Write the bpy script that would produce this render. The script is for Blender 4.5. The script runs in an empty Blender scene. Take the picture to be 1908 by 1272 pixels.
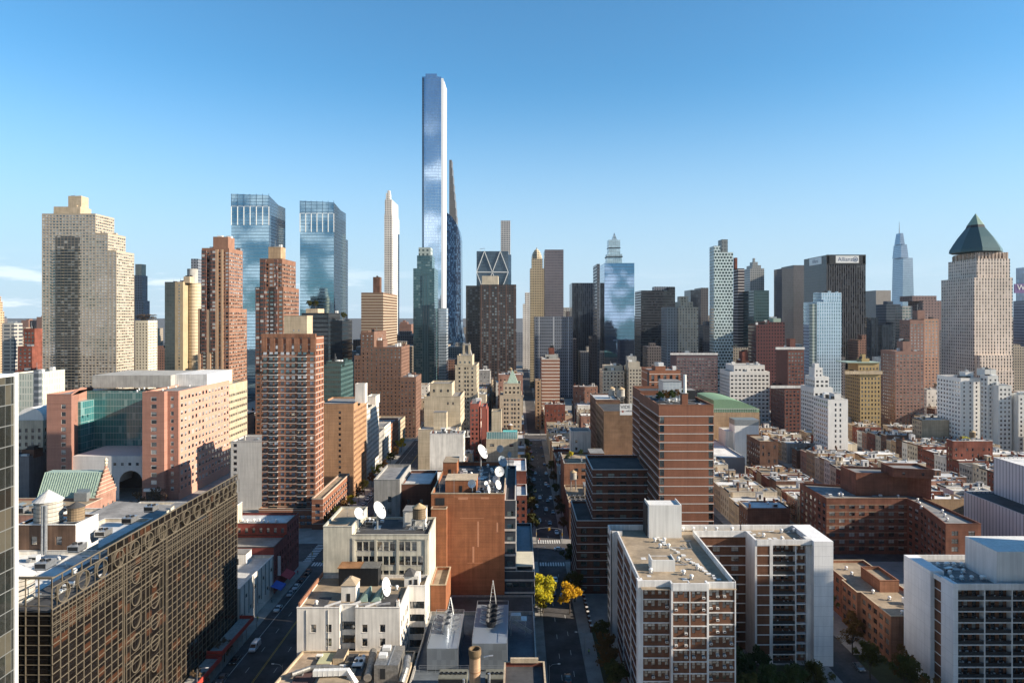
import bpy, math, random
from mathutils import Vector, Matrix, noise
sc = bpy.context.scene
RAD = math.radians
# ------------------------------------------------------------------ camera, sky, sun, exposure
F, H, VX, VY = 1272.0, 99.0, 965.0, 590.0          # focal length in photo pixels, eye height in metres, vanishing point
cam = bpy.data.cameras.new('camera')
cam.sensor_width = 36.0; cam.lens = 24.0; cam.clip_start = 1.0; cam.clip_end = 60000.0
cam.shift_x = -11.0/1908; cam.shift_y = -46.0/1908
camo = bpy.data.objects.new('camera', cam); sc.collection.objects.link(camo)
camo.location = (0, 0, H); camo.rotation_euler = (RAD(90), 0, 0)
sc.camera = camo
SUN_EL, SUN_BACK = 23.5, 12.0                       # elevation; degrees the sun stands behind the picture plane, to the right
world = bpy.data.worlds.new('World'); sc.world = world; world.use_nodes = True
wt = world.node_tree; wt.nodes.clear()
def wn(t): return wt.nodes.new(t)
sky = wn('ShaderNodeTexSky'); sky.sky_type = 'NISHITA'; sky.sun_disc = False
sky.sun_elevation = RAD(SUN_EL); sky.sun_rotation = RAD(90+SUN_BACK)
sky.air_density = 1.0; sky.dust_density = 0.15; sky.ozone_density = 3.0; sky.altitude = 100
bg = wn('ShaderNodeBackground'); wo = wn('ShaderNodeOutputWorld')
bg.inputs['Strength'].default_value = 0.09
# thin clouds: streaks low over the horizon, fuller to the west (behind the camera, seen in the glass)
tc = wn('ShaderNodeTexCoord'); sep = wn('ShaderNodeSeparateXYZ'); wt.links.new(tc.outputs['Generated'], sep.inputs[0])
def wmath(op, a, b=None, c=None):
    n = wn('ShaderNodeMath'); n.operation = op
    for i, v in enumerate((a, b, c)):
        if v is None: continue
        if isinstance(v, (int, float)): n.inputs[i].default_value = v
        else: wt.links.new(v, n.inputs[i])
    return n.outputs[0]
def wramp(v, a, b, c, d):
    n = wn('ShaderNodeMapRange'); n.interpolation_type = 'SMOOTHSTEP'
    wt.links.new(v, n.inputs[0])
    for i, x in enumerate((a, b, c, d)): n.inputs[i+1].default_value = x
    return n.outputs[0]
mp = wn('ShaderNodeMapping'); mp.inputs['Scale'].default_value = (3.2, 3.2, 22)
wt.links.new(tc.outputs['Generated'], mp.inputs[0])
cn = wn('ShaderNodeTexNoise'); cn.inputs['Scale'].default_value = 2.3; cn.inputs['Detail'].default_value = 9; cn.inputs['Roughness'].default_value = .58
wt.links.new(mp.outputs[0], cn.inputs['Vector'])
low = wramp(sep.outputs['Z'], 0.05, 0.085, 1.0, 0.0)
front = wmath('MULTIPLY', wmath('MULTIPLY', wramp(cn.outputs['Fac'], .52, .64, 0, .3), wmath('MULTIPLY', low, wramp(sep.outputs['X'], -.1, -.35, .12, 1))), wramp(sep.outputs['Y'], 0, .3, 0, 1))
west = wmath('MULTIPLY', wramp(sep.outputs['Y'], -.55, -.8, 0, 1), wramp(sep.outputs['Z'], .30, .20, 0, 1))
mp2 = wn('ShaderNodeMapping'); mp2.inputs['Scale'].default_value = (10, 10, 14); mp2.inputs['Location'].default_value = (1.3, .4, .2)
wt.links.new(tc.outputs['Generated'], mp2.inputs[0])
cn2 = wn('ShaderNodeTexNoise'); cn2.inputs['Scale'].default_value = 2.2; cn2.inputs['Detail'].default_value = 10; cn2.inputs['Roughness'].default_value = .6
wt.links.new(mp2.outputs[0], cn2.inputs['Vector'])
back = wmath('MULTIPLY', wramp(cn2.outputs['Fac'], .43, .58, 0, .95), west)
cov = wmath('MAXIMUM', front, back)
mixc = wn('ShaderNodeMix'); mixc.data_type = 'RGBA'
tint = wn('ShaderNodeMix'); tint.data_type = 'RGBA'; tint.blend_type = 'MULTIPLY'; tint.inputs[0].default_value = 1.0   # clear cold autumn air: bluer than the standard sky
wt.links.new(sky.outputs[0], tint.inputs[6]); tint.inputs[7].default_value = (.52, .95, 1.06, 1)
hz = wn('ShaderNodeMix'); hz.data_type = 'RGBA'; wt.links.new(wmath('MULTIPLY', wramp(sep.outputs['Z'], .0, .34, .92, 0.0), wramp(sep.outputs['Y'], -.35, .2, .35, 1)), hz.inputs[0])
wt.links.new(tint.outputs[2], hz.inputs[6]); hz.inputs[7].default_value = (3.05, 3.85, 4.75, 1)
dim = wn('ShaderNodeMix'); dim.data_type = 'RGBA'; dim.blend_type = 'MULTIPLY'; wt.links.new(wramp(sep.outputs['Y'], .05, -.45, 0, 1), dim.inputs[0])   # sky dimmed behind the camera to cut fill light on the fronts
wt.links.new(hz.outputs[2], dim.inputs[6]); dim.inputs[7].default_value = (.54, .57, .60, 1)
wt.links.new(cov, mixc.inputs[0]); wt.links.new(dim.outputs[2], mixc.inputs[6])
mixc.inputs[7].default_value = (8.6, 8.5, 8.5, 1)
wt.links.new(mixc.outputs[2], bg.inputs[0]); wt.links.new(bg.outputs[0], wo.inputs[0])
sl = bpy.data.lights.new('sun', 'SUN'); sl.energy = 5.0; sl.angle = RAD(.5); sl.color = (1.0, .87, .70)
slo = bpy.data.objects.new('sun', sl); sc.collection.objects.link(slo)
_e, _b = RAD(SUN_EL), RAD(SUN_BACK)
to_sun = Vector((math.cos(_e)*math.cos(_b), -math.cos(_e)*math.sin(_b), math.sin(_e)))
slo.rotation_euler = (-to_sun).to_track_quat('-Z', 'Y').to_euler(); slo.location = (300, -100, 400)
sc.view_settings.view_transform = 'Standard'; sc.view_settings.look = 'None'
sc.view_settings.exposure = 1.1; sc.view_settings.gamma = 1.0
sc.cycles.max_bounces = 6; sc.cycles.diffuse_bounces = 3; sc.cycles.glossy_bounces = 3; sc.cycles.transmission_bounces = 2
sc.cycles.caustics_reflective = False; sc.cycles.caustics_refractive = False
sc.cycles.use_denoising = True
HAZE = 0.00002
RN = random.Random(11)
COL = sc.collection.objects

# ------------------------------------------------------------------ materials
MATS = {}
class NT:
    def __init__(s, name):
        s.m = bpy.data.materials.new(name); s.m.use_nodes = True; s.t = s.m.node_tree
        s.p = s.t.nodes['Principled BSDF']; s.oc = None
    def n(s, t, **kw):
        x = s.t.nodes.new(t)
        for k, v in kw.items(): setattr(x, k, v)
        return x
    def l(s, a, b): s.t.links.new(a, b)
    def put(s, sock, v):
        if isinstance(v, (int, float)): sock.default_value = v
        elif isinstance(v, tuple): sock.default_value = (*v, 1) if len(v) == 3 and sock.type == 'RGBA' else v
        else: s.l(v, sock)
    def ma(s, op, a, b=None, c=None):
        x = s.n('ShaderNodeMath', operation=op)
        for i, v in enumerate((a, b, c)):
            if v is not None: s.put(x.inputs[i], v)
        return x.outputs[0]
    def mix(s, f, a, b, mode='MIX'):
        x = s.n('ShaderNodeMix', data_type='RGBA', blend_type=mode)
        s.put(x.inputs[0], f); s.put(x.inputs[6], a); s.put(x.inputs[7], b)
        return x.outputs[2]
    def rng(s, v, a, b, c, d):
        x = s.n('ShaderNodeMapRange'); s.put(x.inputs[0], v)
        for i, q in enumerate((a, b, c, d)): x.inputs[i+1].default_value = q
        return x.outputs[0]
    def obj(s):
        if s.oc is None: s.oc = s.n('ShaderNodeTexCoord')
        return s.oc.outputs['Object']
    def noise(s, scale, sc3=(1, 1, 1), detail=3, rough=.55, vec=None):
        mpn = s.n('ShaderNodeMapping'); mpn.inputs['Scale'].default_value = sc3
        s.l(vec or s.obj(), mpn.inputs[0])
        x = s.n('ShaderNodeTexNoise'); x.inputs['Scale'].default_value = scale
        x.inputs['Detail'].default_value = detail; x.inputs['Roughness'].default_value = rough
        s.l(mpn.outputs[0], x.inputs['Vector'])
        return x.outputs['Fac']
def rgb(c): return tuple(max(0, min(1, x)) for x in c)
def mul(c, k): return rgb(tuple(x*k for x in c))

def wall_mat(name, col, var=.22, streak=.22, rough=.88, course=0, band=None, bands=None, stain=.0, spec=.25):
    """masonry, render or paint: mottling, rain streaks down the wall, courses, joints"""
    key = ('w', name)
    if key in MATS: return MATS[key]
    t = NT(name)
    a = t.rng(t.noise(.22, detail=4), .3, .7, 1-var, 1+var*.5)
    b = t.rng(t.noise(1.0, (1.3, 1.3, .07), 3), .35, .75, 1+streak*.25, 1-streak)
    f = t.ma('MULTIPLY', a, b)
    if course:
        c = t.rng(t.noise(1.0, (.05, .05, course), 2), .3, .7, .88, 1.1)
        f = t.ma('MULTIPLY', f, c)
        g = t.rng(t.noise(3.0, (1, 1, 3.0), 2), .3, .7, .86, 1.12)
        f = t.ma('MULTIPLY', f, g)
    base = t.mix(1.0, col, t_rgb(t, f), 'MULTIPLY')
    if stain:
        s_ = t.rng(t.noise(.13, (1, 1, .6), 5, .65), .55, .72, 0, stain)
        base = t.mix(s_, base, mul(col, .45))
    if bands:                                # joints or floor lines every `bands[0]` metres
        h, wdt, bc = bands
        x = t.n('ShaderNodeSeparateXYZ'); t.l(t.obj(), x.inputs[0])
        fr = t.ma('FRACT', t.ma('DIVIDE', x.outputs['Z'], h))
        msk = t.ma('LESS_THAN', fr, wdt/h)
        base = t.mix(msk, base, bc)
    t.l(base, t.p.inputs['Base Color'])
    t.p.inputs['Roughness'].default_value = rough
    t.p.inputs['Specular IOR Level'].default_value = spec
    bp = t.n('ShaderNodeBump'); bp.inputs['Strength'].default_value = .25; bp.inputs['Distance'].default_value = .05
    t.l(t.noise(6, detail=2), bp.inputs['Height']); t.l(bp.outputs[0], t.p.inputs['Normal'])
    MATS[key] = t.m
    return t.m
def t_rgb(t, f):
    x = t.n('ShaderNodeCombineColor')
    for i in range(3): t.l(f, x.inputs[i])
    return x.outputs[0]
def roof_mat(name, col, var=.35, metal=0, rough=.8):
    key = ('r', name)
    if key in MATS: return MATS[key]
    t = NT(name)
    a = t.rng(t.noise(.16, detail=5, rough=.62), .32, .68, 1-var, 1+var*.4)
    b = t.rng(t.noise(1.1, detail=3), .3, .7, .86, 1.1)
    x = t.n('ShaderNodeSeparateXYZ'); t.l(t.obj(), x.inputs[0])
    seam = t.ma('LESS_THAN', t.ma('FRACT', t.ma('DIVIDE', x.outputs['Y'], 1.9)), .045)
    f = t.ma('MULTIPLY', t.ma('MULTIPLY', a, b), t.rng(seam, 0, 1, 1, .8))
    base = t.mix(1.0, col, t_rgb(t, f), 'MULTIPLY')
    pud = t.rng(t.noise(.11, detail=3), .60, .66, 0, .45)
    base = t.mix(pud, base, mul(col, .5))
    t.l(base, t.p.inputs['Base Color']); t.p.inputs['Roughness'].default_value = rough
    t.p.inputs['Metallic'].default_value = metal; t.p.inputs['Specular IOR Level'].default_value = .25
    MATS[key] = t.m
    return t.m
def plain(name, col, rough=.6, metal=0, spec=.4, var=.15, emit=0):
    key = ('p', name)
    if key in MATS: return MATS[key]
    t = NT(name)
    f = t.rng(t.noise(1.6, detail=4), .3, .7, 1-var, 1+var*.5)
    t.l(t.mix(1.0, col, t_rgb(t, f), 'MULTIPLY'), t.p.inputs['Base Color'])
    t.p.inputs['Roughness'].default_value = rough; t.p.inputs['Metallic'].default_value = metal
    t.p.inputs['Specular IOR Level'].default_value = spec
    if emit:
        t.p.inputs['Emission Color'].default_value = (*col, 1); t.p.inputs['Emission Strength'].default_value = emit
    MATS[key] = t.m
    return t.m
def glass_mat(name, dark=(.012, .016, .02), blind=(.42, .40, .36), p_blind=.5, tint=(.5, .56, .62), refl=.16):
    """a window pane: dark room behind, some blinds part-way down, sky on the glass"""
    key = ('g', name)
    if key in MATS: return MATS[key]
    t = NT(name)
    oi = t.n('ShaderNodeObjectInfo'); ge = t.n('ShaderNodeNewGeometry')
    r = t.ma('FRACT', t.ma('ADD', oi.outputs['Random'], ge.outputs['Random Per Island']))
    r2 = t.ma('FRACT', t.ma('MULTIPLY', r, 7.31)); r3 = t.ma('FRACT', t.ma('MULTIPLY', r, 23.7))
    uv = t.n('ShaderNodeUVMap'); uv.uv_map = 'pane'
    x = t.n('ShaderNodeSeparateXYZ'); t.l(uv.outputs[0], x.inputs[0])
    drop = t.ma('MULTIPLY', t.ma('LESS_THAN', r, p_blind), t.rng(r2, 0, 1, .2, 1.05))
    m = t.ma('GREATER_THAN', x.outputs['Y'], t.ma('SUBTRACT', 1.0, drop))
    bl = t.mix(r3, mul(blind, .45), blind)
    dk = t.mix(r2, dark, mul(tint, .12))
    t.l(t.mix(m, dk, bl), t.p.inputs['Base Color'])
    t.p.inputs['Roughness'].default_value = .06; t.p.inputs['IOR'].default_value = 1.5
    t.p.inputs['Coat Weight'].default_value = 1.0; t.p.inputs['Coat IOR'].default_value = (1+refl**.5)/(1-refl**.5)
    t.p.inputs['Coat Roughness'].default_value = .03
    t.p.inputs['Coat Tint'].default_value = (*rgb(tuple(.55+.45*v for v in tint)), 1)
    MATS[key] = t.m
    return t.m
def grid_mat(name, wall, glass, bay=1.5, fl=3.9, wf=.85, hf=.7, metal=.0, grough=.08, wmetal=0, wrough=.6, vary=.5, blind=None, pb=.25, wob=.03, floors=None, vert=None, z0=0., stag=False):
    """a curtain wall or a far facade: bays and floors counted in metres along the wall, every light a little different"""
    key = ('c', name)
    if key in MATS: return MATS[key]
    t = NT(name)
    if t.oc is None: t.oc = t.n('ShaderNodeTexCoord')
    o = t.n('ShaderNodeSeparateXYZ'); t.l(t.oc.outputs['Object'], o.inputs[0])
    nn = t.n('ShaderNodeSeparateXYZ'); t.l(t.oc.outputs['Normal'], nn.inputs[0])
    side = t.ma('GREATER_THAN', t.ma('ABSOLUTE', nn.outputs['X']), t.ma('ABSOLUTE', nn.outputs['Y']))
    u = t.ma('ADD', t.ma('MULTIPLY', o.outputs['Y'], side), t.ma('MULTIPLY', o.outputs['X'], t.ma('SUBTRACT', 1.0, side)))
    cu = t.ma('ADD', t.ma('DIVIDE', u, bay), 100.25); cv = t.ma('ADD', t.ma('DIVIDE', t.ma('SUBTRACT', o.outputs['Z'], z0), fl), 50.0)
    if stag: cu = t.ma('ADD', cu, t.ma('MULTIPLY', t.ma('FLOOR', t.ma('MODULO', cv, 2.0)), .5))
    fu, fv = t.ma('FRACT', cu), t.ma('FRACT', cv)
    inu = t.ma('LESS_THAN', t.ma('ABSOLUTE', t.ma('SUBTRACT', fu, .5)), wf/2)
    inv = t.ma('LESS_THAN', t.ma('ABSOLUTE', t.ma('SUBTRACT', fv, .5)), hf/2)
    up = t.ma('LESS_THAN', t.ma('ABSOLUTE', nn.outputs['Z']), .5)
    win = t.ma('MULTIPLY', t.ma('MULTIPLY', inu, inv), up)
    cmb = t.n('ShaderNodeCombineXYZ')
    t.l(t.ma('FLOOR', cu), cmb.inputs[0]); t.l(t.ma('FLOOR', cv), cmb.inputs[1]); t.l(side, cmb.inputs[2])
    wnz = t.n('ShaderNodeTexWhiteNoise'); t.l(cmb.outputs[0], wnz.inputs['Vector'])
    r = wnz.outputs['Value']
    g = t.mix(t.ma('MULTIPLY', r, vary), glass, mul(glass, .35))
    if blind: g = t.mix(t.ma('LESS_THAN', t.ma('FRACT', t.ma('MULTIPLY', r, 13.7)), pb), g, blind)
    big = t.rng(t.noise(.035, detail=3), .3, .7, .8, 1.12)
    w = t.mix(1.0, wall, t_rgb(t, big), 'MULTIPLY')
    base = t.mix(win, w, g)
    if vert:                                 # taller piers every `vert[0]` metres
        fp = t.ma('FRACT', t.ma('ADD', t.ma('DIVIDE', u, vert[0]), 100.0))
        pm = t.ma('MULTIPLY', t.ma('LESS_THAN', fp, vert[1]/vert[0]), up)
        base = t.mix(pm, base, vert[2]); win = t.ma('MULTIPLY', win, t.ma('SUBTRACT', 1.0, pm))
    if floors:                               # a mechanical band every `floors[0]` metres
        fp = t.ma('FRACT', t.ma('ADD', t.ma('DIVIDE', o.outputs['Z'], floors[0]), 100.0))
        pm = t.ma('MULTIPLY', t.ma('LESS_THAN', fp, floors[1]/floors[0]), up)
        base = t.mix(pm, base, floors[2]); win = t.ma('MULTIPLY', win, t.ma('SUBTRACT', 1.0, pm))
    t.l(base, t.p.inputs['Base Color'])
    t.l(t.rng(win, 0, 1, wrough, grough), t.p.inputs['Roughness'])
    t.l(t.rng(win, 0, 1, wmetal, metal), t.p.inputs['Metallic'])
    t.l(t.rng(win, 0, 1, .25, .6), t.p.inputs['Specular IOR Level'])
    if wob:
        bp = t.n('ShaderNodeBump'); bp.inputs['Strength'].default_value = wob; bp.inputs['Distance'].default_value = 1.0
        h = t.ma('ADD', t.noise(.35, detail=2), t.ma('MULTIPLY', r, .0))
        t.l(h, bp.inputs['Height']); t.l(bp.outputs[0], t.p.inputs['Normal'])
    MATS[key] = t.m
    return t.m

# ------------------------------------------------------------------ mesh collecting
class MB:
    def __init__(s): s.v = []; s.f = []; s.m = []; s.mats = []; s.uv = None
    def mi(s, mat):
        if mat not in s.mats: s.mats.append(mat)
        return s.mats.index(mat)
    def face(s, pts, mat, uv=None):
        i = len(s.v); s.v.extend(pts); s.f.append(tuple(range(i, i+len(pts)))); s.m.append(s.mi(mat))
        if uv is not None and s.uv is None: s.uv = {}
        if uv is not None: s.uv[len(s.f)-1] = uv
    def box(s, x0, x1, y0, y1, z0, z1, mat, top=None, bottom=True):
        v = [(x0,y0,z0),(x1,y0,z0),(x1,y1,z0),(x0,y1,z0),(x0,y0,z1),(x1,y0,z1),(x1,y1,z1),(x0,y1,z1)]
        i = len(s.v); s.v.extend(v); k = s.mi(mat); kt = k if top is None else s.mi(top)
        for q in ((0,1,5,4),(1,2,6,5),(2,3,7,6),(3,0,4,7)): s.f.append(tuple(i+a for a in q)); s.m.append(k)
        s.f.append((i+4,i+5,i+6,i+7)); s.m.append(kt)
        if bottom: s.f.append((i+3,i+2,i+1,i)); s.m.append(k)
    def prism(s, pts, z0, z1, mat, top=None):
        n = len(pts); i = len(s.v); k = s.mi(mat); kt = k if top is None else s.mi(top)
        s.v.extend((x, y, z0) for x, y in pts); s.v.extend((x, y, z1) for x, y in pts)
        for a in range(n):
            b = (a+1) % n
            s.f.append((i+a, i+b, i+n+b, i+n+a)); s.m.append(k)
        s.f.append(tuple(range(i+n, i+2*n))); s.m.append(kt)
    def loft(s, rings, mat, cap=True, close=True):
        """rings: lists of 3-D points of equal length, joined in turn"""
        n = len(rings[0]); i = len(s.v); k = s.mi(mat)
        for r in rings: s.v.extend(r)
        for q in range(len(rings)-1):
            for a in range(n if close else n-1):
                b = (a+1) % n
                s.f.append((i+q*n+a, i+q*n+b, i+(q+1)*n+b, i+(q+1)*n+a)); s.m.append(k)
        if cap:
            s.f.append(tuple(range(i+n-1, i-1, -1))); s.m.append(k)
            j = i+(len(rings)-1)*n; s.f.append(tuple(range(j, j+n))); s.m.append(k)
    def cyl(s, x, y, z0, z1, r0, r1, mat, n=16, cap=True):
        ring = lambda z, r: [(x+r*math.cos(2*math.pi*a/n), y+r*math.sin(2*math.pi*a/n), z) for a in range(n)]
        s.loft([ring(z0, r0), ring(z1, r1)], mat, cap)
    def lathe(s, x, y, prof, mat, n=16, cap=True):
        s.loft([[(x+r*math.cos(2*math.pi*a/n), y+r*math.sin(2*math.pi*a/n), z) for a in range(n)] for r, z in prof], mat, cap)
    def tube(s, pts, r, mat, n=6, r1=None, cap=True):
        pts = [Vector(p) for p in pts]; rings = []
        for i, p in enumerate(pts):
            d = (pts[min(i+1, len(pts)-1)]-pts[max(i-1, 0)]).normalized()
            a = d.orthogonal().normalized() if i == 0 else (a-d*a.dot(d)).normalized()
            b = d.cross(a); rr = r if r1 is None else r+(r1-r)*i/(len(pts)-1)
            rings.append([tuple(p+a*rr*math.cos(2*math.pi*k/n)+b*rr*math.sin(2*math.pi*k/n)) for k in range(n)])
        s.loft(rings, mat, cap)
    def bar(s, p, q, w, h, mat):
        """a square-section bar from p to q"""
        p, q = Vector(p), Vector(q); d = (q-p).normalized()
        a = d.cross(Vector((0, 0, 1)));
        if a.length < 1e-3: a = Vector((1, 0, 0))
        a.normalize(); b = a.cross(d)
        c = lambda o: [tuple(o+a*w/2*i+b*h/2*j) for i, j in ((-1,-1),(1,-1),(1,1),(-1,1))]
        s.loft([c(p), c(q)], mat)
    def mesh(s, name, origin=(0, 0, 0)):
        me = bpy.data.meshes.new(name)
        ox, oy, oz = origin
        me.from_pydata([(x-ox, y-oy, z-oz) for x, y, z in s.v], [], s.f)
        for m in s.mats: me.materials.append(m)
        me.polygons.foreach_set('material_index', s.m)
        if s.uv:
            l = me.uv_layers.new(name='pane'); d = [0.0]*(2*len(me.loops)); k = 0
            for fi, f in enumerate(s.f):
                q = s.uv.get(fi)
                for j in range(len(f)):
                    if q: d[2*k], d[2*k+1] = q[j]
                    k += 1
            l.data.foreach_set('uv', d)
        me.update()
        return me
    def obj(s, name, parent=None, origin=None, smooth=False):
        if not s.f: return None
        o_ = origin if origin is not None else (parent_origin(parent) if parent else (0, 0, 0))
        me = s.mesh(name, o_)
        if smooth: me.polygons.foreach_set('use_smooth', [True]*len(me.polygons))
        o = bpy.data.objects.new(name, me); COL.link(o)
        if parent is not None: o.parent = parent
        else: o.location = o_
        return o
def parent_origin(p):
    v = Vector((0, 0, 0))
    while p is not None: v += p.location; p = p.parent
    return tuple(v)
def tag(o, label, cat, group=None):
    o['label'] = label; o['category'] = cat
    if group: o['group'] = group
    return o
def empty(name, loc, label, cat, group=None, rz=0):
    o = bpy.data.objects.new(name, None); COL.link(o); o.location = loc; o.rotation_euler = (0, 0, rz)
    o.empty_display_size = .5
    return tag(o, label, cat, group)
def setting(mb, name, kind='structure'):
    o = mb.obj(name); o['kind'] = kind
    return o
def inst(name, mesh, parent, loc, rz=0):
    o = bpy.data.objects.new(name, mesh); COL.link(o); o.parent = parent; o.location = loc; o.rotation_euler = (0, 0, rz)
    return o
def copy_tree(src, loc, label, rz=None, group=None, scale=None):
    r = src.copy(); COL.link(r); r.location = loc
    if rz is not None: r.rotation_euler = (0, 0, rz)
    if scale: r.scale = (scale,)*3
    r['label'] = label
    if group: r['group'] = group
    for c in list(src.children):
        d = c.copy(); COL.link(d); d.parent = r
        for g in list(c.children):
            e = g.copy(); COL.link(e); e.parent = d
    return r
def at(px, py, Y):
    return Vector(((px-VX)*Y/F, Y, H-(py-VY)*Y/F))
def X_(px, Y): return (px-VX)*Y/F
def Z_(py, Y): return H-(py-VY)*Y/F

# ------------------------------------------------------------------ shared materials
G_APT = glass_mat('apartment_window_glass', p_blind=.55)
G_OFF = glass_mat('office_window_glass', p_blind=.3, tint=(.42, .52, .6))
G_TEAL = glass_mat('teal_window_glass', dark=(.01, .03, .035), tint=(.3, .6, .62), p_blind=.25, refl=.2)
FR_DARK = plain('dark_bronze_frame', (.035, .03, .027), .5, .3)
FR_WHITE = plain('white_window_frame', (.62, .60, .56), .6)
FR_STEEL = plain('steel_frame', (.33, .35, .36), .4, .6)
WHITE_P = wall_mat('white_painted_concrete', (.70, .69, .67), .16, .26, stain=.12)
WHITE_B = wall_mat('white_coated_brick', (.76, .72, .66), .14, .30, stain=.22)
CONC = wall_mat('grey_concrete', (.40, .39, .36), .2, .25)
STEEL = plain('galvanised_steel', (.48, .50, .52), .35, .75, var=.25)
STEELD = plain('weathered_duct_metal', (.33, .32, .30), .45, .7, var=.35)
WOOD = wall_mat('weathered_cedar_staves', (.26, .19, .12), .3, .4)
TANKROOF = plain('plywood_tank_roof', (.42, .31, .18), .9, var=.3)
RUST = wall_mat('rusty_corrugated_iron', (.33, .17, .08), .45, .3)
DARKM = plain('dark_painted_steel', (.03, .032, .036), .5, .4)
WHITEM = plain('white_painted_metal', (.75, .75, .73), .4, .1, var=.08)
WALLS = {
 'red brick': wall_mat('red_brick', (.21, .07, .048), .4, .3, course=2.5),
 'brown brick': wall_mat('brown_brick', (.15, .08, .055), .4, .3, course=2.5),
 'orange brick': wall_mat('orange_brick', (.29, .14, .085), .3, .3, course=2.5),
 'tan brick': wall_mat('tan_brick', (.42, .29, .18), .22, .25, course=2.5),
 'buff brick': wall_mat('buff_brick', (.50, .40, .28), .18, .28, course=2.5, stain=.2),
 'grey stucco': wall_mat('grey_stucco', (.34, .33, .31), .2, .35, stain=.3),
 'white painted brick': wall_mat('white_painted_brick', (.70, .67, .61), .16, .3, stain=.25),
 'cream stucco': wall_mat('cream_stucco', (.56, .49, .38), .16, .28, stain=.2),
 'pink brick': wall_mat('pink_brick', (.36, .20, .15), .3, .25, course=2.5),
}
ROOFS = {
 'silver': roof_mat('silver_coated_roof', (.55, .55, .54), .3, 0, .55),
 'white': roof_mat('white_membrane_roof', (.72, .71, .69), .25),
 'tan gravel': roof_mat('tan_gravel_roof', (.34, .27, .19), .35),
 'dark tar': roof_mat('dark_tar_roof', (.07, .07, .072), .4),
 'grey': roof_mat('grey_felt_roof', (.24, .235, .23), .35),
}
# ------------------------------------------------------------------ windows and buildings
WINM = {}
def win_parts(mb, w, h, style, frame, glass, fn):
    """one window in its own plane (x across, z up, outside is -y); fn maps a local point to where it goes"""
    def bx(x0, x1, z0, z1, y0=-.05, y1=.0):
        c = [(x0,y0,z0),(x1,y0,z0),(x1,y0,z1),(x0,y0,z1)]; b = [(x,y1,z) for x, _, z in c]
        mb.face([fn(*p) for p in c], frame)
        for i in range(4):
            j = (i+1) % 4
            mb.face([fn(*p) for p in (c[i], b[i], b[j], c[j])], frame)
    t = .07 if w > .9 else .05
    a = w/2
    cols = {'dh': 1, 'pair': 2, 'tri': 3, 'grid': 3, 'plain': 1, 'wide': 4}.get(style, 1)
    rows = {'dh': 2, 'pair': 2, 'tri': 2, 'grid': 3, 'plain': 1, 'wide': 1}.get(style, 1)
    mb.face([fn(*p) for p in ((-a,0,0),(a,0,0),(a,0,h),(-a,0,h))], glass, [(0,0),(1,0),(1,1),(0,1)])
    bx(-a, a, 0, t); bx(-a, a, h-t, h); bx(-a, -a+t, t, h-t); bx(a-t, a, t, h-t)
    for i in range(1, cols): x = -a+w*i/cols; bx(x-t*.45, x+t*.45, t, h-t)
    for i in range(1, rows): z = h*i/rows; bx(-a+t, a-t, z-t*.4, z+t*.4, -.045)
def win_mesh(w, h, style, frame, glass):
    key = (round(w, 2), round(h, 2), style, frame.name, glass.name)
    if key not in WINM:
        mb = MB(); win_parts(mb, w, h, style, frame, glass, lambda x, y, z: (x, y, z))
        WINM[key] = mb.mesh('window')
    return WINM[key]
FOOT = []                                            # footprints already taken: x0, x1, y0, y1
class Each:
    """boxes that each become an object of their own under one thing"""
    def __init__(s, name, parent): s.n = name; s.p = parent
    def box(s, *a, **k): m = MB(); m.box(*a, **k); m.obj(s.n, s.p)
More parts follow.
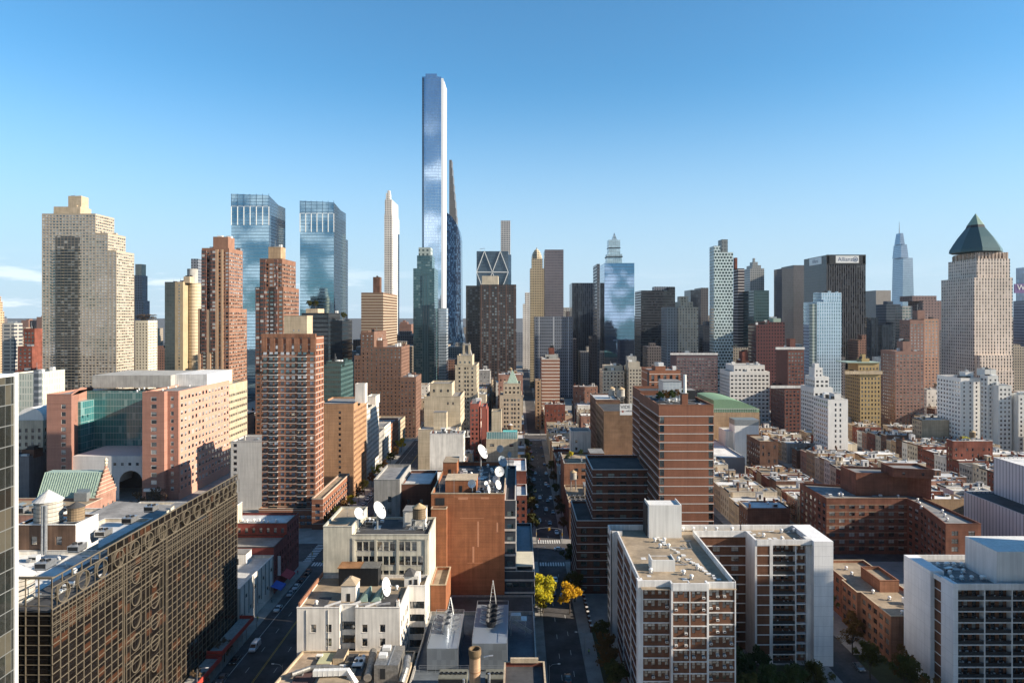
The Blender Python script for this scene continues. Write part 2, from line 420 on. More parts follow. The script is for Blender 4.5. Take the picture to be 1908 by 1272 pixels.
class Bld:
    CAP = 100
    def __init__(s, name, label, cat, x, y, group=None, cap=None):
        s.e = empty(name, (x, y, 0), label, cat, group); s.o = (x, y, 0)
        s.parts = {}; s.wins = []; s.cap = Bld.CAP if cap is None else cap
    def part(s, name):
        if name not in s.parts: s.parts[name] = MB()
        return s.parts[name]
    def face(s, p0, ud, W, z0, z1, spec, mat, part='wall'):
        """one wall: p0 its corner, ud along it (outside on the right hand), openings cut out and set back"""
        mb = s.part(part); nx, ny = ud[1], -ud[0]
        P = lambda u, z, d=0.: (p0[0]+ud[0]*u-nx*d, p0[1]+ud[1]*u-ny*d, z)
        Q = lambda a, b, c, d, m: mb.face([P(*a), P(*b), P(*c), P(*d)], m)
        if not spec:
            Q((0, z0), (W, z0), (W, z1), (0, z1), mat); return
        g = lambda k, d: spec.get(k, d)
        fl, bay, ww, wh, sill = g('fl', 3.), g('bay', 3.4), g('ww', 1.6), g('wh', 1.6), g('sill', .85)
        mu, zb, zt, rec = g('mu', .3), g('zb', .0), g('zt', .6), g('rec', .22)
        style, frame, glass, skip = g('style', 'dh'), g('frame', FR_DARK), g('glass', G_APT), g('skip', None)
        us = g('us', None); ni = len(us) if us else g('ni', 0) or max(1, int(round((W-2*mu)/bay))); nj = g('nj', 0) or int((z1-z0-zb-zt+.01)/fl)
        b = (W-2*mu)/ni; ww = ww if us else min(ww, b-.12)
        if nj < 1 or ww < .3: Q((0, z0), (W, z0), (W, z1), (0, z1), mat); return
        ang = math.atan2(ud[1], ud[0]); slm = g('silm', None)
        zc = z0
        for j in range(nj):
            za = z0+zb+j*fl+sill; zd = za+wh
            Q((0, zc), (W, zc), (W, za), (0, za), mat)
            uc = 0.
            for i in range(ni):
                if skip and skip(i, j, ni, nj): continue
                ua = (us[i] if us else mu+(i+.5)*b)-ww/2; ue = ua+ww
                Q((uc, za), (ua, za), (ua, zd), (uc, zd), mat)
                mb.face([P(ua, za), P(ua, za, rec), P(ua, zd, rec), P(ua, zd)], mat)
                mb.face([P(ue, za, rec), P(ue, za), P(ue, zd), P(ue, zd, rec)], mat)
                mb.face([P(ua, za), P(ue, za), P(ue, za, rec), P(ua, za, rec)], slm or mat)
                mb.face([P(ua, zd, rec), P(ue, zd, rec), P(ue, zd), P(ua, zd)], mat)
                if slm:
                    mb.face([P(ua-.1, za-.14, -.06), P(ue+.1, za-.14, -.06), P(ue+.1, za, -.06), P(ua-.1, za, -.06)], slm)
                    mb.face([P(ua-.1, za, -.06), P(ue+.1, za, -.06), P(ue+.1, za, 0), P(ua-.1, za, 0)], slm)
                s.wins.append((P((ua+ue)/2, za, rec-.01), ang, ww, wh, style, frame, glass))
                uc = ue
            Q((uc, za), (W, za), (W, zd), (uc, zd), mat)
            zc = zd
        Q((0, zc), (W, zc), (W, z1), (0, z1), mat)
    def vol(s, pts, z0, z1, mat, specs=(), roof=None, par=.9, cope=None, part='wall', inset=.3, coping=True, roofpart='roof'):
        """a prism of walls on a counter-clockwise plan, with parapet, coping and roof; specs[i] belongs to edge i"""
        n = len(pts); mb = s.part(part)
        for i in range(n):
            a, b = pts[i], pts[(i+1) % n]; dx, dy = b[0]-a[0], b[1]-a[1]; W = math.hypot(dx, dy)
            s.face(a, (dx/W, dy/W), W, z0, z1, specs[i] if i < len(specs) else None, mat, part)
        rf = s.part(roofpart); roof = roof or ROOFS['grey']
        if par <= 0:
            rf.face([(x, y, z1) for x, y in pts], roof); return
        inn = []; cp = MB()
        for i in range(n):
            p, c, q = Vector(pts[i-1]), Vector(pts[i]), Vector(pts[(i+1) % n])
            d1, d2 = (c-p).normalized(), (q-c).normalized(); n1, n2 = Vector((-d1.y, d1.x)), Vector((-d2.y, d2.x))
            m = n1+n2; m = m*(inset/max(.2, m.dot(n1))); inn.append(c+m)
        zr = z1-par
        for i in range(n):
            j = (i+1) % n
            mb.face([(*inn[j], zr), (*inn[i], zr), (*inn[i], z1), (*inn[j], z1)], mat)
            k = .07
            if coping:
                cm = cope or mat
                o0, o1 = Vector(pts[i]), Vector(pts[j]); c0, c1 = (o0+(o0-inn[i])*.3), (o1+(o1-inn[j])*.3)
                cp.face([(*c0, z1+k), (*c1, z1+k), (*inn[j], z1+k), (*inn[i], z1+k)], cm)
                cp.face([(*c0, z1-.1), (*c1, z1-.1), (*c1, z1+k), (*c0, z1+k)], cm)
                cp.face([(*inn[j], z1-.1), (*inn[i], z1-.1), (*inn[i], z1+k), (*inn[j], z1+k)], cm)
            else:
                mb.face([(*pts[i], z1), (*pts[j], z1), (*inn[j], z1), (*inn[i], z1)], mat)
        rf.face([(*p, zr) for p in inn], roof)
        cp.obj('coping', s.e)
    def rect(s, x0, x1, y0, y1, z0, z1, mat, F=None, R=None, B=None, L=None, **kw):
        s.vol([(x0, y0), (x1, y0), (x1, y1), (x0, y1)], z0, z1, mat, (F, R, B, L), **kw)
        if z0 <= 1: FOOT.append((min(x0, x1), max(x0, x1), y0, y1))
    def child(s, name, mb, parent=None):
        return mb.obj(name, parent or s.e)
    def bulk(s, x0, x1, y0, y1, z0, z1, mat, roof=None, door=True):
        mb = MB(); mb.box(x0, x1, y0, y1, z0, z1, mat); o = mb.obj('bulkhead', s.e)
        r = MB(); r.box(x0-.12, x1+.12, y0-.12, y1+.12, z1, z1+.18, roof or ROOFS['grey']); r.obj('bulkhead_roof', o, parent_origin(s.e))
        if door:
            d = MB(); xm = (x0+x1)/2; d.box(xm-.45, xm+.45, y0-.06, y0-.002, z0, min(z1-.2, z0+2.1), DARKM); d.obj('door', o, parent_origin(s.e))
    def stack(s, x, y, z0, h, mat, w=.7, d=.9):
        mb = MB(); mb.box(x-w/2, x+w/2, y-d/2, y+d/2, z0, z0+h, mat); mb.box(x-w/2-.08, x+w/2+.08, y-d/2-.08, y+d/2+.08, z0+h, z0+h+.15, mat)
        for q in (-.2, .2): mb.cyl(x, y+q, z0+h+.15, z0+h+.5, .12, .1, RUST, 8)
        mb.obj('chimney', s.e)
    def skylight(s, x, y, z, w=1.6, l=2.4):
        mb = MB(); mb.box(x-w/2, x+w/2, y-l/2, y+l/2, z, z+.35, FR_STEEL)
        a = [(x-w/2, y-l/2, z+.36), (x+w/2, y-l/2, z+.36), (x+w/2, y+l/2, z+.36), (x-w/2, y+l/2, z+.36)]
        r0, r1 = (x, y-l/2+.4, z+.9), (x, y+l/2-.4, z+.9)
        for q in ((a[0], a[1], r0), (a[1], a[2], r1, r0), (a[2], a[3], r1), (a[3], a[0], r0, r1)): mb.face(list(q), SKYG)
        mb.obj('skylight', s.e)
    def vent(s, x, y, z, mesh=None, rz=0):
        inst('roof_vent', mesh or VENT(), s.e, (x-s.o[0], y-s.o[1], z), rz)
    def done(s):
        for k, mb in s.parts.items(): mb.obj(k, s.e)
        def size(w): (x, y, z), an, ww, wh = w[0], w[1], w[2], w[3]; return -ww*wh/max(20, y)**2
        ws = sorted(s.wins, key=size); c0 = s.cap
        for w in ws[:c0]:
            p = w[0]; inst('window', win_mesh(*w[2:]), s.e, (p[0]-s.o[0], p[1]-s.o[1], p[2]), w[1])
        if ws[c0:]:
            mb = MB()
            for p, an, ww, wh, st, fr, gl in ws[c0:]:
                ca, sa = math.cos(an), math.sin(an)
                if wh*F/p[1] < 7: st = 'plain'
                win_parts(mb, ww, wh, st, fr, gl, lambda x, y, z: (p[0]+ca*x-sa*y, p[1]+sa*x+ca*y, p[2]+z))
            o = mb.obj('window', s.e); o['kind'] = 'stuff'
        return s.e
SKYG = plain('skylight_glass', (.16, .2, .22), .15, 0, .8)
_V = {}
def VENT():
    if 'v' not in _V:
        mb = MB(); mb.box(-.45, .45, -.45, .45, 0, .35, STEEL); mb.lathe(0, 0, [(.28, .35), (.28, .75), (.5, .8), (.52, 1.05), (.3, 1.3), (.05, 1.36)], WHITEM, 12)
        _V['v'] = mb.mesh('roof_vent')
    return _V['v']
def ACM():
    if 'a' not in _V:
        mb = MB(); mb.box(-.34, .34, -.42, .0, 0, .42, WHITEM); mb.box(-.24, .24, -.43, -.421, .08, .34, DARKM); _V['a'] = mb.mesh('air_conditioner')
    return _V['a']

def xr(px0, px1, Y): return X_(px0, Y), X_(px1, Y)
def tower(name, label, cat, Y, tiers, mat, group=None, cap=None, roof=None, done=True, base=None):
    """tiers: (px0, px1, py_top, depth or ('s', far px of the visible side), options); px at the front plane.
       options: dy set-back of the front, bot py or z of the foot, mat, F spec, S spec of the visible side, par, cope"""
    t0 = tiers[0]; xa, xb = xr(t0[0], t0[1], Y)
    b = Bld(name, label, cat, (xa+xb)/2, Y, group, cap)
    for tr in tiers:
        p0, p1, py, dep = tr[:4]; o = tr[4] if len(tr) > 4 else {}
        y = Y+o.get('dy', 0); x0, x1 = xr(p0, p1, y); z1 = Z_(py, y)
        free = not any(q is not tr and abs((q[1]-p0) if x0 > 0 else (q[0]-p1)) < .6 for q in tiers)
        if not isinstance(dep, tuple) and free and x0*x1 > 0:      # the given pixel is the far corner of the visible side wall
            e_ = p0 if x0 > 0 else p1; room = .42*(p1-p0)
            sh = abs(e_-VX)*dep/y
            if sh > room: dep = room*y/abs(e_-VX); sh = room
            if x0 > 0: x0 = X_(p0+sh, y)
            else: x1 = X_(p1-sh, y)
        if isinstance(dep, tuple):
            near = p1 if x1 <= 0 or (x0 < 0 and dep[1] > p1) else p0
            dep = y*(near-VX)/(dep[1]-VX)-y
        z0 = o.get('z0', Z_(o['bot'], y) if 'bot' in o else 0)
        m = o.get('mat', mat); Fs, Ss = o.get('F'), o.get('S')
        kw = {k: o[k] for k in ('par', 'cope', 'coping', 'part') if k in o}; kw.setdefault('par', .8); kw.setdefault('coping', Y < 500)
        vis = 'R' if x0+x1 < 0 else 'L'
        b.rect(x0, x1, y, y+dep, z0, z1, m, F=Fs, roof=o.get('roof', roof), **{vis: Ss}, **kw)
        if Y < 760 and z1 > 20 and abs(x1-x0) > 5:
            w_, d_ = x1-x0, dep; zr = z1-kw['par']
            for q in range(2 if w_ < 12 else 4):
                m_ = MB(); cx, cy = RN.uniform(x0+1.5, x1-1.5), RN.uniform(y+1.5, y+max(2, d_-1.5)); s_ = RN.uniform(.8, 1.9); hh = kw['par']+RN.uniform(.4, 2.4)
                m_.box(cx-s_, cx+s_, cy-s_, cy+s_, zr, zr+hh, RN.choice((STEEL, WHITEM, DARKM, m))); m_.obj('roof_unit', b.e)
            m_ = MB(); cx, cy = RN.uniform(x0+1.5, x1-1.5), y+d_*.4; m_.tube([(cx, cy, zr), (cx, cy, z1+RN.uniform(2, 6))], .12, FR_STEEL, 5); m_.obj('mast', b.e)
    if base: base(b)
    if done: b.done()
    return b
def clutter(b, x0, x1, y0, y1, z, n, big=1.0):
    """pipes, patches, curbs and units scattered over a roof"""
    for q in range(n):
        m = MB(); k = q % 4; x, y = RN.uniform(x0, x1), RN.uniform(y0, y1); s = RN.uniform(.5, 1.1)*big
        if k == 0: m.tube([(x, y, z+.25), (min(x1, x+RN.uniform(2, 6)), y, z+.25), (min(x1, x+4), min(y1, y+RN.uniform(1, 5)), z+.25)], .13, RN.choice((STEEL, FR_STEEL)), 6); m.obj('pipe_run', b.e)
        elif k == 1: m.face([(x, y, z+.012+.002*q), (x+s*3, y, z+.012+.002*q), (x+s*3, y+s*4, z+.012+.002*q), (x, y+s*4, z+.012+.002*q)], ROOFS[RN.choice(('dark tar', 'white', 'grey', 'silver'))]); m.obj('roof_patch', b.e)
        elif k == 2: m.box(x-s, x+s, y-s*.7, y+s*.7, z+.15, z+.3+s, RN.choice((STEEL, WHITEM))); m.box(x-s*.8, x+s*.8, y-s*.72, y-s*.7, z+.4, z+s, DARKM); m.obj('air_unit', b.e)
        else: b.vent(x, y, z)
# ------------------------------------------------------------------ ground, streets, pavements
ASPH = roof_mat('asphalt', (.085, .08, .08), .5, 0, .85); WALK = wall_mat('concrete_pavement', (.30, .29, .27), .25, .1)
LINE = plain('white_road_paint', (.62, .62, .60), .7, var=.3); YEL = plain('yellow_road_paint', (.55, .36, .06), .7, var=.3)
mb = MB(); mb.face([(-30000, -400, 0), (30000, -400, 0), (30000, 40000, 0), (-30000, 40000, 0)], roof_mat('city_ground', (.13, .13, .13))); setting(mb, 'ground')
BX = [(-57., 4.3), (22.9, 84.)] + [(22.9+79.3*k, 84.+79.3*k) for k in range(1, 9)] + [(-148., -87.)] + [(-148.-79.3*k, -87.-79.3*k) for k in range(1, 8)]
BY = [(20, 271.), (303., 547.), (577., 819.), (850., 1093.), (1123., 1370.)]
for i, (a, b_) in enumerate(BX):
    for (c, d) in BY:
        if max(abs(a), abs(b_)) > .95*d+60: continue
        mb = MB(); ka = 3.9; mb.box(a-ka, b_+ka, c-5, d+5, 0, .15, WALK); setting(mb, 'pavement')
SX = [-72.] + [13.6] + [13.6+79.3*k for k in range(1, 9)] + [-157.-79.3*k for k in range(0, 7)]
for x in SX:
    hw = 11.0 if x == -72. else 5.3
    for (c, d) in BY:
        if abs(x) > .95*d+60: continue
        mb = MB(); mb.face([(x-hw, c-5, .004), (x+hw, c-5, .004), (x+hw, d+5, .004), (x-hw, d+5, .004)], ASPH); setting(mb, 'road')
for k in range(4):
    c, d = BY[k][1]+5, BY[k+1][0]-5
    mb = MB(); mb.face([(-700, c, .004), (760, c, .004), (760, d, .004), (-700, d, .004)], ASPH); setting(mb, 'avenue')
mb = MB()
def dash(x, y0, y1, w=.14, m=LINE): mb.face([(x-w/2, y0, .008), (x+w/2, y0, .008), (x+w/2, y1, .008), (x-w/2, y1, .008)], m)
for y in range(150, 262, 12): dash(12.1, y, y+3); dash(15.6, y+2, y+5)
for y in range(306, 545, 12): dash(13.6, y, y+3)
for c, d in ((130, 262), (309, 540)):
    dash(-72.15, c, d, .14, YEL); dash(-71.8, c, d, .14, YEL); dash(-79.9, c, d, .16); dash(-63.9, c, d, .16)
    for y in range(c, d, 12): dash(-75.9, y, y+3); dash(-68.0, y, y+3)
setting(mb, 'lane_marking')
def crosswalk(x0, x1, y0, y1, n):
    m_ = MB(); w = (x1-x0)/n
    for i in range(n): m_.face([(x0+i*w+.2*w, y0, .008), (x0+i*w+.8*w, y0, .008), (x0+i*w+.8*w, y1, .008), (x0+i*w+.2*w, y1, .008)], LINE)
    setting(m_, 'crosswalk')
for y0, y1 in ((271.5, 275.5), (298.5, 303), (547.5, 551.5), (572.5, 577)):
    crosswalk(8.6, 18.8, y0, y1, 10); crosswalk(-82.5, -61.5, y0, y1, 19)
m_ = MB()
for x0 in (1.5, 22.5, -60., -87.):
    for y in range(276, 298, 2): m_.face([(x0, y, .008), (x0+3.6, y, .008), (x0+3.6, y+.9, .008), (x0, y+.9, .008)], LINE)
setting(m_, 'crosswalk')

# ------------------------------------------------------------------ the dark office block with ringed ribs along the wide street
RIBM = plain('bronze_rib', (.155, .13, .095), .55, .15, var=.12)
DGL = grid_mat('dark_bronze_glass', (.012, .01, .009), (.010, .008, .007), 2.3, 1.84, .92, .92, .0, .06, 0, .4, .6, (.05, .022, .012), .1, .02)
b = Bld('office_block', 'dark glass office block with bronze ribs and ring openings beside the wide street', 'office block', -96, 170)
x1, x0, y0, y1, zb, zt = -87.0, -97.0, 127.5, 212.0, 43.8, 50.4
FOOT.append((x0, x1, y0, y1))
mb = MB(); mb.box(x0+.4, x1-.16, y0+.15, y1-.3, 0, zb, DGL); mb.obj('glass_wall', b.e)
mb = MB(); mb.box(x0+.5, x1-.5, y0+.5, y1-.5, zb, zb+.1, ROOFS['dark tar']); mb.obj('roof', b.e)
mb = MB(); mb.box(x1-.7, x1-.45, 146, 211.5, zb+.1, 50, DGL); mb.obj('screen_backing', b.e)
clutter(b, x0+1.5, x1-1.5, 130, 208, zb+.1, 40)
rg = MB(); sy = 2.34; ny = int((y1-y0)/sy)
def rib(ya, yb, za, zc, d=.3): rg.box(x1-min(d, .42)*.5, x1, ya, ya+(yb-ya)*.75 if yb-ya < 1 else yb, za, za+(zc-za)*.62 if zc-za < 1 else zc, RIBM)
BAND = (151.6, 167.7)
for k in range(ny+1):
    y = y0+k*sy
    if BAND[0] < y < BAND[1]: continue
    rib(y, y+.2, 0, 44.2)
    if k < ny: rib(y+1.1, y+1.19, 38.5, 44.2, .16)
for k in range(24): 
    z = .8+k*1.84
    rib(y0, BAND[0]-1.4, z, z+.2, .28); rib(BAND[1]+1.4, y1, z, z+.2, .28)
for k in range(7): rib(y0, y1, 39.2+k*.82, 39.3+k*.82, .2)
rib(y0, y1, 50.0, zt, .5); rib(y0, y1, 48.3, 48.55, .45); rib(y0, y1, 44.2, 44.5, .45); rib(y0, y1, 46.3, 46.45, .2)
for k in range(30): rib(y0+k*2.905, y0+k*2.905+.22, 48.5, 50.1, .5); rib(y0+k*2.905+1.4, y0+k*2.905+1.52, 44.4, 48.4, .3)
for yb in (BAND[0]-1.3, BAND[0]+.2, 159.6, BAND[1]-.3, BAND[1]+1.2): rib(yb, yb+.2, 0, 48.4)
for yb in (153.2, 157.8, 161.3, 165.9): rib(yb, yb+.12, 0, 48.4, .2)
for k in range(9): rib(*BAND, 1.2+k*5.05, 1.5+k*5.05); rib(*BAND, 2.6+k*5.05, 2.72+k*5.05, .2); rib(*BAND, 5.3+k*5.05, 5.42+k*5.05, .2)
for k in range(5):                          # the narrow street end
    x = x0+k*2.45; rg.box(x, x+.16, y0, y0+.2, 0, zt-.4, RIBM)
for k in range(25): rg.box(x0, x1, y0+.02, y0+.2, .8+k*1.84, .92+k*1.84, RIBM)
rg.box(x0, x1-.01, y0-.02, y0+.48, 50.0, zt, RIBM)
rg.obj('rib_screen', b.e)
rm = MB()
def ring(cy, cz, r, n=24, w=.15, d=.6):
    R = lambda rr, x: [(x, cy+rr*math.cos(2*math.pi*a/n), cz+rr*math.sin(2*math.pi*a/n)) for a in range(n)]
    m = MB(); m.loft([R(r, x1+.1), R(r, x1-d), R(r-w, x1-d), R(r-w, x1+.1), R(r, x1+.1)], RIBM, False)
    return m
r0 = ring(0, 0, 1.85); rmesh = r0.mesh('ring')
for k in range(14):
    inst('ring', rmesh, b.e, (96, y0+3.3+k*6.05-170, 46.35))
for j in range(8):
    inst('ring', rmesh, b.e, (96, 155.6-170, 40.2-j*5.05)); inst('ring', rmesh, b.e, (96, 163.7-170, 41.2-j*5.05))
inst('ring', rmesh, b.e, (96+87-91.2-96, y0-170+.0, 45.6), RAD(-90)).location = (-91.3+96, y0-170+87.0-.0-87.0, 45.2)
b.done()
# leave the rings see-through: the ribs that would cross them sit behind
# glass tower sliver at the frame's edge
t = grid_mat('grey_glass_tower', (.20, .21, .21), (.02, .022, .02), 1.35, 3.5, .95, .95, .0, .07, .3, .4, .6, (.07, .065, .05), .25, .05)
b = Bld('glass_tower', 'grey gridded glass tower with a white corner post, cut by the picture edge', 'tower', -100, 90)
mb = MB(); mb.box(-112, -86.6, 40, 117.6, 0, 88.8, t); mb.obj('glass_wall', b.e)
mb = MB(); mb.box(-86.62, -86.35, 117.2, 118.0, 0, 89.4, WHITEM); mb.obj('corner_post', b.e)
mb = MB(); mb.box(-112.2, -86.5, 39, 118.1, 88.8, 89.2, WHITEM); mb.obj('coping', b.e)

# ------------------------------------------------------------------ white framed apartment block, right of the middle street
def slabs(b, part, x0, x1, y0, y1, z0, n, fl, h=.26, d=.06, mat=WHITE_P):
    m = b.part(part)
    for k in range(n): m.box(x0-d, x1+d, y0-d, y1+d, z0+k*fl-h/2, z0+k*fl+h/2, mat)
APB = wall_mat('mottled_brown_brick', (.15, .07, .04), .3, .2, course=3)
b = Bld('apartment_block', 'white concrete framed brown brick apartment block with a stepped front and bulkhead tower', 'apartment block', 48, 185)
ZT, FLH = 35.4, 2.83
Zr = ZT-1.55
SP = dict(fl=FLH, ww=.85, wh=1.55, sill=.95, zt=0, rec=.16, style='dh', frame=FR_DARK)
def wing(x0, x1, y, us, yb):
    b.vol([(x0, y), (x1, y), (x1, yb), (x0, yb)], 0, Zr, APB, (dict(SP, us=us, nj=12, zb=Zr-12*FLH),), par=0)
    b.part('parapet').box(x0-.1, x1+.1, y-.15, y+.25, Zr-.1, ZT, WHITE_P)
    fb = Each('slab_edge', b.e)
    for k in range(12): fb.box(x0, x1, y-.12, y+.1, Zr-k*FLH-.13-.12, Zr-k*FLH+.13-.12, WHITE_P)
    sm = win_mesh(1.0, .7, 'plain', FR_DARK, G_APT)
    for k in range(8):
        for i in range(0, len(us), 2):
            uc = (us[i]+us[i+1])/2
            inst('window', sm, b.e, (x0+uc-48, y-.02-185, Zr-(k+1)*FLH+.95+.85))
            for q in (0, 1):
                if RN.random() < .36: inst('air_conditioner', ACM(), b.e, (x0+us[i+q]-48, y-185, Zr-(k+1)*FLH+.78))
for x0, x1, y, us in ((30.2, 36.6, 164.8, [.75, 2.45, 4.05, 5.7]), (37.0, 40.95, 163.0, [.75, 3.1]), (41.15, 45.1, 163.0, [.8, 3.15]), (45.6, 52.0, 163.9, [.7, 2.3, 3.95, 5.6])):
    wing(x0, x1, y, us, y+6)
fb = Each('slab_edge', b.e)
for x, y, w in ((28.9, 164.6, 1.3), (36.6, 162.9, .42), (40.95, 162.9, .2), (45.1, 162.9, .5), (52.0, 163.7, .3)): fb.box(x, x+w, y, y+2, 0, ZT, WHITE_P)
SL = dict(fl=FLH, bay=4.2, ww=2.2, wh=1.5, sill=.8, zt=.1, mu=.6, style='pair', rec=.3)
b.vol([(29.6, 166), (52.2, 166), (52.2, 203), (29.6, 203)], 0, Zr, APB, (None, SL, None, SL), par=0, roof=ROOFS['tan gravel'])
rf = b.part('roof'); rf.face([(29.6, 162.9, Zr+.05), (52.3, 162.9, Zr+.05), (52.3, 204, Zr+.05), (29.6, 204, Zr+.05)], ROOFS['tan gravel'])
for k in range(12):
    z = Zr-k*FLH-.12
    fb.box(29.45, 29.62, 166, 203, z-.13, z+.13, WHITE_P); fb.box(52.18, 52.35, 166, 203, z-.13, z+.13, WHITE_P)
    fb.box(52.2, 68, 202.85, 203.05, z-.13, z+.13, WHITE_P)
pp = Each('parapet', b.e)
pp.box(29.4, 29.75, 166.2, 203, Zr, ZT, WHITE_P); pp.box(52.0, 52.4, 164.2, 202.9, Zr-.2, ZT, WHITE_P)
for y in (178, 190.): fb.box(29.3, 29.6, y, y+.5, 0, ZT-.2, WHITE_P)
# back wing and the right-hand block
b.vol([(27.9, 203.1), (68, 203.1), (68, 209), (27.9, 209)], 0, Zr, APB, (dict(SL, bay=5.2, skip=lambda i, j, n, m: i < 5),), par=0, roof=ROOFS['tan gravel'])
pp.box(27.8, 68, 208.7, 209.1, Zr, ZT, WHITE_P); pp.box(52.4, 68, 203.0, 203.35, Zr-.2, ZT, WHITE_P); pp.box(27.6, 31.0, 202.8, 203.1, 0, ZT, WHITE_P); pp.box(27.5, 27.9, 202.8, 209, 0, ZT, WHITE_P)
for k in range(12): fb.box(27.4, 27.52, 204.5, 208, Zr-k*FLH-1.9, Zr-k*FLH-.5, DARKM)
yb = 195.0
b.vol([(68, yb+1.6), (84, yb+1.6), (84, 209), (68, 209)], 0, Zr, APB, (dict(SP, us=[5.6, 6.9, 8.2, 9.5, 12.2, 13.9], nj=12, zb=Zr-12*FLH, ww=1.0),), par=0)
rf.face([(68, yb+.2, Zr+.04), (89.4, yb-1.2, Zr+.04), (89.4, 209, Zr+.04), (68, 209, Zr+.04)], ROOFS['tan gravel'])
wp = Each('white_pier', b.e)
wp.box(67.7, 68.3, yb, 203, 0, ZT, WHITE_P); wp.box(71.9, 72.8, yb-.1, yb+1.6, 0, ZT, WHITE_P); wp.box(79.2, 79.55, yb, yb+1.6, 0, ZT, WHITE_P)
wp.box(82.6, 83.9, yb+.6, yb+3, 0, ZT, WHITE_P); wp.box(83.9, 89.4, yb-1.5, 209, 0, ZT-.02, wall_mat('white_panel_wall', (.74, .74, .74), .08, .14, bands=(FLH, .07, (.45, .45, .46))))
pp.box(68.3, 84, yb-.12, yb+.2, Zr-.05, ZT, WHITE_P); pp.box(68.3, 84, 208.6, 209.1, Zr, ZT, WHITE_P); pp.box(84, 89.5, 208.8, 209.12, ZT-.5, ZT+.02, WHITE_P)
wp.box(68.3, 71.9, yb+.02, yb+1.58, 0, Zr-.1, APB)
for k in range(12): fb.box(68.3, 71.9, yb-.06, yb+.2, Zr-k*FLH-.25, Zr-k*FLH+.02, WHITE_P); fb.box(79.55, 82.6, yb+.55, yb+1.7, Zr-k*FLH-.25, Zr-k*FLH+.02, WHITE_P)
RAIL = plain('dark_balcony_rail', (.03, .035, .04), .35, .2)
def balcony_mesh(w, d, h=.26, rail=1.0, mat=WHITE_P, railm=None, bars=True):
    m = MB(); m.box(-w/2, w/2, 0, d, -h, 0, mat)
    railm = railm or RAIL
    if bars:
        n = int(w/.35)
        for i in range(n+1): x = -w/2+w*i/n; m.box(x-.02, x+.02, .03, .07, 0, rail, railm)
    m.box(-w/2, w/2, .02, .08, rail-.06, rail, railm); m.box(-w/2+.05, w/2-.05, .045, .055, .08, rail-.1, railm)
    return m.mesh('balcony')
bm = balcony_mesh(6.4, 1.5)
chm = MB(); chm.box(-.25, .25, -.25, .25, .4, .46, WHITEM); chm.box(-.25, .25, .2, .26, .46, .9, WHITEM)
for q in (-.22, .22):
    for w in (-.22, .22): chm.box(q-.02, q+.02, w-.02, w+.02, 0, .4, WHITEM)
CHAIR = chm.mesh('balcony_chair')
for k in range(12):
    z = Zr-(k+1)*FLH
    inst('balcony', bm, b.e, (76-48, yb+.05-185, z))
    for q in range(RN.randint(0, 3)): inst('balcony_chair', CHAIR, b.e, (76-48+RN.uniform(-2.6, 2.6), yb-185+RN.uniform(.5, 1.1), z), RN.uniform(0, 6))
BKM = wall_mat('white_ribbed_render', (.66, .66, .64), .06, .2)
mb = MB(); mb.box(38.6, 48.2, 201, 208.5, Zr, 43.0, BKM); o = mb.obj('bulkhead', b.e)
mb = MB(); mb.box(38.2, 38.6, 203, 208.5, Zr, 42.8, DARKM); mb.obj('side_wall', o, parent_origin(b.e))
mb = MB(); mb.box(38.6, 48.2, 201.0, 201.3, 43, 43.6, BKM); mb.box(47.9, 48.2, 201.3, 208.5, 43, 43.6, BKM); mb.box(38.6, 38.9, 201.3, 208.5, 43, 43.6, BKM); mb.obj('parapet', o, parent_origin(b.e))
mb = MB(); mb.box(34.2, 40.2, 174.5, 179, Zr, Zr+2.6, BKM); o = mb.obj('stair_house', b.e)
mb = MB(); mb.box(34.6, 39.8, 174.9, 178.6, Zr+2.61, Zr+2.63, ROOFS['tan gravel']); mb.box(34.2, 40.2, 174.5, 174.8, Zr+2.6, Zr+3.0, BKM); mb.box(34.2, 34.5, 174.8, 179, Zr+2.6, Zr+3.0, BKM); mb.box(39.9, 40.2, 174.8, 179, Zr+2.6, Zr+3.0, BKM); mb.obj('parapet', o, parent_origin(b.e))
for px, py in ((1220, 1010), (1238, 1010), (1230, 1021), (1246, 1021), (1274, 1071), (1264, 1046), (1199, 980), (1268, 984), (1288, 985), (1310, 985), (1331, 985), (1361, 986), (1479, 992), (1494, 991), (1503, 994)):
    Y = (H-Zr)*F/(py-VY); b.vent(X_(px, Y), min(Y, 207.5), Zr+.06)
for k in range(26):
    t_ = k/25; b.skylight if 0 else None
    mbx = MB(); xx = 41+t_*8.5+RN.uniform(-.3, .3); yy = 200-t_*31+RN.uniform(-.6, .6); s_ = RN.uniform(.3, .6)
    mbx.box(xx-s_, xx+s_, yy-s_*.8, yy+s_*.8, Zr+.06, Zr+.2+RN.random()*.3, WHITEM); mbx.obj('roof_ballast', b.e)
clutter(b, 31, 50, 168, 198, Zr+.06, 14, .45); clutter(b, 54, 82, 204, 207, Zr+.06, 10, .45); clutter(b, 69, 83, 197, 203, Zr+.06, 8, .6)
FOOT.append((27, 90, 160, 210))
b.done()

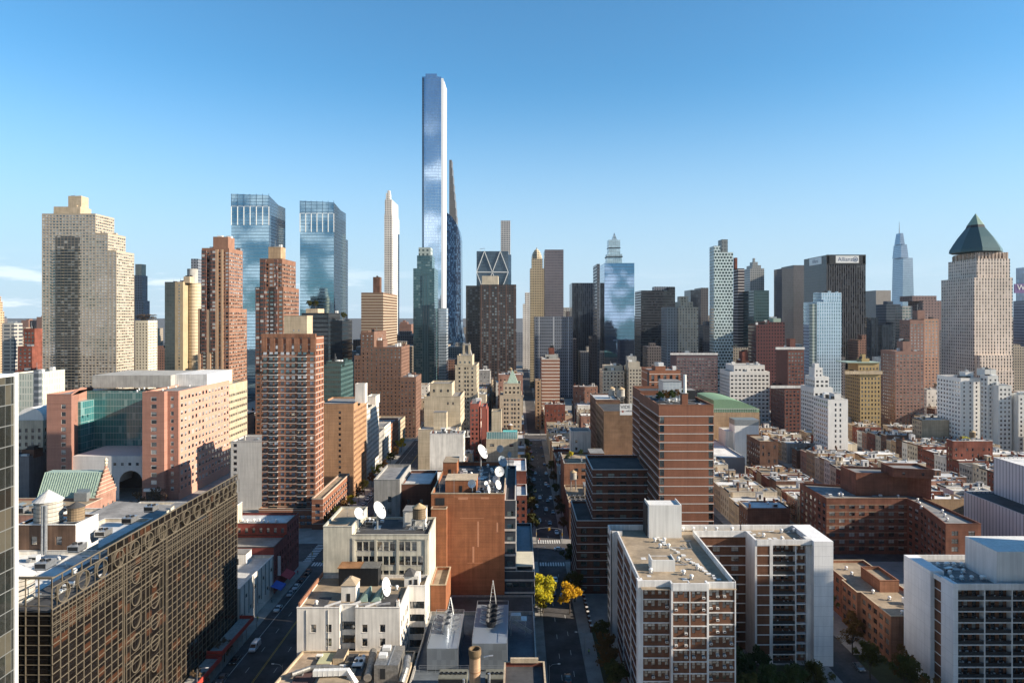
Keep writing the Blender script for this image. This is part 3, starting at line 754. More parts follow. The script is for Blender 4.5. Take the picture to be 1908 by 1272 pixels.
# second white block at the picture's right edge
b = Bld('apartment_block', 'white panelled apartment block with tiers of recessed balconies, cut by the picture edge', 'apartment block', 130, 182)
ZT = 31.5+.3; FL2 = 2.8; Zr = ZT-1.3; xl = 109.7
WPN = wall_mat('white_panel_wall_streaked', (.74, .74, .74), .08, .12, bands=(FL2, .06, (.5, .5, .52)))
mb = b.part('wall'); mb.box(xl, xl+1.2, 172, 177, 0, ZT, WPN); mb.box(xl-.6, xl+3, 180.6, 193, 0, ZT, WPN); mb.box(xl+.5, xl+3, 177, 180.6, 0, Zr-.3, APB); mb.box(xl, xl+1, 177, 180.6, Zr-.3, ZT-.4, WHITE_P)
for k in range(11): Each('slab_edge', b.e).box(xl+.4, xl+.55, 177, 180.6, Zr-k*FL2-.2, Zr-k*FL2, WHITE_P)
b.vol([(xl+1.2, 173.8), (xl+46, 173.8), (xl+46, 193), (xl+1.2, 193)], 0, Zr, APB, (dict(SP, us=[1.6+6.9*k+q for k in range(6) for q in (0, 1.5, 3.6)], nj=10, zb=Zr-10*FL2, fl=FL2, ww=1.1, wh=1.75, sill=.3),), par=0, roof=ROOFS['grey'])
rf = b.part('roof'); rf.face([(xl+1, 172.2, Zr+.04), (xl+46, 172.2, Zr+.04), (xl+46, 193, Zr+.04), (xl+1, 193, Zr+.04)], ROOFS['grey'])
pp = b.part('parapet'); pp.box(xl+1.2, xl+46, 172, 172.3, Zr-.3, ZT, WHITE_P); pp.box(xl+3, xl+46, 192.7, 193, Zr, ZT, WHITE_P)
for k in range(7): b.part('white_pier').box(xl+1.05+6.9*k-.16, xl+1.05+6.9*k+.16, 172.02, 173.8, 0, Zr-.3, WHITE_P)
bm = balcony_mesh(6.58, 1.7)
for k in range(10):
    for i in range(6):
        z = Zr-(k+1)*FL2-.02; x = xl+1.05+6.9*(i+.5)
        if X_(1960, 172) < x-3.5: continue
        inst('balcony', bm, b.e, (x-130, 172.05-182, z))
        for q in range(RN.randint(1, 5)): inst('balcony_chair', CHAIR, b.e, (x-130+RN.uniform(-2.9, 2.9), 172.05-182+RN.uniform(.5, 1.2), z), RN.uniform(0, 6))
mb = MB(); mb.box(122.5, 140, 174.5, 187, Zr, 39, BKM); mb.obj('bulkhead', b.e)
for k in range(5): b.vent(112.8+k*2.6 if k < 4 else 121.3, 177.5, Zr+.05); b.vent(112.8+k*2.2, 187, Zr+.05)
clutter(b, xl+4, xl+11, 175, 190, Zr+.05, 14, .7); FOOT.append((109, 156, 171, 194))
b.done()

mb = MB(); GRN = roof_mat('courtyard_ground_cover', (.045, .055, .022), .5)
for x0_, x1_, y0_, y1_ in ((52.6, 84, 140, 194), (23.2, 27.4, 150, 216), (98, 109, 150, 200)): mb.face([(x0_, y0_, .16), (x1_, y0_, .16), (x1_, y1_, .16), (x0_, y1_, .16)], GRN)
setting(mb, 'ground_cover', 'stuff')
mb = MB(); mb.face([(90.2, 140, .158), (97.6, 140, .158), (97.6, 262, .158), (90.2, 262, .158)], ASPH); setting(mb, 'lane')
# ------------------------------------------------------------------ things that stand on roofs
def water_tank(x, y, z, r, h, legs, label, mat=None, roofm=None, name='water_tank', group='rooftop water tanks', cone=.55):
    e = empty(name, (x, y, z), label, 'water tank', group)
    mat = mat or WOOD
    m = MB(); m.lathe(x, y, [(r*1.0, z+legs), (r*.985, z+legs+h)], mat, 20)
    for k in range(5): zz = z+legs+h*(.08+.2*k); m.lathe(x, y, [(r*1.012, zz), (r*1.012, zz+.07)], DARKM, 20)
    m.obj('barrel', e)
    m = MB(); m.lathe(x, y, [(r*1.1, z+legs+h), (r*.55, z+legs+h+r*cone*.62), (.06, z+legs+h+r*cone*1.2)], roofm or TANKROOF, 20); m.obj('conical_roof', e)
    if legs > .2:
        for sx in (-1, 1):
            for sy in (-1, 1):
                m = MB(); m.bar((x+sx*r*.75, y+sy*r*.75, z), (x+sx*r*.7, y+sy*r*.7, z+legs), .22, .22, FR_STEEL); m.obj('leg', e)
        m = MB(); m.box(x-r, x+r, y-r, y+r, z+legs-.25, z+legs-.01, FR_STEEL)
        for s_ in (-1, 1): m.bar((x-r*.75, y-r*.75*s_, z+.2), (x+r*.72, y-r*.75*s_, z+legs-.3), .1, .1, FR_STEEL)
        m.obj('platform', e)
    return e
DISHW = plain('white_dish_paint', (.74, .74, .73), .4, 0, .4, var=.06); DISHG = plain('grey_dish_paint', (.30, .36, .42), .45, 0, .4, var=.1)
def dish(x, y, z, r, az, el, mast, label, mat=DISHW, group='satellite dishes'):
    """paraboloid on a mast; az 0 looks at the viewer (-y), positive turns to the right; el is the tilt up"""
    e = empty('satellite_dish', (x, y, z), label, 'satellite dish', group)
    d = Vector((math.sin(az)*math.cos(el), -math.cos(az)*math.cos(el), math.sin(el))); a = d.orthogonal().normalized(); c = d.cross(a)
    hub = Vector((x, y, z+mast))
    m = MB(); rings = []
    for k, q in enumerate((.02, .35, .65, .88, 1.0)):
        rings.append([tuple(hub+d*(.36*r*q*q)+(a*math.cos(t_)+c*math.sin(t_))*r*q) for t_ in (2*math.pi*i/28 for i in range(28))])
    back = [[tuple(Vector(p)-d*.07) for p in rg_] for rg_ in reversed(rings)]
    m.loft(rings+back, mat, True); m.obj('reflector', e, smooth=False)
    m = MB(); m.tube([(x, y, z), (x, y, z+mast*.8), tuple(hub-d*.1)], .09*r+.05, FR_STEEL, 8); m.box(x-.35*r, x+.35*r, y-.35*r, y+.35*r, z, z+.12, FR_STEEL); m.obj('mast', e)
    m = MB(); tip = hub+d*(r*.8)
    for i in range(3):
        t_ = 2.1*i+.4; m.tube([tuple(hub+d*(.3*r)+(a*math.cos(t_)+c*math.sin(t_))*r*.9), tuple(tip)], .03*r+.01, FR_STEEL, 5)
    m.tube([tuple(tip), tuple(tip+d*.2*r)], .1*r, FR_STEEL, 8); m.obj('feed_arm', e)
    return e
def hvac(x, y, z, w, d, h, label, fans=2, mat=None, name='cooling_unit', group='rooftop cooling units'):
    e = empty(name, (x, y, z), label, 'cooling unit', group); mat = mat or STEEL
    m = MB(); m.box(x-w/2, x+w/2, y-d/2, y+d/2, z+.25, z+h, mat); m.box(x-w/2+.1, x+w/2-.1, y-d/2+.1, y+d/2-.1, z, z+.25, DARKM); m.obj('casing', e)
    m = MB(); m.box(x-w/2+.15, x+w/2-.15, y-d/2-.03, y-d/2-.004, z+.45, z+h-.2, DARKM); m.obj('louvre', e)
    for i in range(fans):
        fx = x-w/2+w*(i+.5)/fans; r = min(w/fans, d)*.38
        m = MB(); m.lathe(fx, y, [(r, z+h), (r*1.05, z+h+.3), (r*.9, z+h+.3), (r*.85, z+h+.12)], DARKM, 14); m.obj('fan', e)
    return e
def duct(pts, r, label, mat=None, n=12):
    e = empty('duct', pts[0], label, 'duct', 'rooftop ducts')
    m = MB(); m.tube(pts, r, mat or STEELD, n); m.obj('pipe', e)
    m = MB()
    for i in range(len(pts)-1):
        p, q = Vector(pts[i]), Vector(pts[i+1]); L = (q-p).length
        for k in range(1, int(L/1.2)):
            c = p+(q-p)*k*1.2/L; dd = (q-p).normalized(); m.tube([tuple(c-dd*.04), tuple(c+dd*.04)], r*1.06, mat or STEELD, n)
    if m.f: m.obj('joint', e)
def antenna(x, y, z, h, label):
    e = empty('antenna_mast', (x, y, z), label, 'antenna', 'rooftop antenna masts')
    m = MB(); m.tube([(x, y, z), (x, y, z+h)], .07, FR_STEEL, 6, .03); m.obj('pole', e)
    m = MB()
    for k in range(4): m.bar((x-.7+.1*k, y, z+h*(.62+.09*k)), (x+.7-.1*k, y, z+h*(.62+.09*k)), .04, .04, FR_STEEL)
    m.obj('cross_arm', e)

# ------------------------------------------------------------------ cream loft buildings and the blank orange wall, between the two streets
CRA = wall_mat('weathered_cream_render', (.56, .53, .44), .2, .32, stain=.35)
b = Bld('loft_building', 'weathered cream loft building with grouped steel windows, dishes and a tank on its roof', 'loft building', -40, 205)
WA = dict(fl=4.1, ww=1.55, wh=2.6, style='grid', frame=FR_DARK, glass=G_OFF, rec=.3, silm=CONC)
xa, xb = -55.6, -25.5
b.vol([(xa, 195), (-47.4, 195), (-47.4, 215), (xa, 215)], 0, 39.2, CRA, (), roof=ROOFS['tan gravel'], par=.7, cope=CRA)
b.vol([(-47.4, 195.05), (xb, 195.05), (xb, 211.9), (-47.4, 211.9)], 0, 36.8, CRA, (dict(WA, us=[2.1, 3.9, 5.7, 7.9, 9.7, 11.5, 14.1, 15.9, 17.7, 19.5], nj=7, zb=6.75, skip=lambda i, j, n, m: i == 9 and j == 6),), roof=ROOFS['dark tar'], par=.5, cope=CRA)
cr = b.part('cornice'); cr.box(-47.4, xb, 194.85, 195.03, 35.4, 35.9, CRA)
for x in (-46.9, -40.6, -34.3, -26.2): b.part('pilaster').box(x-.35, x+.35, 194.82, 195.04, 22, 35.4, CRA)
b.bulk(-34.5, -28, 205, 211, 36.3, 40.6, WALLS['white painted brick'])
clutter(b, -46, -27, 197, 210, 36.35, 18, .8); FOOT.append((-57, -25, 172, 216)); b.done()
water_tank(-29.2, 202.0, 36.3, 1.95, 3.2, 3.2, 'cedar water tank with a pointed plywood roof on steel legs above the cream loft building')
dish(-46.8, 199.5, 36.3, 1.7, RAD(58), RAD(24), 5.2, 'smaller of two white dishes raised above the cream loft roof')
dish(-41.6, 202, 36.3, 2.7, RAD(74), RAD(30), 5.2, 'large white dish tilted rightward on the cream loft roof beside the smaller dish')
antenna(-51, 204, 38.6, 4, 'thin antenna mast at the street corner of the cream loft roof')
hvac(-44.5, 205, 36.3, 2.4, 1.8, 1.5, 'small steel cooling unit under the dishes on the cream loft roof')
CRB = WHITE_B
b = Bld('loft_building', 'white painted loft building with a recessed window bay and cluttered roof above the wide street', 'loft building', -43, 183)
z1 = 25.4; WB = dict(fl=3.5, ww=1.35, wh=2.0, style='dh', frame=FR_DARK, glass=G_OFF, zb=4.2, sill=.9, silm=CRB, rec=.25)
pts = [(-56, 173), (-45.2, 173), (-45.2, 174.6), (-41.2, 174.6), (-41.2, 173), (-29.9, 173), (-29.9, 187), (-25.4, 187), (-25.4, 194.8), (-56, 194.8)]
b.vol(pts, 0, z1, CRB, (dict(WB, us=[4.2, 8.1], nj=5, skip=lambda i, j, n, m: i == 0 and j != 4), dict(WB, us=[.8], ww=.9, nj=5), dict(WB, us=[2.0], ww=3.5, wh=2.1, style='tri', nj=5), None, dict(WB, us=[2.4, 6.9], nj=5),
      dict(WB, us=[3, 6, 9.5, 12], nj=5, ww=1.9, style='grid'), dict(WB, us=[2.25], ww=4.0, wh=2.0, style='wide', glass=G_OFF, nj=5), dict(WB, bay=3, nj=5), None, None), roof=ROOFS['tan gravel'], par=.8, cope=CRB)
b.bulk(-46.2, -42.4, 178.5, 183, 24.6, 28.6, CRB)
m = MB(); m.loft([[(-46.4, 178.3, 28.75), (-42.2, 178.3, 28.75), (-42.2, 183.2, 28.75), (-46.4, 183.2, 28.75)], [(-44.6, 180, 30.3), (-44, 180, 30.3), (-44, 181.4, 30.3), (-44.6, 181.4, 30.3)]], ROOFS['tan gravel']); m.obj('hipped_roof', b.e)
for x in (-40.5, -37.2):
    m = MB(); m.loft([[(x-1.2, 178, 24.7), (x+1.2, 178, 24.7), (x+1.2, 184, 24.7), (x-1.2, 184, 24.7)], [(x+.7, 178.2, 26.6), (x+1.15, 178.2, 26.6), (x+1.15, 183.8, 26.6), (x+.7, 183.8, 26.6)]], plain('green_skylight_metal', (.30, .42, .36), .5, .1)); m.obj('skylight', b.e)
for k in range(6):
    m = MB(); x = -49.5+k*2.6; m.bar((x, 174.6+(k % 2), 24.9), (x+3.6, 177-(k % 2)*1.2, 25.3), .22, .5, plain('painted_steel_truss', (.42, .43, .45), .5, .3)); m.obj('roof_truss', b.e)
m = MB(); m.box(-52.5, -49.3, 175, 181, 24.62, 24.75, ROOFS['dark tar']); m.obj('roof_patch', b.e); m = MB(); m.box(-35.8, -31.5, 175, 183, 24.62, 24.75, ROOFS['dark tar']); m.obj('roof_patch', b.e)
m = MB(); m.box(-55.7, -55.3, 173.3, 194, z1+.05, z1+1.1, WALLS['orange brick']); m.obj('street_parapet', b.e)
b.stack(-30.6, 174.2, 24.6, 2, CRB); b.vent(-52, 176.2, 24.62); b.vent(-33, 186, 24.62)
for x in (-53.6, -48.1): 
    m = MB(); m.tube([(x, 172.93, 24.8), (x+.05, 172.93, 14.6)], .09, CONC, 6); m.obj('downpipe', b.e)
b.done()
e = empty('roof_shed', (-44, 190, 24.7), 'black corrugated shed with a rusty tin roof on the white loft building', 'shed')
m = MB(); m.box(-49.5, -38.6, 188.6, 193, 24.7, 29.6, DARKM)
for k in range(30): m.box(-49.5+k*.37, -49.35+k*.37, 188.5, 188.6, 24.9, 29.4, DARKM)
m.obj('wall', e); m = MB(); m.box(-49.8, -43.4, 188.2, 193.2, 29.62, 29.8, RUST); m.box(-43.38, -38.3, 188.3, 193.2, 29.64, 29.85, STEELD); m.obj('roof', e)
e = empty('roof_hut', (-29.6, 189, 24.7), 'small white hut with a dark hipped roof on the white loft building', 'hut')
m = MB(); m.box(-31.3, -27.3, 188, 192, 24.7, 27.6, CRB); m.obj('wall', e)
m = MB(); m.loft([[(-31.6, 187.7, 27.62), (-28.6, 187.7, 27.62), (-28.6, 192.2, 27.62), (-31.6, 192.2, 27.62)], [(-30.3, 189.7, 29.2), (-29.9, 189.7, 29.2), (-29.9, 190.2, 29.2), (-30.3, 190.2, 29.2)]], ROOFS['dark tar']); m.obj('roof', e)
m = MB(); m.box(-29.9, -29.2, 187.94, 187.99, 25.4, 26.6, DARKM); m.obj('window', e); m = MB(); m.box(-28.6, -27.7, 187.94, 187.99, 24.75, 26.8, DARKM); m.obj('door', e)
dish(-35.4, 180, 24.6, 2.4, RAD(76), RAD(14), 3.2, 'big white dish standing nearly edge-on on the white loft building roof')

OBR = wall_mat('orange_brick_blank_wall', (.29, .115, .055), .24, .24, course=2.2, stain=.2)
b = Bld('blank_wall_building', 'tall building with a blank orange brick wall and a roof full of dishes', 'building', -14, 220)
b.rect(-27.3, -4.2, 215, 262, 0, 43.4, OBR, roof=ROOFS['dark tar'], cope=WALLS['buff brick'], par=1.4)
b.vol([(-27.0, 212.4), (-22.2, 212.4), (-22.2, 214.98), (-27.0, 214.98)], 0, 39.3, OBR, (), roof=ROOFS['tan gravel'], cope=WALLS['buff brick'], part='shaft_wall')
b.vol([(-25.3, 198), (-20.9, 198), (-20.9, 212.38), (-25.3, 212.38)], 0, 21.3, OBR, (), roof=ROOFS['tan gravel'], cope=WALLS['buff brick'], part='shaft_wall')
m = MB(); m.box(-26.0, -23.1, 214.93, 214.99, 39.7, 42.0, DARKM); m.obj('opening', b.e)
for (u, v, w, h) in ((-14.5, 47, 9, .09), (-12, 46.6, 12, .07), (-13.4, 40.7, 7.5, .1), (-11.6, 36, .5, 8), (-13, 30, .6, 5), (-6, 38, .5, 3), (-12.4, 27.5, 5, .08), (-16, 46.5, 3, .7), (-9.6, 46.6, 2.6, .6)): m = MB(); m.box(u*1.08-w/2, u*1.08+w/2, 214.985, 214.995, v*1.07-7.9-h/2, v*1.07-7.9+h/2, plain('pale_patched_brick', (.50, .24, .14), .9)); m.obj('brick_patch', b.e)
clutter(b, -24, -6, 217, 260, 42.05, 40, .9); b.bulk(-23.6, -13.5, 222, 231, 42, 45.8, OBR, WALLS['buff brick']); b.bulk(-27, -22, 246, 256, 42, 46.5, OBR, ROOFS['tan gravel'])
b.done()
for i, (x, y, r, az, el, mh, lb, mt) in enumerate((
 (-13.5, 201.5, 1.35, -20, 15, 3.6, 'grey white dish over the brick penthouse of the orange building', DISHW),
 (-9.6, 204, .8, 40, 20, 3.0, 'small white dish right of the brick penthouse on the orange building', DISHW),
 (-5.9, 214, 1.7, 20, 12, 4.6, 'bright round white dish, highest of the sunlit dishes on the orange building', DISHW),
 (-6.6, 209, 1.25, -30, 8, 3.2, 'white dish just below the bright round dish on the orange building', DISHW),
 (-6.2, 203, 1.5, 60, 20, 2.8, 'white dish seen edge-on near the parapet of the orange building', DISHW),
 (-9.0, 200.5, 1.5, 80, 10, 2.0, 'narrow upright white dish at the front parapet of the orange building', DISHW),
 (-12.8, 236, 2.8, 66, 30, 6.5, 'large dish with a dark back on a lattice mount behind the orange building roof', DISHW),
 (-6.1, 238, 1.35, -10, 5, 7.6, 'blue grey round dish on a tall pole at the back of the orange building', DISHG),
 (-3.2, 239, 1.1, 50, 5, 5.2, 'blue grey dish on the right pole at the back of the orange building', DISHG),
 (-5.6, 232, 2.0, 45, 25, 4.0, 'shaded blue grey dish between the round ones on the orange building', DISHG))):
    dish(x*1.08, 215+(y-198)*1.03, 42, r, RAD(az), RAD(el), mh, lb, mt)
for i, (x, y, h, lb) in enumerate(((-18.9, 201, 8, 'tall thin mast left of the penthouse on the orange building'), (-11.6, 208, 7, 'lattice aerial behind the penthouse of the orange building'), (-8.6, 206, 6, 'short aerial between the dishes on the orange building'), (-23, 199.6, 5, 'corner aerial beside the dark opening of the orange building'))): antenna(x*1.08, 215+(y-198)*1.03, 42, h, lb)
for i, (x, y) in enumerate(((-10.4, 200.2), (-8, 207), (-11, 204.5), (-5.2, 201.5))): hvac(x*1.08, 215+(y-198)*1.03, 42, 1.6, 1.3, 1.2, ('dusty cooling unit at the front parapet of the orange building roof', 'cooling unit among the masts on the orange building roof', 'cooling unit beside the penthouse on the orange building roof', 'cooling unit in the right corner of the orange building roof')[i], 1)
# the banded office wing squeezed between the orange wall and the street
BAN = wall_mat('pale_concrete_band', (.50, .48, .45), .12, .25)
b = Bld('banded_office', 'low dark office wing with pale floor bands between orange wall and middle street', 'office', 0, 225)
GW = dict(fl=3.95, bay=2.2, ww=2.0, wh=1.5, sill=1.4, zb=.2, zt=.3, style='plain', glass=G_TEAL, rec=.15)
b.rect(-4.15, 5.2, 216, 266, 0, 18.6, wall_mat('slate_blue_panel', (.045, .055, .07), .2, .2), F=GW, R=GW, roof=roof_mat('blue_grey_membrane', (.30, .36, .40), .12), cope=BAN)
b.vol([(-4.15, 216.1), (-.7, 216.1), (-.7, 266), (-4.15, 266)], 18.6, 41, wall_mat('slate_blue_panel', (.045, .055, .07)), (dict(GW, bay=3), GW), roof=ROOFS['dark tar'], cope=BAN, roofpart='roof')
for k in range(1, 5): b.part('floor_band').box(-4.2, 5.45, 215.8, 216.1, k*3.95-.3, k*3.95+.25, BAN); b.part('floor_band').box(5.15, 5.45, 216.1, 266, k*3.95-.3, k*3.95+.25, BAN)
for k in range(5, 10): b.part('floor_band').box(-4.2, -.5, 215.85, 216.2, k*3.95-.3, k*3.95+.25, BAN); b.part('floor_band').box(-.75, -.5, 216.2, 266, k*3.95-.3, k*3.95+.25, BAN)
m = MB(); m.box(-.6, 4.8, 216.6, 230, 19.8, 20.0, wall_mat('cream_corrugated_roof', (.55, .52, .42), .1, .1)); m.box(-.6, -.3, 216.7, 230, 18.4, 19.78, BAN); m.box(4.5, 4.8, 216.7, 230, 18.4, 19.78, BAN); m.obj('canopy', b.e)
b.done()

# mechanical roof at the bottom of the picture
b = Bld('plant_building', 'low dark plant building crowded with steel cooling machinery below the orange wall', 'plant building', -10, 172)
b.rect(-25.3, 4.6, 148.5, 197.9, 0, 13.6, WALLS['grey stucco'], roof=roof_mat('blue_grey_steel_deck', (.12, .14, .16), .3), cope=CONC)
b.rect(-20.8, 4.6, 198, 214.6, 0, 11.5, WALLS['grey stucco'], roof=ROOFS['dark tar'], par=.4)
m = b.part('railing')
for y in (152.5, 165.5):
    for z in (.55, 1.1): m.box(-24, 4.0, y, y+.06, 13.4+z, 13.46+z, STEEL)
    for k in range(15): m.box(-24+k*2, -23.94+k*2, y, y+.06, 12.8, 14.5, STEEL)
b.done()
b = Bld('vent_building', 'small red brick building with pale stepped parapet at the bottom edge', 'building', 1.4, 140)
b.rect(-2.9, 5.7, 138, 148, 0, 24.3, WALLS['red brick'], roof=ROOFS['dark tar'], cope=WALLS['buff brick']); b.part('parapet').box(-1.6, 4.4, 147.4, 148.1, 24.3, 25.2, WALLS['buff brick']); b.done()
def enclosure(x0, x1, y0, y1, z0, z1, xc, rr, dark, label):
    e = empty('cooling_tower', ((x0+x1)/2, (y0+y1)/2, z0), label, 'cooling tower', 'steel cooling towers')
    SB = grid_mat('blue_steel_panel', (.30, .34, .38), (.36, .40, .44), 1.1, 2.4, .95, .97, .6, .3, .5, .4, .3, None, .2, .05)
    m = MB(); m.box(x0, x1, y0, y1, z0, z1, SB); m.obj('casing', e)
    m = MB()
    for x in (x0, x1-.1):
        for y in [y0+k*(y1-y0)/6 for k in range(7)]: m.box(x, x+.1, y-.05, y+.05, z1, z1+1.1, STEEL)
        m.box(x, x+.1, y0, y1, z1+1.05, z1+1.12, STEEL)
    m.box(x0+.1, x1-.1, y1-.1, y1, z1+1.05, z1+1.12, STEEL); m.obj('railing', e)
    n = 4 if dark else 3
    for k in range(n):
        y = y0+(y1-y0)*(.42+.52*k/n); m = MB()
        if dark: m.lathe(xc, y, [(rr*1.15, z1), (rr*1.25, z1+.5), (rr*1.6, z1+1.5), (rr*1.45, z1+1.5), (rr*1.05, z1+.5)], DARKM, 18, False)
        else: m.lathe(xc, y, [(rr, z1), (rr, z1+2.4), (rr*1.06, z1+2.5), (rr*.9, z1+2.5), (rr*.85, z1+1)], STEEL, 18)
        m.obj('fan_stack', e)
        for s_ in (-1, 1):
            for q in (0, 1):
                m = MB(); m.bar((xc+s_*rr*1.2, y+q, z1+.5), (xc+s_*(rr+2.1), y+q+.5, z1+.9), .16, .3, STEEL); m.obj('brace', e)
    m = MB(); yt = y1+.6; top = z1+(6.5 if dark else 4.2)
    for s_ in (-1, 1): m.bar((xc+s_*.9, yt-1, z1), (xc, yt, top), .12, .12, STEEL); m.bar((xc+s_*.9, yt+1, z1), (xc, yt, top), .12, .12, STEEL)
    for k in range(1, 6): q = k/6; m.box(xc-.9*(1-q), xc+.9*(1-q), yt-1+q-.05, yt-1+q+.05, z1+(top-z1)*q, z1+(top-z1)*q+.1, STEEL)
    m.obj('lattice_spire', e)
enclosure(-22.2, -14.6, 166.5, 186, 13, 18.2, -18.4, 1.05, False, 'steel cooling tower with three bright cylinders and a short spire')
enclosure(-11.2, -2.6, 166.5, 189, 13, 19.4, -6.9, .95, True, 'taller steel cooling tower with dark funnels and a pointed lattice spire')
hvac(-15, 158.5, 13.2, 6.6, 4.2, 3.0, 'long dark-topped condenser left of the brick chimney', 6, wall_mat('olive_panel', (.17, .17, .14)))
hvac(-4.4, 158.5, 13.2, 6.2, 4.2, 3.0, 'long dark-topped condenser right of the brick chimney', 6, wall_mat('olive_panel', (.17, .17, .14)))
e = empty('plant_shed', (2, 160, 13.2), 'pale ribbed steel shed beside the right condenser', 'shed'); m = MB(); m.box(.6, 3.9, 155.5, 161, 13, 17.2, grid_mat('pale_ribbed_steel', (.5, .52, .53), (.56, .58, .58), .35, 20, .7, 1, .3, .4, .3, .4, .1, None)); m.obj('wall', e); m = MB(); m.box(.4, 4.1, 155.2, 161.2, 17.2, 17.4, STEEL); m.obj('roof', e)
e = empty('stair_flight', (1.6, 178, 13), 'pale steel stair and landing on the plant roof beside the street', 'stair')
m = MB(); m.bar((-1.2, 184, 17), (3.6, 184, 14), .25, 1.0, STEEL); m.obj('flight', e); m = MB(); m.box(-2.2, 2.4, 184.2, 187, 16.9, 17.1, STEEL); m.box(-2, .8, 184.4, 186.5, 17.1, 18.3, STEEL); m.obj('landing', e); m = MB(); m.box(-2, -1.8, 184.4, 184.6, 13, 16.9, STEEL); m.box(2, 2.2, 184.4, 184.6, 13, 16.9, STEEL); m.obj('leg', e)
e = empty('chimney_stack', (-9.3, 148.5, 13), 'round tan brick chimney stack rising from the bottom edge', 'chimney')
m = MB(); m.lathe(-9.3, 147.5, [(1.35, 0), (1.18, 25.6)], wall_mat('sooty_tan_brick', (.52, .34, .21), .25, .35, course=3), 24); m.obj('shaft', e)
m = MB(); m.lathe(-9.3, 147.5, [(1.2, 25.6), (1.38, 26.2), (1.36, 27.4), (1.05, 27.4), (1.0, 26.4)], wall_mat('sooty_chimney_cap', (.20, .14, .08), .4), 24); m.obj('cap', e)
m = MB()
for z in (17, 20, 22.6): m.lathe(-9.3, 147.5, [(1.29, z), (1.29, z+.12)], RUST, 24, False)
m.obj('hoop', e)
for pts, r, lb in (([(-12.3, 152, 14.2), (-12.3, 155, 14.2), (-12.3, 155, 16.8)], .3, 'thin pipe elbow left of the brick chimney'), ([(-8, 152.3, 14), (-6.6, 152.3, 14), (-6.6, 156, 14), (-6.6, 156, 17.6)], .35, 'bright bent pipe right of the brick chimney'), ([(-8.2, 164.6, 17), (-7, 164.6, 17.3), (-6, 164.8, 17.3)], .22, 'small pipe elbow in front of the taller cooling tower')): duct(pts, r, lb, STEEL, 8)
# stained flat roofs with ducts, bottom left
b = Bld('workshop_building', 'low building with stained tan roof and fat silver ducts beneath the white loft', 'workshop', -42, 160)
b.vol([(-57, 150), (-26, 150), (-26, 172.9), (-54.5, 172.9)], 0, 14.4, WALLS['buff brick'], (), roof=roof_mat('stained_tan_roof', (.40, .31, .23), .45), par=.5)
FOOT.append((-57, 4.6, 130, 199))
for i, (x0, x1, y0, y1, h, mt) in enumerate(((-49, -45.6, 166, 171.5, .8, 'pale_green_panel'), (-45.3, -42.6, 167, 172, 1.6, 'dark'), (-42.2, -39.6, 166.5, 170.5, 1.1, 'dark'), (-46, -38.5, 156, 162.5, 1.5, 'tan'), (-41, -36.8, 160, 166, 1.0, 'dark'), (-52.5, -47.5, 156.5, 164.5, .25, 'maroon'))):
    m = MB(); mt = {'pale_green_panel': plain('pale_green_panel', (.42, .42, .26), .6), 'dark': ROOFS['dark tar'], 'tan': ROOFS['tan gravel'], 'maroon': roof_mat('maroon_roof_felt', (.10, .06, .06), .3)}[mt]
    m.box(x0, x1, y0, y1, 13.95, 13.9+h, WALLS['buff brick'], mt); m.obj('roof_curb', b.e)
clutter(b, -53, -27, 158, 172, 13.95, 18, .8)
b.done()
hvac(-38.6, 165.5, 14, 2.4, 4.2, 1.6, 'white ribbed unit between dark hatches on the stained roof', 2, WHITEM)
e = empty('air_handler', (-27.5, 160, 14), 'big grey sheet-metal air handler with pale curbs on the stained roof', 'air handler')
m = MB(); m.box(-33.4, -27.8, 158.5, 168, 14, 18.2, STEELD); m.obj('casing', e); m = MB(); m.box(-30.2, -30.0, 158.3, 168, 18.2, 18.35, STEEL); m.obj('seam', e)
for x, y in ((-31.8, 166.0), (-32.0, 162.4)): m = MB(); m.box(x-1, x+.9, y-.8, y+.8, 18.22, 19.0, WHITEM); m.obj('curb', e)
m = MB(); m.box(-32.0, -30.8, 158.4, 158.49, 15, 17.4, DARKM); m.obj('louvre', e)
duct([(-36.2, 171, 15.2), (-35.4, 165, 15.5), (-34.9, 158.5, 15.2)], .95, 'fat shiny round duct left of the grey air handler')
duct([(-26.5, 163.5, 17.4), (-26.2, 159.5, 16.6), (-26.8, 157, 14.8)], .9, 'shiny duct dropping from the grey air handler')
duct([(-53, 160, 15.2), (-49.5, 162.6, 15.4), (-46, 163.2, 15.4), (-42, 163.4, 14.9)], .6, 'pale curved duct along the front of the stained roof')
duct([(-47.5, 158.6, 16.4), (-39.6, 158.9, 16.5), (-37.4, 157, 14.6)], .9, 'square-shouldered pale duct at the bottom edge', WHITEM, 4)

# ------------------------------------------------------------------ dark brick block with thin pale bands, at the avenue corner
DBR = wall_mat('dark_brown_brick', (.13, .06, .042), .25, .2, course=2)  # even dark brick colour, shared by several buildings
PBAND = plain('pale_floor_band', (.62, .60, .57), .7)
b = Bld('terrace_block', 'stepped dark brown brick apartment block with pale floor bands at the avenue corner', 'apartment block', 34, 250)
FLT = 2.95; WT = dict(fl=FLT, bay=4.2, ww=2.3, wh=1.7, sill=.7, zb=.3, style='pair', glass=G_TEAL, zt=.4)
b.rect(21.0, 48.9, 244, 270.5, 0, 26.2, DBR, F=WT, L=dict(WT, bay=3.4), roof=ROOFS['dark tar'], cope=PBAND)
b.vol([(26.8, 245.2), (48.9, 245.2), (48.9, 270.4), (26.8, 270.4)], 25.3, 44.2, DBR, (dict(WT, bay=4.4), None, None, WT), roof=ROOFS['dark tar'], cope=PBAND)
for k in range(1, 9): b.part('floor_band').box(20.9, 49, 243.9, 270.6, k*FLT+.1, k*FLT+.3, PBAND)
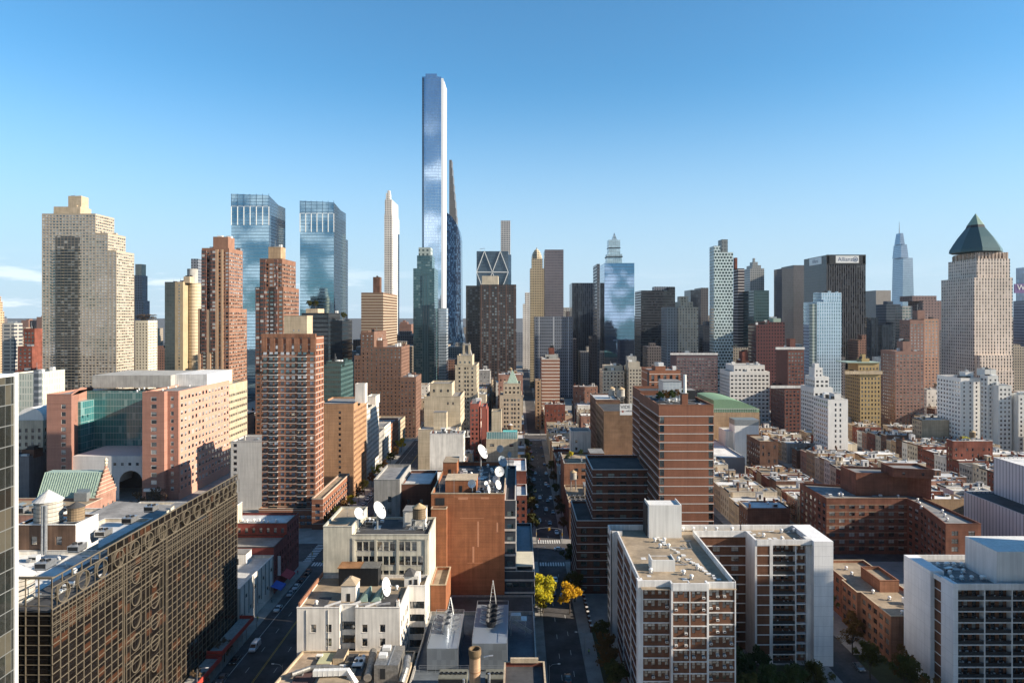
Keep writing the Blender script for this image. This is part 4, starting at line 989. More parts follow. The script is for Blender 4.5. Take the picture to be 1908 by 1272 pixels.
for k in range(9, 15): b.part('floor_band').box(26.7, 49, 245.1, 270.45, k*FLT+.1, k*FLT+.3, PBAND)
b.done(); m = 0
b = Bld('shop_pavilion', 'one-storey brick pavilion with a pale roof edge under the dark stepped block', 'pavilion', 36, 228)
b.rect(32, 47, 221, 236, 0, 6, DBR, F=dict(fl=4, bay=4, ww=2.5, wh=2.4, style='tri'), roof=ROOFS['grey'], cope=PBAND); b.done()
b = Bld('garden_wall', 'low brick garden wall with pale caps along the pavement near the corner', 'wall', 23, 232)
for k in range(9): b.part('pier').box(22.7, 23.4, 214+k*3.4, 214.7+k*3.4, .15, 2.1, DBR); b.part('cap').box(22.6, 23.5, 213.9+k*3.4, 214.8+k*3.4, 2.1, 2.3, PBAND)
b.part('panel').box(22.9, 23.2, 214, 241.5, .15, 1.5, DBR); b.done()
# brown slab tower with white bands
BBR = wall_mat('banded_brown_brick', (.24, .105, .065), .12, .14, course=2)
b = Bld('striped_tower', 'tall brown brick slab tower with thin white floor lines and glazed corners', 'apartment tower', 60, 245)
FLB = 2.88; y0 = 225.0; zt = 70.0
xa, xb = 46.5, 64.5
b.rect(xa, xb, y0, 261, 0, zt, BBR, F=dict(fl=FLB, us=[.95, 17.1], ww=1.5, wh=2.2, sill=.5, zt=1.5, style='pair', glass=G_TEAL), L=dict(fl=FLB, bay=2.4, ww=2.1, wh=1.55, sill=.8, zt=1.5, style='pair', glass=glass_mat('warm_reflection_glass', blind=(.6, .5, .28), p_blind=.6)), roof=ROOFS['dark tar'], cope=WALLS['orange brick'])  # yellow blind colour on the left face stands for a warm reflection
b.rect(47.2, xb, 262.5, 281, 0, zt+.5, BBR, L=dict(fl=FLB, bay=2.4, ww=1.5, wh=1.55, zt=1.5, style='pair'), roof=ROOFS['dark tar'])
b.part('wall').box(47.8, xb-.2, 261, 262.5, 0, zt-2, BBR)
nb = int((zt-1)/FLB)
for k in range(1, nb+1):
    z = k*FLB-.1; b.part('floor_band').box(xa-.08, xb+.08, y0-.08, 261.08, z, z+.2, PBAND); b.part('floor_band').box(47.12, xb, 262.42, 281, z, z+.2, PBAND)
m = b.part('joint'); m.box(56.0, 56.05, y0-.02, y0+.01, 0, zt, DBR)
clutter(b, 48, 63, 228, 258, zt-.75, 24, .8); b.bulk(54.2, 56.2, y0+.5, y0+3, zt-.8, zt+3.6, BBR, door=False)
b.bulk(51.5, 58, 242, 250, zt-.8, zt+6, grid_mat('translucent_screen', (.62, .64, .64), (.45, .5, .54), 1.2, 1.2, .9, .9, .1, .3, .2, .5, .3, None), door=False)
b.bulk(59, 63.4, 244, 250, zt-.8, zt+2.6, DARKM, door=False)
m = MB(); m.cyl(55.4, 226.5, zt+3.6, zt+9.8, .55, .5, WHITEM, 14); m.obj('flue', b.e)
b.done()
for i, (x, y, s_) in enumerate(((48.5, 247, 1), (50, 252, 1.2), (62.8, 238, 1.1), (61.5, 252, 1.3), (60.5, 240, .9))): pass
# ------------------------------------------------------------------ right side: brown apartment blocks, ribbed white hall
W42 = dict(fl=2.9, bay=4.4, ww=2.4, wh=1.75, style='pair', glass=glass_mat('mixed_blind_glass', blind=(.62, .6, .55), p_blind=.7), zb=.6, zt=.8)
RBR = wall_mat('russet_brick', (.20, .085, .055), .35, .25, course=2)
b = Bld('angled_apartment', 'broad russet brick apartment block with an angled wing and round-cornered penthouse', 'apartment block', 165, 285)
Y = 285.0
xs = [X_(p, Y) for p in (1540, 1690)]
z1 = Z_(928, Y)
b.vol([(xs[0], Y), (xs[1], Y), (X_(1706, 279), 276), (X_(1762, 250), 250), (X_(1828, 250), 250), (X_(1828, 250), 300), (xs[0], 312)], 0, z1, RBR,
      (W42, dict(W42, bay=3.4), dict(W42, bay=3.9), dict(W42, bay=6), None, None, W42), roof=ROOFS['grey'], cope=RBR)
xa = X_(1595, 292); b.vol([(xa, 292), (xa+22, 292), (X_(1722, 290), 285), (X_(1722, 290), 300), (xa, 306)], z1-.8, z1+9, RBR, (), roof=ROOFS['grey'], cope=RBR)
b.vol([(X_(1660, 290), 288), (X_(1725, 290), 284.5), (X_(1725, 290), 297), (X_(1660, 290), 298)], z1+8.2, z1+12, RBR, (dict(W42, bay=8, ww=1.1, wh=1.2, zt=.3, zb=.2, fl=3.2),), roof=ROOFS['grey'], cope=RBR)
fb = b.part('floor_line')
for k in range(1, 9): fb.box(xs[0]-.05, xs[1]+.02, Y-.05, Y+.02, k*2.9+.2, k*2.9+.34, WALLS['buff brick'])
for k in range(7): b.vent(161+(k % 3)*2.5, 256+k*5.5, z1-.8)
clutter(b, xs[0]+3, 160, 290, 296, z1-.8, 14, .8)
FOOT.append((150, 210, 248, 314)); b.done()
b = Bld('low_apartment', 'low brick apartment house with a sunlit tan roof and a shaded end wall', 'apartment house', 118, 215)
x0 = 106.5; z1 = 13.6; WL = dict(fl=2.9, bay=3.3, ww=2.0, wh=1.6, style='pair', zb=.9, zt=.5)
b.vol([(x0, 195), (x0+15, 195), (x0+15, 240), (x0, 240), (x0, 222), (x0-1.2, 222), (x0-1.2, 212), (x0, 212)], 0, z1, WALLS['orange brick'], (None, None, None, WL, None, WL, None, WL), roof=ROOFS['tan gravel'], cope=WALLS['buff brick'])
b.vol([(x0+7, 214), (x0+13, 214), (x0+13, 226), (x0+7, 226)], 12.7, 16.4, WALLS['orange brick'], (), roof=ROOFS['tan gravel'])
for i in range(8): b.vent(x0+3+RN.random()*9, 198+i*5, z1-.9)
FOOT.append((x0-2, x0+16, 194, 241)); b.done()
hvac(x0+11, 205, z1-.9, 3.4, 2.2, 1.8, 'white cooling unit on the sunlit roof of the low brick house', 1, WHITEM)
RIBW = grid_mat('white_ribbed_panels', (.66, .67, .68), (.16, .19, .22), 1.9, 400, .20, 1.0, .0, .3, 0, .5, .15, None, .2, .01)
b = Bld('ribbed_hall', 'stepped white hall with closely ribbed panel walls at the picture edge', 'hall', 220, 285)
b.rect(196, 280, 255, 300, 0, 22.3, RIBW, roof=ROOFS['dark tar'], cope=WHITE_P, par=.6)
b.vol([(208.3, 257), (280, 257), (280, 299), (208.3, 299)], 21.7, 37.6, RIBW, (), roof=ROOFS['white'], cope=WHITE_P, par=.6, part='upper_wall')
b.done()
# unseen neighbour beyond the picture edge: the tower whose shade lies across the courtyard
b = Bld('neighbour_tower', 'plain brick tower standing outside the picture beyond the second white block', 'tower', 178, 160)
b.rect(158, 190, 120, 172, 0, 72, WALLS['brown brick'], F=dict(fl=6, bay=8)); b.done()
# ------------------------------------------------------------------ left side of the wide street
b = Bld('garage_building', 'low white rendered building with shallow piers and a patched silver roof', 'garage', -100, 228)
WG = dict(fl=5, bay=3.8, ww=1.5, wh=1.3, sill=2.6, style='dh', zb=1.5, zt=.6, skip=lambda i, j, n, m: (i+j) % 2 == 1)
b.rect(-122, -87, 213, 243, 0, 14.2, WALLS['white painted brick'], R=WG, roof=ROOFS['silver'], cope=WHITE_P)
for k in range(9): b.part('pilaster').box(-87.02, -86.75, 213.2+k*3.6, 213.5+k*3.6, 3.5, 14, FR_STEEL)
b.bulk(-100, -94, 236, 241, 13.3, 17, WHITE_P); b.done()
b = Bld('corner_tenement', 'dark red brick tenement on the avenue corner with a white cluttered roof', 'tenement', -98, 260)
WR = dict(fl=3.2, bay=2.8, ww=1.1, wh=1.9, zb=4, style='dh', zt=.8)
b.rect(-112, -87, 257, 271, 0, 21.3, wall_mat('oxblood_brick', (.19, .05, .045), .2, .2, course=2), R=WR, F=dict(WR, skip=lambda i, j, n, m: j < 3), roof=ROOFS['silver'], cope=DARKM)
for i in range(9): b.vent(-110+i*2.2, 259+RN.random()*3, 20.4)
b.stack(-108, 258, 20.4, 2.6, WALLS['orange brick']); b.done()
b = Bld('brick_tenement', 'narrow dark red brick house with a vertical white sign between garage and corner', 'tenement', -95, 250)
b.rect(-108, -87, 243.2, 256.8, 0, 17, wall_mat('oxblood_brick', (.19, .05, .045)), R=WR, roof=ROOFS['grey'], cope=DARKM)
m = MB(); m.box(-86.9, -85.9, 247, 247.2, 5.5, 12.5, WHITEM); m.obj('sign_board', b.e); b.done()
e = empty('awning', (-85.5, 247, 3), 'blue fabric awning over the pavement below the vertical sign', 'awning'); m = MB(); BL = plain('blue_awning', (.03, .10, .42), .7); m.face([(-87, 240, 4.2), (-83.5, 240, 3.0), (-83.5, 246, 3.0), (-87, 246, 4.2)], BL); m.face([(-83.5, 240, 3.0), (-83.5, 240, 2.5), (-83.5, 246, 2.5), (-83.5, 246, 3.0)], BL); m.obj('canopy', e)
m = MB()
for yy in (240.1, 245.9): m.tube([(-83.5, yy, 0.15), (-83.5, yy, 2.9)], .05, FR_STEEL, 6)
m.obj('frame', e)
e = empty('awning', (-85.5, 254, 3), 'red fabric awning over the pavement beside the blue one', 'awning'); m = MB(); RD = plain('red_awning', (.42, .03, .04), .7); m.face([(-87, 250, 4.4), (-83.8, 250, 3.0), (-83.8, 257, 3.0), (-87, 257, 4.4)], RD); m.face([(-83.8, 250, 3.0), (-83.8, 250, 2.5), (-83.8, 257, 2.5), (-83.8, 257, 3.0)], RD); m.obj('canopy', e)
m = MB()
for yy in (250.1, 256.9): m.tube([(-83.8, yy, 0.15), (-83.8, yy, 2.9)], .05, FR_STEEL, 6)
m.obj('frame', e)
# pavement shed along the ringed block
e = empty('sidewalk_shed', (-85, 190, 0), 'red edged pavement shed with a grey plank deck along the dark office block', 'sidewalk shed')
RDP = plain('red_shed_panel', (.42, .055, .04), .6)
dk = MB(); pn = MB(); po = MB()
for y0, y1, z in ((150, 190, 4.0), (190.3, 213, 5.0)):
    dk.box(-86.8, -82.6, y0, y1, z-.3, z, WALLS['grey stucco']); pn.box(-82.6, -82.35, y0, y1, z-.35, z+.95, RDP); pn.box(-86.8, -82.6, y1-.2, y1, z, z+.95, RDP); pn.box(-86.8, -82.6, y0, y0+.2, z-.4, z+.9, RDP)
    for k in range(int((y1-y0)/3)): po.box(-82.9, -82.75, y0+k*3, y0+k*3+.15, .15, z-.3, FR_STEEL); po.box(-86.6, -86.45, y0+k*3, y0+k*3+.15, .15, z-.3, FR_STEEL)
dk.obj('deck', e); pn.obj('side_panel', e); po.obj('post', e)
# roofs behind the ringed block
b = Bld('tank_house', 'dark brick penthouse carrying big pale water tanks behind the dark office block', 'building', -113, 170)
b.rect(-121, -107.05, 174.3, 200, 0, 40, WALLS['cream stucco'], roof=ROOFS['silver'], cope=WHITE_P); b.rect(-121, -97.3, 127.6, 164.8, 0, 42.6, WALLS['white painted brick'], roof=ROOFS['white'], cope=WHITE_P); clutter(b, -119, -99, 132, 162, 41.8, 24)
b.rect(-121, -107, 165, 174, 0, 48.8, wall_mat('sooty_tank_brick', (.16, .10, .07), .4, .35), F=dict(fl=3.4, us=[4, 10], ww=1.5, wh=2.1, zb=43, nj=1, style='dh'), roof=ROOFS['silver'], cope=WHITE_P)
m = MB(); m.box(-106.98, -106.9, 165.1, 173.9, 40, 48.7, WHITE_P); m.obj('white_gable', b.e)
m = MB(); m.tube([(-114.6, 164.6, 40), (-114.6, 164.6, 53.5)], .35, STEEL, 10); m.obj('flue', b.e)
m = MB(); m.tube([(-113.8, 164.6, 40), (-113.8, 164.6, 53.5)], .35, STEEL, 10); m.obj('flue', b.e); b.done()
TW = wall_mat('pale_weathered_staves', (.46, .43, .38), .2, .3); TWR = plain('pale_tank_roof', (.52, .51, .49), .7)
water_tank(-116.5, 169.4, 48, 3.1, 5.0, .6, 'largest pale round water tank on the dark brick penthouse', TW, TWR, cone=.7)
water_tank(-110, 170, 48, 1.9, 3.2, .6, 'smaller brown water tank with a dark cone beside the largest pale tank', WOOD, ROOFS['dark tar'])
water_tank(-97.2, 133.0, 43.9, 2.6, 4.4, .3, 'pale water tank just behind the corner of the ringed dark block', TW, TWR, cone=.7)
b = Bld('studio_building', 'long studio building with a white flat roof behind the dark office block', 'studio', -115, 220)
b.rect(-146, -106.6, 201, 224, 0, 36.2, WALLS['cream stucco'], roof=ROOFS['silver'], cope=WHITE_P); b.rect(-146, -106.6, 224.2, 264, 0, 27.5, WALLS['cream stucco'], roof=ROOFS['silver'], cope=WHITE_P)
m = MB(); m.face([(-133, 203, 37.5), (-110, 203, 36.6), (-112, 222.5, 37.6), (-131, 222.5, 39)], ROOFS['grey']); m.face([(-133, 203, 36), (-110, 203, 36), (-110, 203, 36.6), (-133, 203, 37.5)], WALLS['cream stucco']); m.face([(-110, 203, 36), (-112, 222.5, 36), (-112, 222.5, 37.6), (-110, 203, 36.6)], WALLS['cream stucco']); m.face([(-112, 222.5, 36), (-131, 222.5, 36), (-131, 222.5, 39), (-112, 222.5, 37.6)], WALLS['cream stucco']); m.face([(-131, 222.5, 36), (-133, 203, 36), (-133, 203, 37.5), (-131, 222.5, 39)], WALLS['cream stucco']); m.obj('pitched_roof', b.e)
clutter(b, -143, -108, 227, 260, 26.7, 40, 1.2); b.bulk(-140, -132, 234, 244, 26.6, 30, WALLS['buff brick']); b.bulk(-128, -120, 248, 255, 26.6, 29.5, WALLS['white painted brick'])
for i in range(4): b.skylight(-140+i*3, 228, 26.7, 2, 4)
b.done()
for i in range(5): hvac(-104.5+RN.uniform(0, 4)*.2, 150+i*11, 43.9, 2.6, 3.4, 1.6, ('silver cooling unit at the near end of the ringed block roof', 'silver cooling unit second along the ringed block roof', 'silver cooling unit midway along the ringed block roof', 'silver cooling unit fourth along the ringed block roof', 'silver cooling unit near the far screen of the ringed block')[i], 2)
b = Bld('chapel_building', 'pink brick hall with a stepped Flemish gable and green copper roof', 'hall', -178, 277)
xg = -167.; PK = WALLS['pink brick']; CU = plain('green_copper_roof', (.33, .43, .36), .7, var=.25)
b.rect(-190, xg, 270, 283.5, 0, 27, PK, F=dict(fl=4, bay=3, ww=1.2, wh=2.4, style='dh', zb=2), R=dict(fl=4.4, bay=3, ww=1.2, wh=2.8, style='dh', zb=2, frame=FR_WHITE), roof=ROOFS['grey'], par=.1)
m = MB(); m.face([(-190, 269.6, 27), (xg-.3, 269.6, 27), (xg-.3, 274.5, 36.5), (-190, 274.5, 36.5)], CU); m.face([(-190, 279, 36.5), (xg-.3, 279, 36.5), (xg-.3, 283.9, 27), (-190, 283.9, 27)], CU); m.face([(-190, 274.5, 36.5), (xg-.3, 274.5, 36.5), (xg-.3, 279, 36.5), (-190, 279, 36.5)], CU); m.face([(-190, 269.6, 27), (-190, 274.5, 36.5), (-190, 279, 36.5), (-190, 283.9, 27)], CU)
for k in range(24): x = -190+k*.95; m.bar((x, 269.55, 27.1), (x, 274.4, 36.6), .1, .12, CU)
m.obj('roof', b.e)
m = MB(); w = [6.75, 6.0, 5.0, 4.1, 3.2, 2.3, 1.4, .6]; 
for k, q in enumerate(w): m.box(xg-.3, xg+.25, 276.75-q, 276.75+q, 27+k*1.5, 28.5+k*1.5, PK); m.box(xg-.35, xg+.3, 276.75-q-.1, 276.75+q+.1, 28.5+k*1.5-.2, 28.5+k*1.5, WALLS['cream stucco'])
m.obj('stepped_gable', b.e)
m = MB(); m.lathe(xg, 276.75, [(.3, 39), (.7, 39.6), (.5, 40.4), (.8, 41), (.2, 42)], WALLS['cream stucco'], 10); m.obj('finial', b.e)
m = MB(); m.box(-174, -169, 267.5, 270, 26, 30, FR_STEEL); m.face([(-174, 267.4, 27), (-169, 267.4, 27), (-169, 270, 31), (-174, 270, 31)], SKYG); m.obj('skylight', b.e); b.done()
b = Bld('hall_annex', 'pink brick annex with a pale flat roof and skylights before the copper roof', 'annex', -185, 262)
b.rect(-205, -164, 247, 269.4, 0, 27.5, PK, R=dict(fl=5, bay=4, ww=1.4, wh=2.4, frame=FR_WHITE), roof=ROOFS['tan gravel'], cope=WALLS['cream stucco'])
for i in range(5): b.skylight(-196+i*5, 262, 26.7, 2.4, 3.6)
b.done()
for i in range(3): hvac(-168-i*8, 252, 26.7, 5, 3, 2.2, ('boxy pale cooling unit at the near corner of the pink annex', 'boxy pale cooling unit midway on the pink annex roof', 'boxy pale cooling unit at the far side of the pink annex roof')[i], 3)
# ------------------------------------------------------------------ hospital
PGR = wall_mat('rose_brick_panel', (.36, .185, .14), .08, .1, course=1.5); PGW = wall_mat('rose_trim_and_lit_panel', (.50, .27, .20), .06, .08)  # paler rose: trim, and sunlight put into the wing's side wall
TGL = grid_mat('teal_hospital_glass', (.30, .40, .40), (.05, .19, .20), 1.6, 3.9, .93, .93, .1, .1, .2, .4, .25, (.16, .30, .30), .1, .03, None, None)
b = Bld('hospital', 'rose coloured hospital with square windows and a recessed teal glass centre over an arch', 'hospital', -220, 370)
Y = 365.0; z1 = Z_(730, Y); WH = dict(fl=4.05, ww=2.2, wh=2.2, sill=1.1, style='plain', frame=FR_WHITE, glass=glass_mat('pale_blind_glass', blind=(.6, .6, .57), p_blind=.85), zb=4.2, zt=1.1, rec=.1)
xr_ = -183.0
b.vol([(X_(265, Y), Y), (X_(306, Y), Y), (X_(312, Y+3), Y+3), (xr_, Y+3), (xr_, Y+4.5), (X_(265, Y), Y+4.5)], 0, z1, PGR, (dict(WH, us=[6.2], ww=3, wh=2.3), None, dict(WH, us=[2.6], ww=1.6)), roof=ROOFS['grey'], cope=PGW, par=1)
b.vol([(X_(265, Y), Y+4.51), (xr_-.01, Y+4.51), (xr_-.01, 433), (X_(265, Y), 433)], 0, z1, PGW, (None, dict(WH, bay=4.1, ww=2.4)), roof=ROOFS['grey'], cope=PGW, par=1, part='lit_tone_wall')  # side volume takes the paler rose, sunlight painted into the wall colour
m = MB(); m.box(xr_+.01, xr_+.22, Y+3.05, 432.9, 0, 4, PGW); 
m.obj('plinth', b.e)
b.vol([(X_(87, Y), Y), (X_(133, Y), Y), (X_(150, Y+32), Y+32), (X_(87, Y), Y+40)], 0, Z_(734, Y), PGR, (dict(WH, us=[9.0], ww=2.4, wh=2.3), None), roof=ROOFS['grey'], cope=PGW, part='wing_wall')
gx0, gx1 = X_(150, Y+32)+.02, X_(265, Y)
mb = MB(); mb.box(gx0-4, gx1+.5, Y+34, Y+45, 20, z1-3, TGL); mb.obj('glass_wall', b.e)
mb = MB(); mb.box(gx0-2, gx0+6.5, Y+22, Y+34.2, 20, z1-8, TGL); mb.obj('glass_bay', b.e)
mb = MB(); mb.box(X_(172, Y+33), X_(318, Y+33), Y+33, Y+70, z1-1, Z_(699, Y+33), CONC); mb.obj('crown_block', b.e)
mb = MB(); mb.box(X_(318, Y+33), X_(398, Y+33)-6, Y+38, Y+72, z1-.8, Z_(697, Y+38), WHITE_P); mb.obj('plant_room', b.e)
WSTN = wall_mat('pale_stone_panels', (.56, .55, .54), .08, .1, bands=(3, .05, (.36, .36, .36)))
zb = Z_(850, Y+3); xa_, xb_ = X_(133, Y+3), X_(266, Y+3)
mb = MB(); xc1, xc2, ra, za = X_(242, Y+3), X_(213, Y+3)-12, 6.3, 9.6
mb.box(xa_, xb_+.3, Y+6, Y+34, 17.2, zb, WSTN); mb.box(xa_, xb_+.3, Y+4, Y+6, 17.2, zb, WSTN)
n = 14
def arch_panel(x0, x1, xc, r, zspr, ztop, y):
    """a wall panel with a round-headed opening"""
    pts = [(xc+r*math.cos(math.pi*k/n), zspr+r*math.sin(math.pi*k/n)) for k in range(n+1)]
    mb.face([(x0, y, 0), (xc-r, y, 0), (xc-r, y, zspr), (x0, y, zspr)], WSTN); mb.face([(xc+r, y, 0), (x1, y, 0), (x1, y, zspr), (xc+r, y, zspr)], WSTN)
    for k in range(n):
        (xa, zaa), (xb, zbb) = pts[k], pts[k+1]
        mb.face([(xb, y, zbb), (xa, y, zaa), (xa, y, ztop), (xb, y, ztop)], WSTN)
        mb.face([(xa, y, zaa), (xb, y, zbb), (xb, y+12, zbb), (xa, y+12, zaa)], CONC)
    mb.face([(x0, y, zspr), (xc-r, y, zspr), (xc-r, y, ztop), (x0, y, ztop)], WSTN); mb.face([(xc+r, y, zspr), (x1, y, zspr), (x1, y, ztop), (xc+r, y, ztop)], WSTN)
arch_panel(xc1-7.6, xb_+.3, xc1, ra, za, 17.2, Y+4); arch_panel(xc1-22.8, xc1-7.6, xc1-15.2, ra, za, 17.2, Y+4)
mb.face([(xa_, Y+4, 0), (xc1-22.8, Y+4, 0), (xc1-22.8, Y+4, 17.2), (xa_, Y+4, 17.2)], WSTN); mb.face([(xa_, Y+30, 0), (xb_, Y+30, 0), (xb_, Y+30, 17.2), (xa_, Y+30, 17.2)], DARKM)
mb.obj('arcade', b.e)
for k in range(4): inst('window', win_mesh(1.7, 1.7, 'plain', FR_WHITE, G_OFF), b.e, (X_(212+k*14, Y+3)+220, Y+3.98-370, 18.6))
m = MB(); m.box(X_(271, Y)-.2, X_(300, Y), Y-1.6, Y, 6.0, 7.4, WHITEM); m.obj('entrance_sign', b.e)
m = MB(); m.box(X_(272, Y), X_(299, Y), Y-.08, Y-.01, 0, 5.8, DARKM); m.obj('entrance', b.e)
for i in range(12): b.vent(X_(330, 400)+RN.uniform(-12, 8), 372+i*4.5, z1-1)
FOOT.append((-256, -182, 360, 436)); b.done()
b = Bld('clinic_wing', 'buff brick clinic wing with ribbon windows behind the rose hospital', 'clinic', -190, 450)
x1 = -184.; b.rect(-215, x1, 434, 464, 0, Z_(716, 436), WALLS['buff brick'], R=dict(fl=4.3, bay=3.1, ww=2.4, wh=1.6, style='plain', glass=G_TEAL, zb=4), roof=ROOFS['grey'], cope=WALLS['buff brick'])
b.vol([(-208, 436), (-189, 436), (-189, 452), (-208, 452)], Z_(716, 436)-.8, Z_(691, 436), WALLS['buff brick'], (dict(fl=4, us=[15], ww=1.5, wh=2.5, zb=1, nj=1),)); b.done()
# ------------------------------------------------------------------ the orange balcony tower over the far side of the avenue
b = Bld('balcony_tower', 'orange brick apartment tower with two columns of white-edged balconies and a tan penthouse', 'apartment tower', -108, 330)
Y = 323.0; xa, xb = X_(488, Y), X_(588, Y); FLO = 2.86; zt = Z_(622, Y); OB = wall_mat('banded_orange_brick', (.26, .115, .07), .12, .12, course=2, bands=(FLO, .22, (.60, .56, .50)))  # even orange brick with pale floor bands
nfl = int((zt-6)/FLO); zb = zt-6-nfl*FLO
WO = dict(fl=FLO, ww=1.75, wh=1.65, sill=.8, style='pair', zb=round(zb/FLO)*FLO, zt=1.2, rec=.2, glass=glass_mat('sky_blue_glass', blind=(.34, .40, .46), tint=(.4, .6, .8), p_blind=.55, refl=.3))
us = [1.4, 4.3, 6.7, 9.6, 12.2, 14.8, 17.8, 20.3, 23.6]
bay0 = [4.3, 6.7, 17.8, 20.3]
b.vol([(xa, Y), (xb, Y), (xb, Y+13.5), (xa, Y+13.5)], 0, zt-1.4, OB, (dict(WO, us=us), dict(WO, us=[2.2, 6.6, 11])), roof=ROOFS['grey'], cope=OB)
for q in range(7): b.part('crown').box(xa+q*(xb-xa-2.4)/6, xa+q*(xb-xa-2.4)/6+2.4, Y-.45, Y+1.0, zt-8.6, zt, WALLS['orange brick'])
b.part('crown').box(xa-.1, xb+.1, Y-.5, Y+1.0, zt-1.7, zt+.1, WALLS['orange brick'])
bm = balcony_mesh(4.4, 1.3, .2, 1.0, WHITE_P, RAIL, False)
for k in range(2, nfl-1):
    for xc in (xa+5.5, xa+19.0): inst('balcony', bm, b.e, (xc+108, Y-1.25-330, round(zb/FLO)*FLO+k*FLO+.12))
b.vol([(X_(529, Y+3), Y+3), (X_(572, Y+3), Y+3), (X_(572, Y+3), Y+12), (X_(529, Y+3), Y+12)], zt-2.2, Z_(588, Y+3), WALLS['buff brick'], (dict(fl=3, us=[4.6, 7.0], ww=.9, wh=.8, zb=2.5, nj=1),), roof=ROOFS['grey'])
b.rect(xb+.02, -90.5, Y-6, Y+44, 0, 14.8, OB, F=dict(WO, bay=3.6, ww=2.2, zb=4), R=dict(WO, bay=3.6, ww=2.2, zb=4), roof=ROOFS['tan gravel'], cope=WALLS['buff brick'])
b.rect(xa, xb-.02, Y-4, Y-.02, 0, 9.5, OB, F=dict(WO, bay=3, zb=1, ww=2.2), roof=ROOFS['grey'], cope=WALLS['buff brick'])
FOOT.append((xa-1, -90, Y-7, Y+46)); b.done()
b = Bld('concrete_block_house', 'pale concrete-clad block with one column of windows beside the orange tower', 'building', -130, 352)
xa2, xb2 = X_(430, 352), X_(488, 352)
b.rect(xa2, xb2, 352, 372, 0, Z_(822, 352), wall_mat('pale_concrete_panels', (.52, .51, .49), .1, .2, bands=(3.2, .05, (.36, .36, .35))), F=dict(fl=3.1, us=[2.2], ww=1.9, wh=1.7, style='pair'), roof=ROOFS['grey'], cope=CONC)
b.stack(xa2+4, 360, Z_(822, 352)-.8, 2, CONC); b.skylight(xa2+10, 362, Z_(822, 352)-.8); b.done()
# row along the wide street beyond the orange tower
def street_face(nm, lb, ct, p0, p1, py, x1, wall, F=None, R=None, back=24, tops=(), roof=None):
    y0, y1 = x1*F_/(p0-VX), x1*F_/(p1-VX)
    b = Bld(nm, lb, ct, x1-back/2, (y0+y1)/2); z = Z_(py, y0)
    b.rect(x1-back, x1, y0, y1-.05, 0, z, wall, F=F, R=R, roof=roof, cope=wall)
    for (a, c, pt, dy, dd, wm) in tops: b.vol([(X_(a, y0+dy), y0+dy), (X_(c, y0+dy), y0+dy), (X_(c, y0+dy), y0+dy+dd), (X_(a, y0+dy), y0+dy+dd)], z-.8, Z_(pt, y0+dy), wm, ())
    return b
F_ = F
A1 = dict(fl=3.0, bay=3.2, ww=1.4, wh=1.5, zb=3, style='dh')
b = street_face('apartment_building', 'tan and brown brick apartment building with one column of windows on its plain front', 'apartment building', 659, 683, 752, -90, wall_mat('tan_brown_brick', (.40, .23, .13), .15, .2, course=2), dict(A1, us=[23.5-19.4+8.2]), dict(A1, bay=2.9), 20, ((662, 680, 715, 9, 6, WHITE_B),))  # one even brick tone on every face
y_ = 90*F/(VX-659)
b.vol([(-126, y_+3), (-110.02, y_+3), (-110.02, y_+24), (-126, y_+24)], 0, Z_(757, y_), WALLS['buff brick'], (dict(A1, bay=3.4, ww=2.0),), cope=WALLS['buff brick'])
FOOT.append((-127, -90, y_, y_+32)); b.done()
water_tank(-115, 384, Z_(757, y_)-.8, 2.3, 4, 1.5, 'pale wooden water tank on the tan and brown apartment roof', TW, TWR)
b = street_face('apartment_building', 'white brick apartment building with dark square windows along the shaded wide street', 'apartment building', 683.5, 706, 752, -90, WALLS['white painted brick'], None, dict(A1, bay=2.7, ww=1.6), 22, ((684, 700, 738, 2, 12, WALLS['white painted brick']),)); b.done()
for i, (p0, p1, py, wl) in enumerate(((706.5, 716, 806, 'grey stucco'), (716.4, 728, 795, 'white painted brick'), (728.4, 742, 790, 'orange brick'), (742.4, 755, 786, 'buff brick'))):
    b = street_face('walk_up', '%s walk-up %s white apartments on the wide street' % (wl, ('directly beyond the', 'second beyond the', 'third beyond the', 'last before the far avenue beyond the')[i]), 'walk-up', p0, p1, py, -90, WALLS[wl], dict(A1, bay=3), dict(A1, bay=2.8), 20)
    b.stack(-96, (90*F/(VX-p0))+4, Z_(py, 90*F/(VX-p0))-.8, 2, WALLS['brown brick']); b.done()
# block between the two streets beyond the avenue
CRM = wall_mat('cream_blank_wall', (.52, .44, .32), .12, .28, course=1.5, stain=.2); CRW = dict(fl=3.0, bay=3.0, ww=1.3, wh=1.6, zb=4)
b = Bld('setback_apartment', 'cream setback apartment building with a blank front and rooftop elevator boxes', 'apartment building', -46, 400)
Y = 385.
b.rect(X_(779, Y), X_(850, Y), Y, Y+34, 0, Z_(800, Y), CRM, R=CRW, roof=ROOFS['silver'], cope=CRM)
b.vol([(X_(790, 400), 400), (X_(858, 400), 400), (X_(858, 400), 430), (X_(790, 400), 430)], Z_(800, Y)-.8, Z_(738, 400), CRM, (dict(CRW, us=[14, 17], ww=.9, zb=12), CRW), cope=CRM)
b.vol([(X_(801, 408), 408), (X_(842, 408), 408), (X_(842, 408), 426), (X_(801, 408), 426)], Z_(738, 400)-.8, Z_(714, 408), CRM, (dict(CRW, bay=4, zb=1.5),), cope=CRM)
b.bulk(X_(808, 391), X_(832, 391), 391, 397, Z_(800, Y)-.8, Z_(768, 391), CRM, door=False); b.done()
b = Bld('terraced_apartment', 'cream apartment building with a glazed roof terrace and blank side wall', 'apartment building', -10, 390)
b.rect(X_(906, Y), X_(965, Y), Y, Y+26, 0, Z_(818, Y), CRM, roof=ROOFS['grey'], cope=CRM, F=dict(fl=3.2, us=[3.2, 14.2], ww=2.4, wh=1.6, nj=1, zb=Z_(818, Y)-5))
